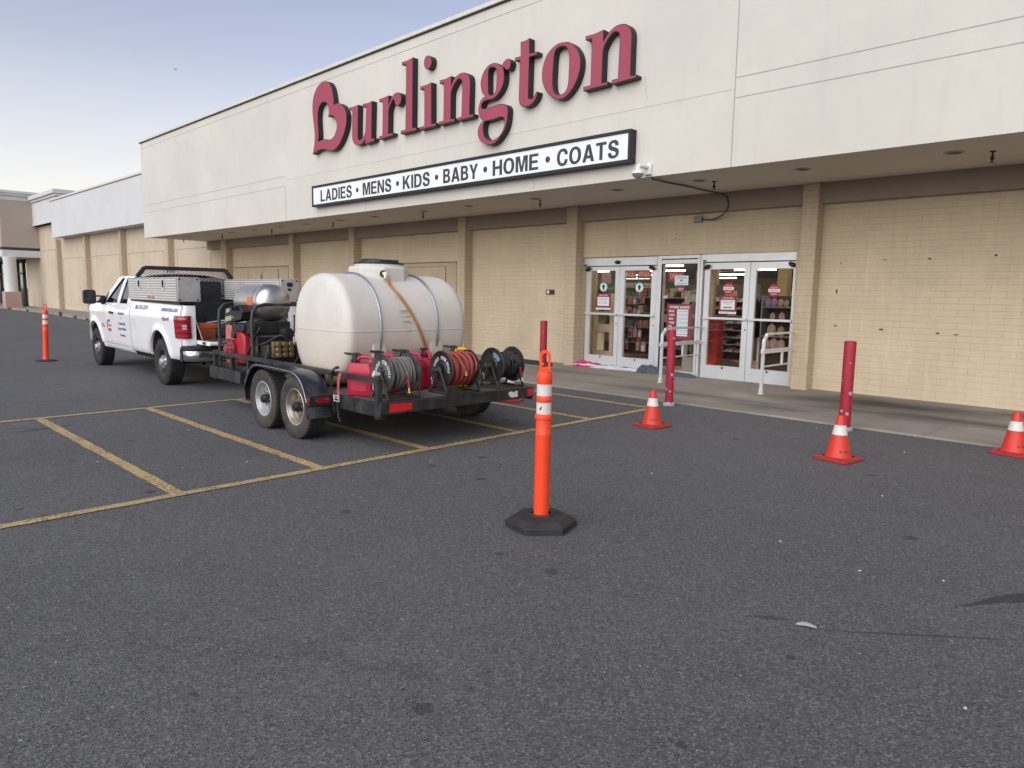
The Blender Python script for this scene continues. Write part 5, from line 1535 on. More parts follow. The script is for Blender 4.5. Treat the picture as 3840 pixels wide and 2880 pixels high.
m_redlens = M('red_lens', (.24, .008, .018), .18, 0, .1, 30, coat=.4)
m_redtape = M('red_tape', (.62, .012, .02), .35, 0, .08)
m_whitetape = M('white_tape', (.62, .62, .6), .4)

trailer = thing('utility_trailer', 'black double axle utility trailer with wooden deck and rounded fenders behind the pickup', 'trailer', tl(0, 0, 0), YT)
def TB(name, mat, *boxes, parent=trailer, bevel=.004):
    mb = MB()
    for b in boxes: mb.box(*b)
    return mb.build(name, mat, parent, bevel)
dk = MB()
for i in range(14):
    y0 = -1.035 + i * .148
    dk.box(.06 + random.uniform(0, .012), 4.08, y0, y0 + .1455, .478, .514 + random.uniform(-.0025, .0025))
dk.build('deck', m_wood, trailer, .003)
# side and end channels
def channel(mb, p0, p1, z0, z1, side, web=.012, fl=.05):
    """C section lying on edge between plan points; side = direction the flanges point"""
    (xa, ya), (xb, yb) = p0, p1
    s_ = Vector(side)
    for (zz0, zz1, f) in ((z0, z1, web), (z0, z0 + .012, fl), (z1 - .012, z1, fl)):
        xs_ = sorted((xa, xb)); ys_ = sorted((ya, yb))
        if abs(xa - xb) < 1e-6: xs_ = sorted((xa, xa + s_.x * f))
        else: ys_ = sorted((ya, ya + s_.y * f))
        mb.box(xs_[0], xs_[1], ys_[0], ys_[1], zz0 + (.0005 if f != web else 0), zz1 - (.0005 if f != web else 0))
mb = MB(); channel(mb, (.0, 1.055), (4.14, 1.055), .375, .52, (0, -1)); mb.build('side_channel', m_steel, trailer, .004)
mb = MB(); channel(mb, (.0, -1.055), (4.14, -1.055), .375, .52, (0, 1)); mb.build('side_channel', m_steel, trailer, .004)
mb = MB(); mb.box(-.012, .0, -1.058, 1.058, .405, .523); mb.box(.0, .055, -1.04, 1.04, .5145, .523); mb.box(-.004, .05, -1.0, 1.0, .40, .412)
mb.build('rear_channel', m_steel, trailer, .004)
mb = MB(); mb.box(4.085, 4.14, -1.04, 1.04, .38, .525); mb.build('front_channel', m_steel, trailer, .004)
for x in (.5, 1.1, 1.7, 2.3, 2.9, 3.5):
    TB('cross_member', m_steel, (x, x + .05, -1.04, 1.04, .40, .474))
# rails: angle iron on posts, near and far side
for s_ in (1, -1):
    x0 = .04 if s_ > 0 else .78
    mb = MB()
    ys_ = sorted((s_ * 1.05, s_ * 1.0)); mb.box(x0, 4.17, ys_[0], ys_[1], .752, .760)
    ys_ = sorted((s_ * 1.058, s_ * 1.050)); mb.box(x0, 4.17, ys_[0], ys_[1], .708, .7605)
    mb.build('top_rail', m_steel, trailer, .002)
    for x in ([.04] if s_ > 0 else []) + [.82 if s_ < 0 else 1.16, 3.02, 3.54, 4.11]:
        ys_ = sorted((s_ * 1.049, s_ * 1.0)); mb = MB()
        mb.box(x, x + .008, ys_[0], ys_[1], .36, .751); a = sorted((s_ * 1.0495, s_ * 1.056)); mb.box(x, x + .055, a[0], a[1], .36, .7515)
        if x == .04: mb.box(x - .002, x + .09, ys_[0] - .03, ys_[1], .352, .36)
        mb.build('rail_post', m_steel, trailer, .002)
mb = MB(); mb.box(4.12, 4.17, -1.0, 1.0, .752, .760); mb.box(4.162, 4.17, -1.0, 1.0, .708, .752); mb.build('front_rail', m_steel, trailer, .002)
# front lower box beam, jack and drawbar
TB('front_step', m_steel, (3.1, 4.10, 1.06, 1.13, .40, .55))
mb = MB()
for s_ in (1, -1): mb.bar((3.7, s_ * .72, .43), (5.25, s_ * .05, .45), .06, .10)
mb.box(5.15, 5.45, -.05, .05, .42, .52); mb.cyl((5.42, 0, .45), (5.42, 0, .56), .045, seg=14)
mb.build('drawbar', m_steel, trailer, .004)
mb = MB(); mb.cyl((4.75, .18, .18), (4.75, .18, .85), .03, seg=14); mb.cyl((4.75, .18, .14), (4.75, .18, .18), .08, seg=14); mb.build('jack', m_steel, trailer)
# axles and springs
for x in (1.30, 2.08):
    mb = MB(); mb.cyl((x, -1.1, .33), (x, 1.1, .33), .035, seg=14); mb.build('axle', m_steel, trailer)
mb = MB()
for s_ in (1, -1):
    for x in (1.30, 2.08):
        for q in range(3): mb.tube([(x - .32 + q * .05, s_ * .92, .40), (x, s_ * .92, .355 + q * .012), (x + .32 - q * .05, s_ * .92, .40)], .012, 6, smooth=5)
mb.build('leaf_spring', m_steel, trailer)
# wheels
def wheel(par, x, y, zc, R_, wd, s_, rim_mat, style, rim_r):
    """s_ = +1 outer face towards +y"""
    em = bpy.data.objects.new('wheel', None); COL.objects.link(em); em.parent = par
    em.location = (x, y, zc); em.rotation_euler = (0, random.uniform(0, 2), 0)
    if s_ < 0: em.rotation_euler = (0, em.rotation_euler.y, PI)
    h = wd / 2
    mb = MB()
    prof = [(rim_r - .01, h * .55), (rim_r, h * .82), (rim_r + .012, h * .90), (rim_r + (R_ - rim_r) * .30, h * 1.02), (rim_r + (R_ - rim_r) * .34, h * 1.03), (rim_r + (R_ - rim_r) * .55, h * 1.04), (rim_r + (R_ - rim_r) * .58, h * 1.028), (R_ * .945, h * .97), (R_ * .975, h * .90), (R_ * .99, h * .78)]
    full = prof + [(r_, -h_) for r_, h_ in reversed(prof)]
    mb.lathe(prof, 48, axis='y', caps=False); mb.lathe([(r_, -h_) for r_, h_ in prof], 48, axis='y', caps=False)
    mb.mi = 1
    tr = [(R_ * .99, h * .78)]
    ng = 5
    for g_ in range(ng):
        c_ = h * (.78 - 1.56 * (g_ + .5) / ng)
        w_ = h * 1.56 / ng
        tr += [(R_, c_ + w_ * .40), (R_, c_ - w_ * .40)]
        if g_ < ng - 1: tr += [(R_ - .008, c_ - w_ * .44), (R_ - .008, c_ - w_ * .56)]
    tr += [(R_ * .99, -h * .78)]
    mb.lathe(tr, 72, axis='y', caps=False)
    # sipes across the shoulder
    for i in range(44):
        a = 2 * PI * i / 44
        for q in (-1, 1):
            c_, d_ = math.cos(a), math.sin(a)
            mb.bar((c_ * (R_ + .0005), q * h * .50, d_ * (R_ + .0005)), (c_ * (R_ - .004), q * h * .93, d_ * (R_ - .004)), .016, .006, (c_, 0, d_))
    mb.build('tyre', [m_tyre2 if style == 'truck' else m_tyre, m_tread], em, smooth=32)
    mb = MB()
    mb.lathe([(rim_r + .004, h * .80), (rim_r + .010, h * .88), (rim_r + .002, h * .92), (rim_r - .012, h * .86), (rim_r - .022, h * .60), (rim_r - .04, h * .30), (rim_r - .045, -h * .8)], 48, axis='y', caps=False)
    face = .30 * h if style != 'truck' else .45 * h
    nh = 8 if style != 'truck' else 8
    rr_ = rim_r - .03
    outer = circ(0, 0, rr_, 48)
    holes = []
    if style == 'trailer':
        for i in range(8):
            a = 2 * PI * i / 8
            holes.append([(.66 * rr_ * math.cos(a) + (.085 * rr_ * 1.5 * math.cos(t_) * math.cos(a) - .085 * rr_ * math.sin(t_) * math.sin(a)), .66 * rr_ * math.sin(a) + (.085 * rr_ * 1.5 * math.cos(t_) * math.sin(a) + .085 * rr_ * math.sin(t_) * math.cos(a))) for t_ in [-2 * PI * k / 12 for k in range(12)]])
    else:
        for i in range(8):
            a = 2 * PI * (i + .5) / 8
            holes.append([(.74 * rr_ * math.cos(a) + .10 * rr_ * (1.3 * math.cos(t_) * math.cos(a) - math.sin(t_) * math.sin(a)), .74 * rr_ * math.sin(a) + .10 * rr_ * (1.3 * math.cos(t_) * math.sin(a) + math.sin(t_) * math.cos(a))) for t_ in [-2 * PI * k / 12 for k in range(12)]])
    mb.prism([outer] + holes, lambda u, v, d: (u, d - .25 * max(0, (u * u + v * v) ** .5 / rr_ - .62) * .10, v), face - .012, face)
    mb.build('rim', rim_mat, em, smooth=35)
    mb = MB()
    if style == 'trailer':
        mb.lathe([(.052, face), (.052, face + .055), (.045, face + .065), (.040, face + .078), (.001, face + .08)], 20, axis='y')
        mb.build('hub', m_rubber if False else m_steel, em)
        mb = MB()
        for i in range(6):
            a = 2 * PI * i / 6 + .2
            p_ = Vector((.075 * math.cos(a), face, .075 * math.sin(a)))
            mb.cyl(p_, p_ + Vector((0, .022, 0)), .011, .009, 6)
        mb.build('lug_nut', m_chrome, em)
    else:
        mb.lathe([(.10, face), (.098, face + .02), (.082, face + .045), (.065, face + .05), (.06, face + .085), (.052, face + .095), (.001, face + .098)], 28, axis='y')
        for i in range(8):
            a = 2 * PI * i / 8
            p_ = Vector((.092 * math.cos(a), face + .03, .092 * math.sin(a)))
            mb.cyl(p_, p_ + Vector((0, .03, 0)), .016, .014, 8)
        mb.build('hub', m_hubsil, em)
    return em
m_hubsil = M('hub_silver', (.50, .50, .50), .4, .6, .05)
for s_ in (1, -1):
    wheel(trailer, 1.30, s_ * 1.20, .345, .345, .205, s_, m_chrome, 'trailer', .198)
    wheel(trailer, 2.08, s_ * 1.20, .345, .345, .205, s_, m_silver, 'trailer', .198)
# fenders: bent sheet over both wheels
def fender(s_):
    pr = [(.93, .265), (.955, .42), (1.0, .53), (1.07, .63), (1.17, .70), (1.30, .733), (1.45, .74), (2.05, .745), (2.20, .735), (2.30, .70), (2.40, .61), (2.48, .50), (2.515, .45), (2.475, .29)]
    pr = [tuple(q) for q in [(p_.x, p_.z) for p_ in catmull([(a, 0, b) for a, b in pr[1:-2]], 5)]]
    pr = [(.93, .265)] + pr + [(2.515, .45), (2.475, .29)]
    mb = MB()
    ya, yb = s_ * 1.335, s_ * 1.06
    rows = []
    for x, z in pr:
        cx, cz = 1.70, .42
        d_ = Vector((x - cx, z - cz)); d_.normalize()
        rows.append([(x - d_.x * .035, ya, z - d_.y * .035), (x - d_.x * .006, ya, z - d_.y * .006), (x, ya - s_ * .012, z), (x, yb, z), (x - d_.x * .008, yb, z - d_.y * .008), (x - d_.x * .010, ya - s_ * .016, z - d_.y * .010), (x - d_.x * .035, ya - s_ * .008, z - d_.y * .035)])
    mb.grid(rows)
    o = mb.build('fender', m_fender, trailer, smooth=50)
    mb = MB(); mb.tube([(x - .003 * 0, ya - s_ * .002, z - .004) for x, z in pr[2:-2]], .006, 6); mb.build('fender_lip', m_edge, o)
    # mud flap plate closing the rear
    mb = MB()
    mb.add([(.93, ya, .265), (.93, s_ * 1.06, .275), (.97, s_ * 1.06, .44), (.96, ya, .44)], [(0, 1, 2, 3)])
    mb.build('fender_end', m_steel, o, fix=False)
    # lamp bracket with marker and tail lamp on the rear
    ys_ = sorted((s_ * 1.335, s_ * 1.06))
    mb = MB(); mb.box(.885, .96, ys_[0], ys_[1], .405, .515); br_ = mb.build('lamp_bracket', m_steel, trailer, .004)
    mb = MB()
    oval = [(s_ * 1.185 + a, .46 + b) for a, b in [(.065 * math.copysign(1, math.cos(t_)) * 1.0 + .038 * math.cos(t_), .036 * math.sin(t_)) for t_ in [2 * PI * (k + .5) / 28 for k in range(28)]]]
    mb.prism([oval], lambda u, v, d: (d, u, v), .874, .885); mb.build('lamp_gasket', m_rubber, br_)
    ov2 = [(s_ * 1.185 + (u - s_ * 1.185) * .86, .46 + (v - .46) * .76) for u, v in oval]
    mb = MB(); mb.prism([ov2], lambda u, v, d: (d, u, v), .868, .874); tl_ = mb.build('tail_lamp', m_redlens, br_, .002)
    mb = MB(); mb.cyl((.925, s_ * 1.334, .46), (.925, s_ * 1.345, .46), .024, seg=18); mb.build('side_marker', M('marker_red', (.42, .02, .025), .25, coat=.4) if s_ > 0 else bpy.data.materials['marker_red'], br_)
fender(1); fender(-1)
# reflective tape and stickers on the rear channel
TB('red_reflector', m_redtape, (-.014, -.0122, .76, .955, .425, .505), bevel=0)
TB('red_reflector', m_redtape, (-.014, -.0122, .69, .755, .43, .50), bevel=0)
TB('red_reflector', m_redtape, (-.014, -.0122, -1.05, -.955, .425, .505), bevel=0)
mb = MB(); mb.prism([[(-.80, .43), (-.70, .425), (-.66, .45), (-.65, .49), (-.70, .497), (-.74, .48), (-.76, .50), (-.80, .49), (-.79, .46)]], lambda u, v, d: (d, u, v), -.0145, -.0122); mb.build('torn_sticker', m_whitetape, trailer, smooth=0)
# ------------------------------------------------------------------ white water tank lying across the deck
def poly_mat():
    m, nt, b = new_mat('tank_poly')
    v = coords(nt)
    base = ramp(nt, noise(nt, v, 1.6, 4), [(.3, (.57, .54, .485)), (.7, (.67, .645, .595))])
    tc = nt.nodes.new('ShaderNodeTexCoord'); sp = nt.nodes.new('ShaderNodeSeparateXYZ'); L(nt, tc.outputs['Object'], sp.inputs[0])
    # residue inside shows through as a tan zone in the lower half
    wob = N(nt, 'ShaderNodeMath', operation='MULTIPLY_ADD'); L(nt, noise(nt, v, 2.2, 4), wob.inputs[0]); wob.inputs[1].default_value = .25; L(nt, sp.outputs[2], wob.inputs[2])
    base = mixc(nt, ramp(nt, wob.outputs[0], [(.1, .62), (1.05, 0.)]), base, (.46, .37, .26))
    # specks and scuffs
    base = mixc(nt, ramp(nt, noise(nt, v, 26, 7, .7), [(.61, 0.), (.70, .6)]), base, (.20, .17, .13))
    base = mixc(nt, ramp(nt, noise(nt, coords(nt, (1, 5, 1)), 6, 6, .7), [(.68, 0.), (.78, .4)]), base, (.30, .25, .19))
    # dark horizontal scrape marks beside the hose
    mp = N(nt, 'ShaderNodeMapping'); mp.vector_type = 'TEXTURE'
    mp.inputs['Location'].default_value = (-.60, .05, .80); mp.inputs['Rotation'].default_value = (-.20, 0, 0); mp.inputs['Scale'].default_value = (.5, .085, .30)
    L(nt, v, mp.inputs[0])
    ln = N(nt, 'ShaderNodeVectorMath', operation='LENGTH'); L(nt, mp.outputs[0], ln.inputs[0])
    g_ = ramp(nt, ln.outputs['Value'], [(.5, 1.), (1.05, 0.)])
    st = ramp(nt, noise(nt, coords(nt, (.3, 3, 38)), 1.3, 4, .6), [(.44, 0.), (.66, .6)])
    mm = N(nt, 'ShaderNodeMath', operation='MULTIPLY'); L(nt, g_, mm.inputs[0]); L(nt, st, mm.inputs[1])
    base = mixc(nt, mm.outputs[0], base, (.10, .085, .07))
    L(nt, base, b.inputs['Base Color'])
    b.inputs['Roughness'].default_value = .5
    b.inputs['Subsurface Weight'].default_value = .12
    b.inputs['Subsurface Radius'].default_value = (.06, .05, .04)
    bump(nt, b, noise(nt, v, 40, 4), .08, .004)
    return m
m_poly = poly_mat()
tank = thing('water_tank', 'large white horizontal plastic water tank with tan residue strapped across the trailer', 'tank', tl(1.54, .055, .52), YT)
TR_, TZ = .635, .645
mb = MB()
prof = []
for y in (-.88, -.85, -.82): pass
hl = .80
rows = []
def sect(y, r, sq=0.):
    """cross-section ring: round with slightly flattened flanks"""
    out = []
    for i in range(64):
        a = 2 * PI * i / 64
        c_, s_ = math.cos(a), math.sin(a)
        e = 2.18
        k_ = (abs(c_) ** e + abs(s_) ** e) ** (-1 / e)
        out.append((r * c_ * k_, y, TZ + r * s_ * k_))
    return out
ends = [(.9605, .0005), (.96, .06), (.955, .18), (.94, .33), (.915, .45), (.885, .535), (.855, .585), (.825, .612), (.79, .628), (.74, .635)]
near = [(.8655, .0005), (.865, .06), (.86, .19), (.849, .34), (.834, .45), (.815, .535), (.79, .595), (.765, .622), (.735, .635), (.70, .635)]
for y, r in ends: rows.append(sect(-y, r))
for y in (-.5, -.25, 0, .25, .5): rows.append(sect(y, .635))
for y, r in reversed(near): rows.append(sect(y, r))
mb.grid(rows, True)
# moulding seam
for y0, sgn in ((0, 1),):
    pass
tk = mb.build('tank_body', m_poly, tank, smooth=60)
mb = MB()
seam = []
for y, r in ends[1:]: seam.append((-y, r))
seam = seam + [(y, r) for y, r in reversed([(a, b_) for a, b_ in near[1:]])]
pts = [(-(r + .001), y, TZ) for y, r in seam] + [((r + .001), y, TZ) for y, r in reversed(seam)]
mb.tube(pts, .005, 6, closed=True); mb.build('mould_seam', m_poly, tk)
# moulded feet under the hoops
for y in (.40, -.39):
    for s_ in (-1, 1):
        mb = MB()
        mb.add([(s_ * .58, y - .11, 0), (s_ * .58, y + .11, 0), (s_ * .637, y + .10, .40), (s_ * .637, y - .10, .40), (s_ * .25, y - .11, 0), (s_ * .25, y + .11, 0), (s_ * .60, y + .085, .72), (s_ * .60, y - .085, .72)],
               [(0, 1, 2, 3), (7, 6, 5, 4), (0, 4, 5, 1), (1, 5, 6, 2), (2, 6, 7, 3), (3, 7, 4, 0)])
        mb.build('moulded_foot', m_poly, tank, .02, segs=3)
# octagonal neck and black lid
mb = MB()
oc = [(.36 * math.cos(rad(a)), .36 * math.sin(rad(a)), .0) for a in range(22, 382, 45)]
oc1 = [(x, y, 1.15) for x, y, z in oc]; oc2 = [(x, y, 1.355) for x, y, z in oc]; oc3 = [(x * .94, y * .94, 1.378) for x, y, z in oc]; oc4 = [(x * .80, y * .80, 1.378) for x, y, z in oc]
mb.grid([oc1, oc2, oc3, oc4], True); mb.lathe([(.29, 1.365), (.29, 1.405), (.001, 1.41)], 40)
mb.build('neck', m_poly, tank, .012, segs=3)
m_lid = M('lid_black', (.012, .014, .020), .4, var=.2)
mb = MB(); mb.lathe([(.285, 1.402), (.30, 1.408), (.30, 1.422), (.22, 1.426)], 40)
mb.lathe([(.235, 1.422), (.235, 1.442), (.228, 1.453), (.12, 1.449), (.001, 1.448)], 40)
for i in range(12):
    a = 2 * PI * i / 12; mb.bar((.2 * math.cos(a), .2 * math.sin(a), 1.449), (.235 * math.cos(a), .235 * math.sin(a), 1.449), .03, .014)
mb.bar((0, -.2, 1.455), (0, .2, 1.455), .05, .02)
lid = mb.build('lid', m_lid, tank, .003)
mb = MB(); mb.box(-.03, .03, .03, .10, 1.455, 1.470); mb.build('vent_cap', M('vent_blue', (.03, .04, .12), .4), lid, .004)
# galvanised hoops
m_galv = M('galvanised_hoop', (.36, .39, .42), .35, .85, .15, 10)
for y in (.395, -.39):
    mb = MB()
    ring = sect(y, .642)
    a0, pts = 0, []
    for i in range(-22, 38):
        j = i % 64
        pts.append(Vector(ring[j]))
    pts = [p_ for p_ in pts if p_.z > .36]
    lo = [(pts[0].x + .0, y, .02)] + pts + [(pts[-1].x, y, .02)]
    P = [Vector(p_) for p_ in lo]
    mb.tube(P, .017, 10); mb.build('hoop', m_galv, tank)
# sight hose with its elbow
t = thing('sight_hose', 'amber clear hose running from the tank neck down its flank', 'hose', tl(1.54, .055, .52), YT)
m_hose = M('amber_hose', (.42, .19, .05), .32, 0, .25, 9, dirt=.4, dirtc=(.16, .07, .03), dscale=7)
def surf(y, z, off=.012):
    e = 2.18; zz = abs(z - TZ) / .635
    return -(.635 * max(0, 1 - zz ** e) ** (1 / e)) - off
hp = [(-.40, .17, 1.27), (-.435, .165, 1.235), (-.44, .15, 1.185)] + [(surf(.1 - i * .052, 1.13 - i * .10, .020), .125 - i * .052, 1.13 - i * .10) for i in range(9)]
mb = MB(); mb.tube(hp, .0165, 10, smooth=4); mb.build('hose', m_hose, t)
mb = MB(); mb.cyl((-.335, .17, 1.285), (-.365, .17, 1.285), .042, seg=8); fb = mb.build('bulkhead_nut', m_lid, t, .003)
mb = MB(); mb.tube([(-.36, .17, 1.285), (-.395, .17, 1.285), (-.405, .17, 1.26), (-.41, .168, 1.235)], .024, 10, smooth=4); mb.build('elbow', m_whitetape, t)
mb = MB(); mb.lathe([(.09, -.012), (.09, .0), (.06, .02), (.001, .02)], 24, (surf(0, .32, 0) + .0, -.02, .32), axis='x'); mb.build('drain_plate', m_hose, t)

# ------------------------------------------------------------------ hot pressure washer skid at the front
m_ss = M('stainless', (.56, .54, .51), .33, 1.0, .10, 4, dirt=.15, dirtc=(.25, .2, .15), dscale=3)
m_frame = M('skid_frame_black', (.030, .032, .034), .42, .2, .2, 8, dirt=.3, dirtc=(.09, .085, .08))
m_engine = M('engine_black', (.018, .018, .019), .5, .2, .3, 15, dirt=.4, dirtc=(.07, .06, .05), dscale=8)
m_brass = M('pump_bronze', (.28, .21, .12), .4, .7, .2, 20, dirt=.4, dirtc=(.06, .05, .03), dscale=14)
wk = thing('pressure_washer', 'black framed hot water pressure washer with a stainless boiler drum on top', 'pressure washer', tl(3.55, .60, .52), YT)
def P(mb):          # trailer coordinates -> local of the washer
    mb.X = Matrix.Translation((-3.55, -.60, -.52)); return mb
def WB(name, mat, *boxes, parent=wk, bevel=.004):
    mb = P(MB())
    for b in boxes: mb.box(*b)
    return mb.build(name, mat, parent, bevel)
for x in (3.06, 4.12):
    mb = P(MB()); mb.tube([(x, .97, .53), (x, .97, 1.22), (x, .955, 1.32), (x, .90, 1.385), (x, .80, 1.41), (x, .30, 1.41), (x, .2, 1.385), (x, .145, 1.32), (x, .13, 1.22), (x, .13, .53)], .022, 10)
    mb.build('hoop_tube', m_frame, wk)
WB('skid_base', m_frame, (3.03, 4.15, .90, .96, .523, .59), (3.03, 4.15, .12, .18, .523, .59), (3.03, 3.09, .18, .90, .525, .588), (4.09, 4.15, .18, .90, .525, .588), (3.5, 3.56, .18, .90, .525, .588))
mb = P(MB()); mb.tube([(3.06, .97, 1.2), (4.12, .97, 1.2)], .001, 4); 
# boiler drum
mb = P(MB()); bz, by = 1.43, .62
mb.lathe([(.001, 3.04), (.07, 3.045), (.13, 3.06), (.185, 3.09), (.222, 3.13), (.24, 3.17), (.245, 3.21), (.2455, 3.23), (.249, 3.232), (.249, 3.25), (.2455, 3.252), (.2455, 3.86), (.235, 3.89), (.20, 3.90), (.001, 3.905)], 56, (0, by, bz), axis='x')
bo = mb.build('boiler_drum', m_ss, wk, smooth=30)
mb = P(MB()); pts = [(x, by + .247 * math.cos(a), bz + .247 * math.sin(a)) for a in (1.02, 1.10, 1.18) for x in (3.26, 3.40)]
mb.grid([[(3.27, by + .2475 * math.cos(a), bz + .2475 * math.sin(a)) for a in (1.25, 1.35, 1.45, 1.55)], [(3.36, by + .2475 * math.cos(a), bz + .2475 * math.sin(a)) for a in (1.25, 1.35, 1.45, 1.55)]])
mb.build('exhaust_slot', m_engine, bo, fix=False)
m_orange_lab = M('orange_label', (.62, .13, .07), .5, dirt=.3, dirtc=(.4, .15, .1), dscale=20)
mb = P(MB()); mb.grid([[(x, by + .2478 * math.cos(a), bz + .2478 * math.sin(a)) for a in (-.12, .02, .16, .32)] for x in (3.27, 3.44)]); mb.build('warning_label', m_orange_lab, bo, fix=False)
# control box, tilted face
mb = P(MB())
mb.prism([[(3.42, 1.40), (3.86, 1.34), (3.90, 1.22), (3.84, 1.15), (3.36, 1.21), (3.30, 1.32)]], lambda u, v, d: (u, d, v), .80, .985)
cb = mb.build('control_box', m_engine, wk, .012)
m_label = M('box_label', (.38, .37, .28), .5, dirt=.4, dirtc=(.15, .14, .1), dscale=20)
mb = P(MB()); mb.prism([[(3.66, 1.255), (3.86, 1.225), (3.86, 1.165), (3.66, 1.19)]], lambda u, v, d: (u, d, v), .9855, .987); mb.build('face_label', m_label, cb, smooth=0)
mb = P(MB()); mb.prism([[(3.70, 1.35), (3.82, 1.335), (3.83, 1.28), (3.72, 1.30)]], lambda u, v, d: (u, d, v), .9855, .987); mb.build('face_label', m_label, cb, smooth=0)
for x, z, mt in ((3.62, 1.225, 'red'), (3.57, 1.23, 'green')):
    mb = P(MB()); mb.cyl((x, .985, z), (x, 1.0, z), .016, seg=12); mb.build('indicator_lamp', M('lamp_' + mt, (.6, .12, .03) if mt == 'red' else (.12, .4, .08), .3), cb)
for x, z in ((3.44, 1.36), (3.54, 1.35)):
    mb = P(MB()); mb.cyl((x, .985, z), (x, 1.015, z), .028, seg=12); mb.box(x - .006, x + .006, 1.015, 1.03, z - .025, z + .025); mb.build('knob', m_lid, cb)
WB('burner_housing', m_engine, (3.10, 3.36, .42, .93, 1.02, 1.19), bevel=.02)
# engine: block, fins, air filter, recoil starter, fuel tank
m_enred = M('engine_red', (.40, .015, .028), .4, 0, .1, 5, dirt=.2, dirtc=(.2, .03, .03), dscale=6)
WB('engine_block', m_engine, (3.16, 3.46, .34, .86, .59, .98), (3.5, 3.76, .50, .86, .59, .88), bevel=.015)
mb = P(MB())
for i in range(7): mb.box(3.12, 3.16, .40, .80, .63 + i * .045, .645 + i * .045)
mb.build('cooling_fin', m_engine, wk)
mb = P(MB()); mb.prism([[(3.38, .62), (3.70, .62), (3.72, .86), (3.70, .985), (3.62, 1.04), (3.42, 1.04), (3.37, .98), (3.36, .8)]], lambda u, v, d: (u, d, v), .72, .95)
mb.build('fuel_tank', m_enred, wk, .03, segs=4)
WB('air_filter', m_lid, (3.34, 3.72, .70, .965, 1.045, 1.15), (3.60, 3.70, .955, .985, .95, 1.045), bevel=.012)
m_recoil = M('recoil_pink', (.30, .025, .045), .5, 0, .1, 8, dirt=.3, dirtc=(.15, .04, .04), dscale=12)
mb = P(MB()); rc = (3.74, .985, .80)
mb.lathe([(.135, -.03), (.145, .0), (.14, .02), (.11, .045), (.055, .06), (.05, .07), (.001, .072)], 36, rc, axis='y')
ro = mb.build('recoil_cover', m_recoil, wk, smooth=30)
mb = P(MB())
for ring, n_, w_ in ((.125, 12, .045), (.085, 10, .032)):
    for i in range(n_):
        a = 2 * PI * i / n_
        c_, s_ = math.cos(a), math.sin(a)
        y_ = rc[1] + (.036 if ring > .1 else .056)
        p0 = Vector((rc[0] + ring * c_, y_, rc[2] + ring * s_)); tg = Vector((-s_, 0, c_))
        mb.bar(p0 - tg * w_ * .5, p0 + tg * w_ * .5, .008, .022, Vector((c_, -.45, s_)))
mb.build('vent_slot', m_engine, ro)
mb = P(MB()); mb.bar((3.86, 1.0, .84), (3.93, 1.02, .89), .022, .022); mb.bar((3.90, 1.02, .86), (3.96, 1.03, .92), .02, .025); mb.build('pull_handle', m_lid, wk, .004)
# pump with bronze head
WB('pump_body', m_engine, (2.82, 3.04, .42, .88, .60, .90), bevel=.015)
mb = P(MB())
for i in range(3):
    for j in range(3):
        mb.cyl((2.80, .60 + .085 * i, .78 + .065 * j), (2.72, .60 + .085 * i, .78 + .065 * j), .034, seg=10)
mb.box(2.775, 2.83, .55, .83, .74, .95)
mb.build('pump_head', m_brass, wk, .006)
mb = P(MB())
for pts in ([(3.30, .93, .56), (3.22, .97, .75), (3.10, .94, .95), (3.05, .86, 1.12)], [(3.05, .90, .60), (3.0, .93, .8), (3.08, .90, 1.0)], [(2.75, .62, .95), (2.8, .72, 1.02), (2.95, .85, .92), (3.1, .92, .90), (3.25, .9, 1.0)], [(3.1, .55, 1.05), (2.95, .5, .95), (2.85, .45, .8)], [(2.9, .93, .56), (2.82, .9, .75), (2.95, .8, .95)], [(3.05, .4, 1.0), (2.9, .42, .9), (2.8, .5, .7), (2.9, .6, .56)]):
    mb.tube(pts, .015, 8, smooth=5)
mb.build('hose_loop', m_lid, wk)
mb = P(MB()); mb.cyl((3.02, .55, 1.04), (2.90, .55, 1.04), .075, seg=22); mb.cyl((2.90, .55, 1.04), (2.89, .55, 1.04), .055, seg=22); mb.build('blower_motor', m_engine, wk, .004)
mb = P(MB()); mb.cyl((2.86, .5, .60), (2.86, .5, 1.0), .012, seg=8); mb.cyl((2.76, .52, .96), (2.76, .52, 1.05), .014, seg=8); mb.cyl((2.76, .52, 1.05), (2.76, .50, 1.05), .03, seg=14); mb.build('gauge_line', m_alu2, wk)
WB('battery_box', m_engine, (3.0, 3.25, .62, .90, .59, .78), bevel=.01)
WB('rear_panel', m_whitetape, (3.0, 3.03, .26, .34, .80, 1.18), bevel=.002)

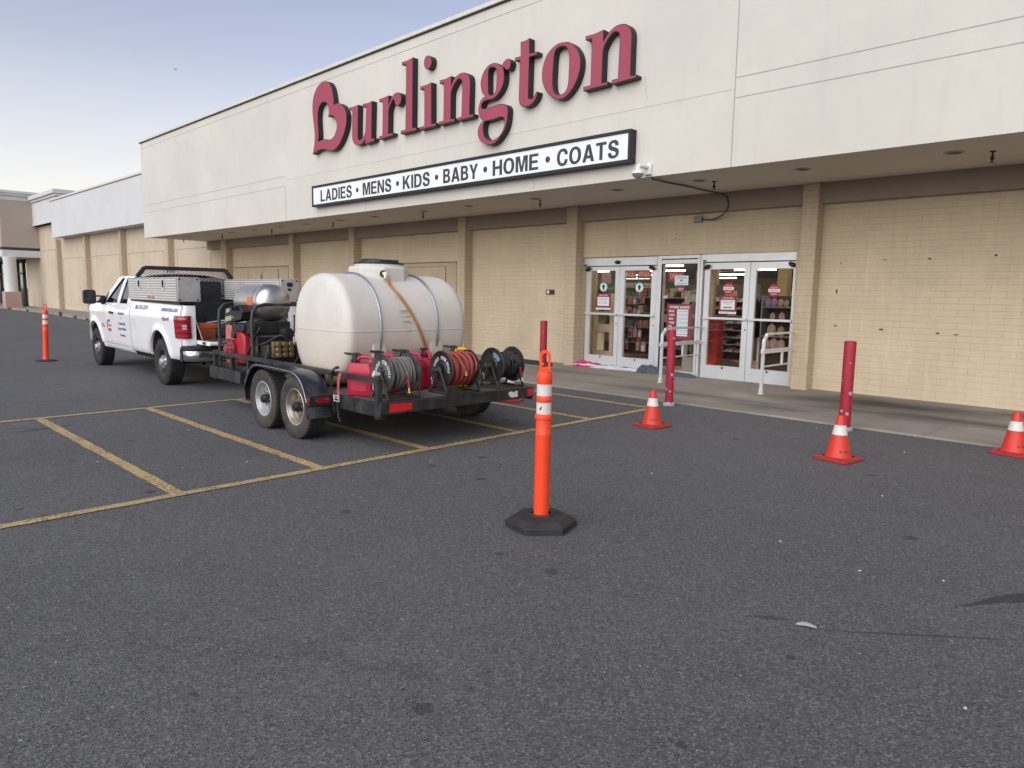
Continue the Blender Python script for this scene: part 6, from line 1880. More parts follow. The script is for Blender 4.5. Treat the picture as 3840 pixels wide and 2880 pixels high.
# ------------------------------------------------------------------ fuel cans
m_can = M('can_red', (.46, .012, .050), .42, 0, .07, 4, dirt=.22, dirtc=(.24, .03, .05), dscale=6)
m_canf = M('can_faded_red', (.50, .145, .13), .6, 0, .12, 3, dirt=.3, dirtc=(.55, .26, .22), dscale=3)
m_cany = M('can_yellow', (.62, .34, .02), .45, 0, .08, 4, dirt=.25, dirtc=(.25, .16, .04), dscale=7)
def fuel_can(label, x, y, rz, mat, spout=True, sx=1., sz=1., grp=None):
    t = thing('fuel_can', label, 'fuel can', tl(x, y, .523), YT + rz, grp)
    mb = MB()
    # body cross sections from the foot up, shoulders sloping to the handle ridge
    prof = [(.0, .93, .93), (.012, 1, 1), (.20, 1, 1), (.215, .985, .985), (.225, 1, 1), (.27, .98, .98), (.31, .86, .90), (.335, .76, .84)]
    rows = []
    for z, a, b_ in prof:
        rows.append([(px * a, py * b_, z * sz) for px, py in rrect(-.15 * sx, .15 * sx, -.105, .105, .03, 4)])
    mb.grid(rows, True)
    mb.add(rows[-1], [tuple(range(len(rows[-1])))]); mb.add(rows[0], [tuple(range(len(rows[0])))])
    # moulded recess lines on the side
    o = mb.build('can_body', mat, t, .004, smooth=40, segs=2)
    mb = MB(); mb.tube([(-.115 * sx, 0, .325 * sz), (-.10 * sx, 0, .375 * sz), (-.06 * sx, 0, .395 * sz), (.03 * sx, 0, .395 * sz), (.07 * sx, 0, .365 * sz), (.085 * sx, 0, .325 * sz)], lambda q: .022, 10, smooth=3); mb.build('handle', mat, t)
    mb = MB()
    for s_ in (-1, 1):
        mb.prism([rrect(-.10 * sx, .09 * sx, .05, .18 * sz, .02, 4)], lambda u, v, d: (u, d, v), s_ * .1055, s_ * .109)
    mb.build('side_panel', mat, t, .003)
    if spout:
        mb = MB(); mb.lathe([(.042, .325), (.042, .365), (.036, .37), (.034, .40), (.001, .402)], 20, (.10 * sx, 0, (sz - 1) * .33)); 
        for i in range(14):
            a = 2 * PI * i / 14; mb.bar((.10 * sx + .042 * math.cos(a), .042 * math.sin(a), .33 + (sz - 1) * .33), (.10 * sx + .042 * math.cos(a), .042 * math.sin(a), .362 + (sz - 1) * .33), .006, .006)
        mb.build('cap', m_lid, t)
        mb = MB(); zc = .412 + (sz - 1) * .33
        mb.bar((.03 * sx, 0, zc), (.20 * sx, 0, zc + .012), .042, .024); mb.bar((.19 * sx, 0, zc + .012), (.235 * sx, 0, zc + .016), .022, .018); mb.cyl((.10 * sx, 0, zc - .02), (.10 * sx, 0, zc + .026), .027, seg=12); mb.box(.06 * sx, .09 * sx, -.03, .03, zc + .01, zc + .022)
        mb.build('spout', m_lid, t, .004)
    return t
fuel_can('bright red fuel can with black spout strapped to the near rear post of the trailer', .62, .85, .45, m_can)
fuel_can('red fuel can hidden behind the reel of grey hose, only its spout showing', .74, .50, .3, m_can)
fuel_can('red fuel can on the deck between the grey and the red hose reels', .72, .17, .5, m_can)
fuel_can('second red fuel can between the reels, its cap against the tank flank', .76, -.08, -.3, m_can, True, .9, 1.0)
fuel_can('yellow fuel can on the deck between the red and the black hose reels', .62, -.46, .4, m_cany, True, .95, 1.08)
# tall faded can beside the washer
t = thing('fuel_can', 'tall faded pinkish red fuel can standing at the front corner of the washer frame', 'fuel can', tl(3.965, .83, .525), YT)
mb = MB(); rows = []
for z, a in ((0, .92), (.02, 1), (.52, 1), (.565, .92), (.585, .80)):
    rows.append([(px * a, py * a, z) for px, py in rrect(-.145, .145, -.07, .07, .04, 5)])
mb.grid(rows, True); mb.add(rows[-1], [tuple(range(len(rows[-1])))]); mb.build('can_body', m_canf, t, smooth=40)
mb = MB(); mb.tube([(.11, 0, .56), (.075, 0, .63), (-.06, 0, .625), (-.09, 0, .57)], .02, 8, smooth=4); mb.build('handle', m_canf, t)
mb = MB(); mb.cyl((.10, 0, .58), (.125, 0, .665), .042, .038, 16); mb.cyl((-.13, 0, .575), (-.13, 0, .62), .028, seg=12); mb.build('cap', m_lid, t, .004)
mb = MB(); mb.box(-.03, .05, .0755, .077, .16, .42); mb.build('faded_label', m_label, t)
fuel_can_stub = None

# ratchet strap round the rail post and the can
sp_ = thing('ratchet_strap', 'black and pink ratchet strap with steel buckle hanging from the near rail of the trailer', 'strap', tl(.80, 1.06, .36), YT)
def RS(mb):
    mb.X = Matrix.Translation((-.80, -1.06, -.36)); return mb
m_web = M('web_black', (.014, .014, .015), .8, var=.3)
m_webp = M('web_pink', (.42, .08, .09), .75, var=.2)
def ribbon(pts, w_, mat, name, th=.004, n_=5):
    mb = RS(MB()); P_ = catmull(pts, n_)
    for a, b_ in zip(P_, P_[1:]): mb.bar(a, b_, w_, th, (0, 1, 0))
    return mb.build(name, mat, sp_, smooth=0)
ribbon([(.86, 1.0, .80), (.88, 1.05, .785), (.885, 1.085, .72), (.88, 1.083, .60), (.87, 1.07, .48), (.86, 1.075, .42), (.84, 1.08, .36), (.815, 1.085, .335)], .03, m_web, 'black_webbing')
ribbon([(.72, 1.065, .75), (.745, 1.075, .70), (.735, 1.085, .64), (.75, 1.08, .58), (.74, 1.083, .52), (.755, 1.085, .48)], .045, m_webp, 'pink_webbing')
ribbon([(.77, 1.08, .45), (.765, 1.088, .40), (.75, 1.085, .34), (.735, 1.09, .29), (.70, 1.09, .255)], .03, m_steel, 'loose_end')
mb = RS(MB()); mb.box(.72, .82, 1.078, 1.10, .485, .492); mb.box(.72, .728, 1.078, 1.10, .45, .52); mb.box(.812, .82, 1.078, 1.10, .45, .52); mb.cyl((.72, 1.09, .515), (.82, 1.09, .515), .006, seg=8); mb.cyl((.72, 1.09, .455), (.82, 1.09, .455), .006, seg=8); mb.build('buckle', m_alu2, sp_, .002)
mb = RS(MB()); mb.box(.85, .91, 1.075, 1.105, .68, .76); mb.cyl((.85, 1.095, .745), (.91, 1.095, .745), .018, seg=12); mb.build('ratchet', m_engine, sp_, .003)

# ------------------------------------------------------------------ hose reels at the rear
m_reel = M('reel_black', (.014, .015, .017), .42, .1, .25, 8, dirt=.45, dirtc=(.10, .10, .10), dscale=6)
m_reelgrey = M('reel_dusty', (.040, .041, .042), .55, .2, .3, 6, dirt=.6, dirtc=(.15, .15, .145), dscale=6, dthr=.52)
m_hgrey = M('hose_grey', (.15, .145, .135), .7, 0, .15, 12, dirt=.35, dirtc=(.24, .23, .21), dscale=8)
m_hred = M('hose_red', (.26, .040, .030), .55, 0, .15, 12, dirt=.3, dirtc=(.35, .12, .09), dscale=8)
m_hblack = M('hose_black', (.016, .017, .019), .5, 0, .25, 12, dirt=.3, dirtc=(.06, .06, .06), dscale=8)
m_burg = M('sleeve_burgundy', (.24, .014, .035), .5, 0, .1, 12)
m_brass2 = M('brass_end', (.58, .42, .16), .3, .8, .1)
m_rtext = M('reel_text', (.62, .65, .66), .6, dirt=.3, dirtc=(.2, .2, .2), dscale=30)
def reel(label, xc, yn, yf, zc, Rf, hose_m, disc_m, hose_r, turns, Rh, seed, words, arc):
    """axis across the trailer; near flange at y=yn, far flange at y=yf"""
    rs_ = random.Random(seed)
    t = thing('hose_reel', label, 'hose reel', tl(xc, (yn + yf) / 2, .523), YT)
    ym = (yn + yf) / 2; hw = (yn - yf) / 2; z0 = zc - .523
    for s_ in (1, -1):
        mb = MB(); y_ = s_ * hw * .78
        pr = [(.03, .012), (.075, .012), (.085, .004), (.11, .004), (Rf - .04, .004), (Rf - .022, .012), (Rf - .006, .014), (Rf, .006), (Rf - .004, -.006), (Rf - .03, -.006), (.03, -.006)]
        mb.lathe([(r_, y_ + s_ * h_) for r_, h_ in pr], 48, (0, 0, z0), axis='y', caps=False)
        fo = mb.build('reel_flange', disc_m, t, smooth=35)
        mb = MB()
        for i in range(6):
            a = 2 * PI * i / 6 + .3; mb.cyl((.06 * math.cos(a), y_ + s_ * .012, z0 + .06 * math.sin(a)), (.06 * math.cos(a), y_ + s_ * .018, z0 + .06 * math.sin(a)), .009, seg=6)
        mb.build('flange_bolt', m_reel, fo)
        if s_ > 0 and words:
            mb = MB()
            for wd, a_c, span in words:
                # letters bent round the hub of the disc
                text_fit(mb, wd, -span / 2, span / 2, arc[0], arc[1], lambda u, v, e: (v * math.sin(-(a_c + u)) , y_ + .0062, z0 + v * math.cos(a_c + u)), .03, 0)
            mb.build('lettering', m_rtext, fo, smooth=0)
        # A-frame stand of flat bar
        yl = s_ * hw
        mb = MB()
        mb.bar((.155, yl, .0), (.012, yl * .97, z0 + .02), .028, .008, (0, 1, 0)); mb.bar((-.155, yl, .0), (-.012, yl * .97, z0 + .02), .028, .008, (0, 1, 0))
        mb.bar((.165, yl - s_ * .012, .006), (-.165, yl - s_ * .012, .006), .045, .01)
        mb.cyl((0, yl * .93, z0), (0, yl * 1.02, z0), .035, seg=14)
        mb.bar((.165, yl, .004), (.165, yl * .85, .004), .03, .008); 
        mb.build('stand_frame', m_reelgrey if disc_m is not m_reel or s_ > 0 else m_reel, t, .002)
    for xb_ in (.14, -.14):
        mb = MB(); mb.bar((xb_, -hw, .012), (xb_, hw, .012), .03, .012); mb.build('base_bar', m_reel, t, .002)
    mb = MB(); mb.cyl((0, -hw * .78, z0), (0, hw * .78, z0), Rh * .72, seg=30); mb.cyl((0, -hw, z0), (0, hw, z0), .018, seg=12); mb.build('drum', m_reel, t)
    # swivel and crank on the near side
    mb = MB(); mb.cyl((0, hw, z0), (0, hw + .075, z0), .022, seg=12); mb.cyl((0.0, hw + .055, z0 - .0), (-.0, hw + .055, z0 + .04), .014, seg=10); mb.bar((0, hw + .04, z0), (.05, hw + .045, z0 - .03), .02, .02); mb.build('swivel', m_alu if disc_m is not m_reel else m_reelgrey, t, .002)
    # coiled hose, one continuous length
    pts = []
    wv = 2 * hw * .74
    n_ = 22
    lay = [(0, turns), (1, turns - 1 if Rh > .0 else 0)]
    side = 1
    tot = 0
    for k_, nt_ in lay:
        for i in range(int(nt_ * n_)):
            f = i / (nt_ * n_)
            a = 2 * PI * i / n_
            jit = .0045 * math.sin(2.1 * a + seed) + .008 * math.sin(.53 * a + seed * 2)
            y_ = side * (wv / 2 - hose_r - f * (wv - 2 * hose_r)) + jit * (1 + k_ * 1.6)
            R__ = Rh + k_ * hose_r * 1.75 + .004 * math.sin(1.3 * a + seed)
            pts.append((-R__ * math.cos(a), y_, z0 + R__ * math.sin(a)))
        side = -side
    # loose end hanging over the front of the coil
    Rl = Rh + 2.6 * hose_r
    ye = wv * .10
    if seed == 1:
        tail = [(-Rl * .3, wv * .02, z0 + Rl * .95), (-Rl * .75, wv * .0, z0 + Rl * .68), (-Rl - .005, -wv * .04, z0 + Rl * .15), (-Rl - .03, -wv * .05, z0 - Rl * .15), (-Rl - .035, -wv * .05, z0 - Rl * .5)]
    elif seed == 2:
        tail = [(-Rl * .2, wv * .25, z0 + Rl), (-Rl * .70, wv * .16, z0 + Rl * .72), (-Rl * 1.0, wv * .07, z0 + Rl * .2), (-Rl * 1.05, wv * .04, z0 + .01), (-Rl * 1.07, wv * .03, z0 - .02)]
    else:
        tail = [(-Rl * .3, wv * .1, z0 + Rl * .98), (-Rl * .8, -wv * .15, z0 + Rl * .62), (-Rl * 1.02, -wv * .34, z0 + Rl * .1), (-Rl * 1.1, -wv * .46, z0 - Rl * .25), (-Rl * 1.12, -wv * .50, z0 - Rl * .6)]
    mb = MB(); mb.tube(pts, hose_r, 8); ho = mb.build('hose', hose_m, t, smooth=60)
    mb = MB(); mb.tube(tail, hose_r, 8, smooth=6); mb.build('hose_end', hose_m, t, smooth=60)
    e_, d_ = Vector(tail[-1]), (Vector(tail[-1]) - Vector(tail[-2])).normalized()
    if seed == 2:
        mb = MB(); mb.cyl(e_ - d_ * .005, e_ + d_ * .03, hose_r * 1.12, seg=14); mb.cyl(e_ + d_ * .03, e_ + d_ * .042, hose_r * 1.25, seg=14); mb.build('brass_coupling', m_brass2, t)
    else:
        mb = MB(); pr = []
        for i in range(8): pr += [(hose_r * 1.55, i * .016), (hose_r * 1.7, i * .016 + .006), (hose_r * 1.5, i * .016 + .013)]
        q = d_.to_track_quat('Z', 'Y').to_matrix().to_4x4(); q.translation = e_ - d_ * .07
        mb.X = q; mb.lathe(pr, 14); mb.build('burgundy_sleeve', m_burg, t)
        mb = MB(); mb.cyl(e_ + d_ * .055, e_ + d_ * .085, .012, seg=10); mb.cyl(e_ + d_ * .085, e_ + d_ * .105, .015, seg=10); mb.build('brass_coupling', m_brass2 if seed == 1 else m_alu2, t)
    mb = MB(); mb.tube([(.10, hw + .006, z0 - .09), (.10, hw + .02, z0 - .10), (.07, hw + .03, z0 - .11), (.065, hw + .03, z0 - .16)], .005, 6); mb.build('locking_pin', m_alu2, t)
    return t
reel('dusty hose reel of grey hose at the near rear corner of the trailer', .245, .905, .495, .775, .205, m_hgrey, m_reelgrey, .0105, 13, .135, 1, [('EAGLE', -.95, 1.1), ('STEEL EAGLE', .85, 1.9)], (.105, .142))
reel('black hose reel wound with red hose in the middle of the trailer rear', .25, .155, -.31, .775, .205, m_hred, m_reel, .0155, 10, .145, 2, [('EAGLE', -.95, 1.1), ('STEEL EAGLE', .85, 1.9)], (.108, .145))
r3 = reel('black hose reel of black hose at the far rear corner of the trailer', .28, -.62, -1.02, .775, .208, m_hblack, m_reel, .0095, 14, .125, 3, [], (.1, .13))
mb = MB(); m_bl = M('reel_sticker_blue', (.12, .20, .30), .5, dirt=.4, dirtc=(.4, .42, .42), dscale=30)
yy_ = .2 * .78 + .0055
sec = [(.155 * math.sin(-a), .155 * math.cos(a)) for a in [-.15 - .95 * i / 10 for i in range(11)]] + [(.10 * math.sin(-a), .10 * math.cos(a)) for a in [-1.10 + .95 * i / 10 for i in range(11)]]
mb.prism([[( -u, v + .252) for u, v in sec]], lambda u, v, d: (u, d, v), yy_, yy_ + .001); mb.build('blue_sticker', m_bl, r3, smooth=0)
# ------------------------------------------------------------------ white pickup (+x forward, +y near side)
TKO = (-12.2, 5.29)
def tk(x, y, z): return tl(x, y, z, TKO)
m_wpaint = M('white_paint', (.86, .87, .88), .22, 0, .02, .8, dirt=.08, dirtc=(.42, .40, .36), dscale=1.3, coat=.7)
m_blackpl = M('black_plastic', (.015, .016, .018), .5, 0, .2, 10)
m_bedliner = M('bed_liner', (.022, .024, .028), .7, 0, .3, 12, .3, 90, dirt=.4, dirtc=(.08, .078, .075), dscale=4)
m_well = M('wheel_well', (.06, .055, .048), .9, 0, .3, 4, dirt=.5, dirtc=(.19, .17, .145), dscale=3)
m_tint = glass('tinted_glass', (.16, .18, .18), .06)
m_dark_tint = glass('dark_rear_glass', (.03, .035, .035), .01)
m_bumper = M('bumper_chrome', (.50, .51, .53), .16, .95, .06, 2, dirt=.25, dirtc=(.24, .24, .25), dscale=3)
m_under = M('underbody', (.018, .017, .016), .85, 0, .3)
truck = thing('pickup_truck', 'white extended cab pickup with company lettering and open tailgate towing the trailer', 'pickup truck', tk(0, 0, 0), YT)
WX_R, WX_F, WR = .17, 4.13, .385
AR = ((.23, .43, .475), (4.13, .42, .49))       # wheel arches: centre x, centre z, radius
def side_y(z, x):
    pts = ((.40, .93), (.46, .955), (.55, .982), (.75, .998), (1.0, 1.008), (1.12, 1.012), (1.18, 1.002), (1.29, .972), (1.36, .965))
    y = pts[-1][1]
    for (a, ya), (b, yb) in zip(pts, pts[1:]):
        if z <= b:
            t = max(0, (z - a) / (b - a)); t = t * t * (3 - 2 * t) * .5 + t * .5
            y = ya + (yb - ya) * t; break
    for cx, cz, r in AR:
        d = math.hypot(x - cx, z - cz)
        y += .022 * math.exp(-((d - r) / .085) ** 2)
    if x > 4.35: y -= .62 * ((x - 4.35) / .65) ** 2.6 * .55
    return y
def bottom_z(x, base):
    for cx, cz, r in AR:
        if abs(x - cx) < r:
            return max(base, cz + math.sqrt(r * r - (x - cx) ** 2))
    return base
def panel(name, x0, x1, top, base=.46, s_=1, parent=truck, mat=None, nz=16):
    xs_ = set([x0, x1]); n_ = max(2, int((x1 - x0) / .035))
    for i in range(n_ + 1): xs_.add(x0 + (x1 - x0) * i / n_)
    for cx, cz, r in AR:
        for e in (-1, 1):
            q = cx + e * r
            if x0 < q < x1: xs_.update((q - 1e-4, q + 1e-4, q - e * .004, q - e * .012))
    xs_ = sorted(xs_)
    rows = []
    for x in xs_:
        zt = top(x) if callable(top) else top
        zb = bottom_z(x, base)
        row = [(x, s_ * (side_y(zb, x) - .045), zb + .002), (x, s_ * (side_y(zb, x) - .006), zb), (x, s_ * side_y(zb, x), zb + .006)]
        for i in range(1, nz + 1):
            z = zb + .006 + (zt - zb - .006) * i / nz
            row.append((x, s_ * side_y(z, x), z))
        row.append((x, s_ * (side_y(zt, x) - .012), zt + .008)); row.append((x, s_ * (side_y(zt, x) - .05), zt + .009))
        rows.append(row)
    a = [(p_[0] - .0, p_[1] - s_ * .025, p_[2]) for p_ in rows[0]]; b = [(p_[0], p_[1] - s_ * .025, p_[2]) for p_ in rows[-1]]
    mb = MB(); mb.grid([a] + rows + [b])
    return mb.build(name, mat or m_wpaint, parent, smooth=38)
hood_top = lambda x: 1.285 - .15 * max(0, (x - 3.87) / 1.1) ** 1.6
for s_ in (1, -1):
    panel('bed_side', -.79, 1.725, lambda x: 1.335 + .03 * (x + .8) / 2.5, .47, s_)
    panel('cab_corner', 1.765, 1.955, 1.28, .46, s_)
    rd = panel('rear_door', 1.963, 2.596, 1.28, .50, s_)
    fd = panel('door', 2.604, 3.846, 1.28, .50, s_)
    panel('rocker_panel', 1.765, 3.60, .492, .42, s_, nz=3)
    panel('front_fender', 3.854, 4.93, hood_top, .44, s_)
    # dark backing behind the shut lines
    mb = MB(); y0, y1 = sorted((s_ * .90, s_ * .935)); mb.box(1.72, 3.62, y0, y1, .45, 1.27); mb.build('inner_panel', m_under, truck, smooth=0)
    mb = MB(); zc_ = 1.118
    mb.bar((2.74, s_ * 1.024, zc_), (2.92, s_ * 1.026, zc_ + .004), .03, .034); mb.build('handle', m_blackpl, fd, .008)
    mb = MB(); mb.bar((2.92, s_ * 1.026, zc_ + .004), (2.955, s_ * 1.024, zc_ + .004), .034, .048); mb.build('lock_plate', m_blackpl, fd, .01)
# fuel filler door on the bed side: thin ring seam and a thumb slot
mb = MB(); mb.tube([(x, side_y(z, x) + .0005, z) for x, z in [(1.50 + u, .955 + v) for u, v in rrect(-.085, .085, -.085, .085, .03, 5)]], .0022, 5, closed=True); fdr = mb.build('fuel_door', M('seam_grey', (.30, .31, .33), .5), truck)
mb = MB(); mb.ball((1.505, side_y(.95, 1.5), .95), .008, .003, .022, 10, 8); mb.build('thumb_slot', m_blackpl, fdr)
# wheel wells and underbody
for cx, cz, r in AR:
    for s_ in (1, -1):
        mb = MB(); rows = []
        for i in range(21):
            a = PI * i / 20
            p_ = (cx + (r + .01) * math.cos(a), cz + (r + .01) * math.sin(a))
            rows.append([(p_[0], s_ * .95, p_[1]), (p_[0], s_ * .5, p_[1])])
        mb.grid(rows)
        mb.box(cx - r, cx + r, *sorted((s_ * .50, s_ * .48)), cz, cz + r)
        mb.build('wheel_well', m_well, truck, smooth=60, fix=False)
mb = MB(); mb.box(.75, 3.6, -.90, .90, .44, .50); mb.box(-.8, 4.7, -.45, -.38, .38, .52); mb.box(-.8, 4.7, .38, .45, .38, .52); mb.box(-.7, .72, -.9, .9, .66, .72)
mb.cyl((.17, -.8, .385), (.17, .8, .385), .05, seg=12); mb.ball((.17, 0, .385), .17, .16, .15); mb.cyl((4.13, -.8, .385), (4.13, .8, .385), .04, seg=12); mb.cyl((.2, .1, .42), (2.6, .1, .46), .045, seg=10)
mb.bar((1.0, .62, .40), (2.4, .62, .40), .22, .12); mb.cyl((2.5, -.5, .35), (-.6, -.6, .42), .035, seg=10); mb.bar((.17, .3, .30), (.17, .34, .55), .05, .05)
mb.build('underbody', m_under, truck, .004)
for s_ in (1, -1):
    wheel(truck, WX_R, s_ * .865, WR, WR, .245, s_, m_blackpl if False else M('steel_wheel', (.05, .052, .055), .5, .3, .2, 8, dirt=.3, dirtc=(.14, .13, .12)) if s_ > 0 else bpy.data.materials['steel_wheel'], 'truck', .215)
    wheel(truck, WX_F, s_ * .865, WR, WR, .245, s_, bpy.data.materials['steel_wheel'], 'truck', .215)
# --- cab above the sill
def gh(x, t, s_=1, off=0.):
    y = .965 - .15 * t - .055 * t * t
    return (x, s_ * (y + off), 1.285 + .535 * t)
for s_ in (1, -1):
    outer = [(1.80, 0), (3.70, 0), (3.38, .44), (3.06, .92), (2.98, 1.0), (1.84, 1.0)]
    w1 = [(3.42, .035), (2.665, .035), (2.715, .92), (2.86, .92), (3.12, .50)]
    w2 = [(2.50, .035), (2.04, .035), (2.07, .89), (2.56, .92)]
    def dense(lp):
        q = []
        for a, b_ in zip(lp, lp[1:] + lp[:1]):
            for i in range(5): q.append((a[0] + (b_[0] - a[0]) * i / 5, a[1] + (b_[1] - a[1]) * i / 5))
        return q
    mb = MB(); mb.prism([dense(outer), dense(w1), dense(w2)], lambda u, v, d: gh(u, v, s_, d), -.045, 0); mb.build('cab_side', m_wpaint, truck, .004)
    for wl, par in ((w1, 'f'), (w2, 'r')):
        mb = MB(); mb.prism([dense(wl)], lambda u, v, d: gh(u, v, s_, d), -.028, -.022); g_ = mb.build('side_window', m_tint, truck, smooth=0)
        mb = MB()
        for a, b_ in zip(wl, wl[1:] + wl[:1]):
            mb.bar(gh(a[0], a[1], s_, -.012), gh(b_[0], b_[1], s_, -.012), .022, .018, (0, 1, 0))
        mb.build('window_seal', m_blackpl, g_)
    # black sail patch and towing mirror
    mb = MB(); mb.prism([[(3.66, .0), (3.40, .0), (3.40, .10), (3.38, .42)]], lambda u, v, d: gh(u, v, s_, d), .002, .012); mi_ = mb.build('mirror', m_blackpl, truck)
    mb = MB()
    for z in (1.315, 1.43): mb.bar((3.46, s_ * .955, z - .01), (3.40, s_ * 1.18, z), .045, .03)
    mb.bar((3.47, s_ * .96, 1.31), (3.44, s_ * 1.04, 1.38), .07, .13)
    mb.build('mirror_arm', m_blackpl, mi_, .008)
    mb = MB(); hd = [(y_, z_) for y_, z_ in rrect(1.145, 1.355, 1.275, 1.545, .045, 5)]
    mb.prism([hd], lambda u, v, d: (d, s_ * u, v), 3.33, 3.44); mb.build('mirror_head', m_blackpl, mi_, .02, segs=3)
    mb = MB(); mb.box(3.322, 3.329, *sorted((s_ * 1.165, s_ * 1.335)), 1.35, 1.525); mb.build('mirror_glass', M('mirror_dark', (.03, .035, .035), .08, .0, .02) if s_ > 0 else bpy.data.materials['mirror_dark'], mi_)  # dark base colour stands in for a dark reflection in the glass
# roof, windscreen, back wall
mb = MB(); rows = []
for x, zd, w_ in ((1.80, -.03, .755), (1.83, -.005, .76), (1.95, .0, .765), (2.3, .005, .765), (2.7, .002, .765), (2.95, -.012, .765), (3.06, -.03, .76), (3.10, -.055, .755)):
    rows.append([(x + .10 * (1 - (y_ / .76) ** 2) * (1 if x > 2.8 else 0), y_ * w_ / .76, 1.82 + zd + .075 * (1 - abs(y_ / .76) ** 2.6)) for y_ in [-.76 + 1.52 * i / 16 for i in range(17)]])
mb.grid(rows); mb.build('roof', m_wpaint, truck, smooth=50)
def ws(y_, t):
    k_ = 1 - (y_ / .95) ** 2
    x0, z0 = 3.66 + .28 * k_, 1.27; x1, z1 = 3.06 + .11 * k_, 1.785 + .06 * k_
    w_ = .93 - .175 * t
    return (x0 + (x1 - x0) * t, y_ * w_ / .95, z0 + (z1 - z0) * t)
mb = MB(); mb.grid([[ws(-.95 + 1.9 * i / 14, t) for i in range(15)] for t in (0, .25, .5, .75, 1)]); mb.build('windscreen', m_tint, truck, smooth=60, fix=False)
for s_ in (1, -1):
    mb = MB()
    P_ = [ws(s_ * .95, t) for t in (0, .25, .5, .75, 1)]
    for a, b_ in zip(P_, P_[1:]): mb.bar(a, b_, .06, .05, (0, 1, 0))
    mb.build('roof_pillar', m_wpaint, truck, .012)
mb = MB()
bk = [(-.90, .50), (.90, .50), (.95, 1.28), (.78, 1.80), (-.78, 1.80), (-.95, 1.28)]
hw = rrect(-.68, .68, 1.33, 1.74, .06, 4)
mb.prism([bk, hw], lambda u, v, d: (d, u, v), 1.775, 1.80); mb.build('cab_back', m_wpaint, truck, .004)
mb = MB(); mb.prism([hw], lambda u, v, d: (d, u, v), 1.784, 1.79); mb.build('rear_window', m_dark_tint, truck, smooth=0)
mb = MB(); mb.box(1.762, 1.80, -.22, .22, 1.825, 1.855); mb.build('brake_light', m_redlens, truck, .006)
# interior
mb = MB()
for y_ in (-.42, .42):
    mb.box(2.45, 2.95, y_ - .24, y_ + .24, .85, 1.0); mb.bar((2.50, y_, 1.0), (2.36, y_, 1.56), .44, .12, (1, 0, 0)); mb.box(2.28, 2.36, y_ - .12, y_ + .12, 1.56, 1.72)
mb.box(3.25, 3.7, -.88, .88, 1.0, 1.27); mb.box(1.82, 3.7, -.88, .88, .60, .62)
mb.build('cab_interior', M('seat_grey', (.05, .052, .055), .8), truck, .03)
mb = MB(); mb.tube([(3.14 + .09 * math.sin(a) * .4, .42 + .19 * math.cos(a), 1.22 + .19 * math.sin(a)) for a in [2 * PI * i / 24 for i in range(24)]], .014, 6, closed=True); mb.build('steering_wheel', m_blackpl, truck)
mb = MB(); mb.cyl((1.98, .25, 1.885), (1.96, .25, 1.97), .012, .006, 8); mb.build('antenna', m_blackpl, truck)
# bonnet and nose
mb = MB(); rows = []
for i in range(13):
    x = 3.60 + (4.94 - 3.60) * i / 12
    rows.append([(x + (.30 * (1 - (y_ / .96) ** 2) * max(0, 1 - (x - 3.6) / .5)) * 1.0 + .10 * (1 - (y_ / .96) ** 2) * max(0, (x - 4.4) / .54), y_ * (side_y(1.2, x) - .045) / .96, hood_top(x) + .004 + .05 * (1 - abs(y_ / .96) ** 3)) for y_ in [-.96 + 1.92 * j / 14 for j in range(15)]])
mb.grid(rows); mb.build('bonnet', m_wpaint, truck, smooth=60)
mb = MB(); mb.box(3.55, 3.95, -.9, .9, 1.22, 1.268); mb.build('cowl', m_blackpl, truck)
def nose(y_): return 5.03 - .16 * (abs(y_) / .65) ** 2.4
mb = MB(); mb.grid([[(nose(y_) - (.04 if z > 1.05 else 0), y_, z) for y_ in [-.70 + 1.4 * j / 14 for j in range(15)]] for z in (.78, .85, 1.0, 1.1, 1.135)]); mb.build('front_panel', m_wpaint, truck, smooth=60)
mb = MB(); mb.grid([[(nose(y_) + .01, y_, z) for y_ in [-.45 + .9 * j / 10 for j in range(11)]] for z in (.80, .95, 1.10)]); gr_ = mb.build('grille', m_blackpl, truck, fix=False)
mb = MB(); mb.tube([(nose(y_) + .02, y_, .945) for y_ in [-.45 + .9 * j / 10 for j in range(11)]], .03, 8); mb.build('grille_bar', m_bumper, gr_)
for s_ in (1, -1):
    mb = MB(); mb.grid([[(nose(y_) + .012, s_ * y_, z) for y_ in (.47, .53, .60, .67, .70)] for z in (.84, .98, 1.10)]); mb.build('headlight', M('headlight_lens', (.6, .62, .64), .1, .3) if s_ > 0 else bpy.data.materials['headlight_lens'], truck, fix=False)
mb = MB(); mb.grid([[(nose(y_ * .72) + .05, y_, z) for y_ in [-.92 + 1.84 * j / 14 for j in range(15)]] for z in (.47, .52, .70, .76)]); mb.build('front_bumper', m_bumper, truck, smooth=60)
mb = MB(); mb.box(4.6, 4.98, -.6, .6, .45, .8); mb.build('radiator_block', m_under, truck)
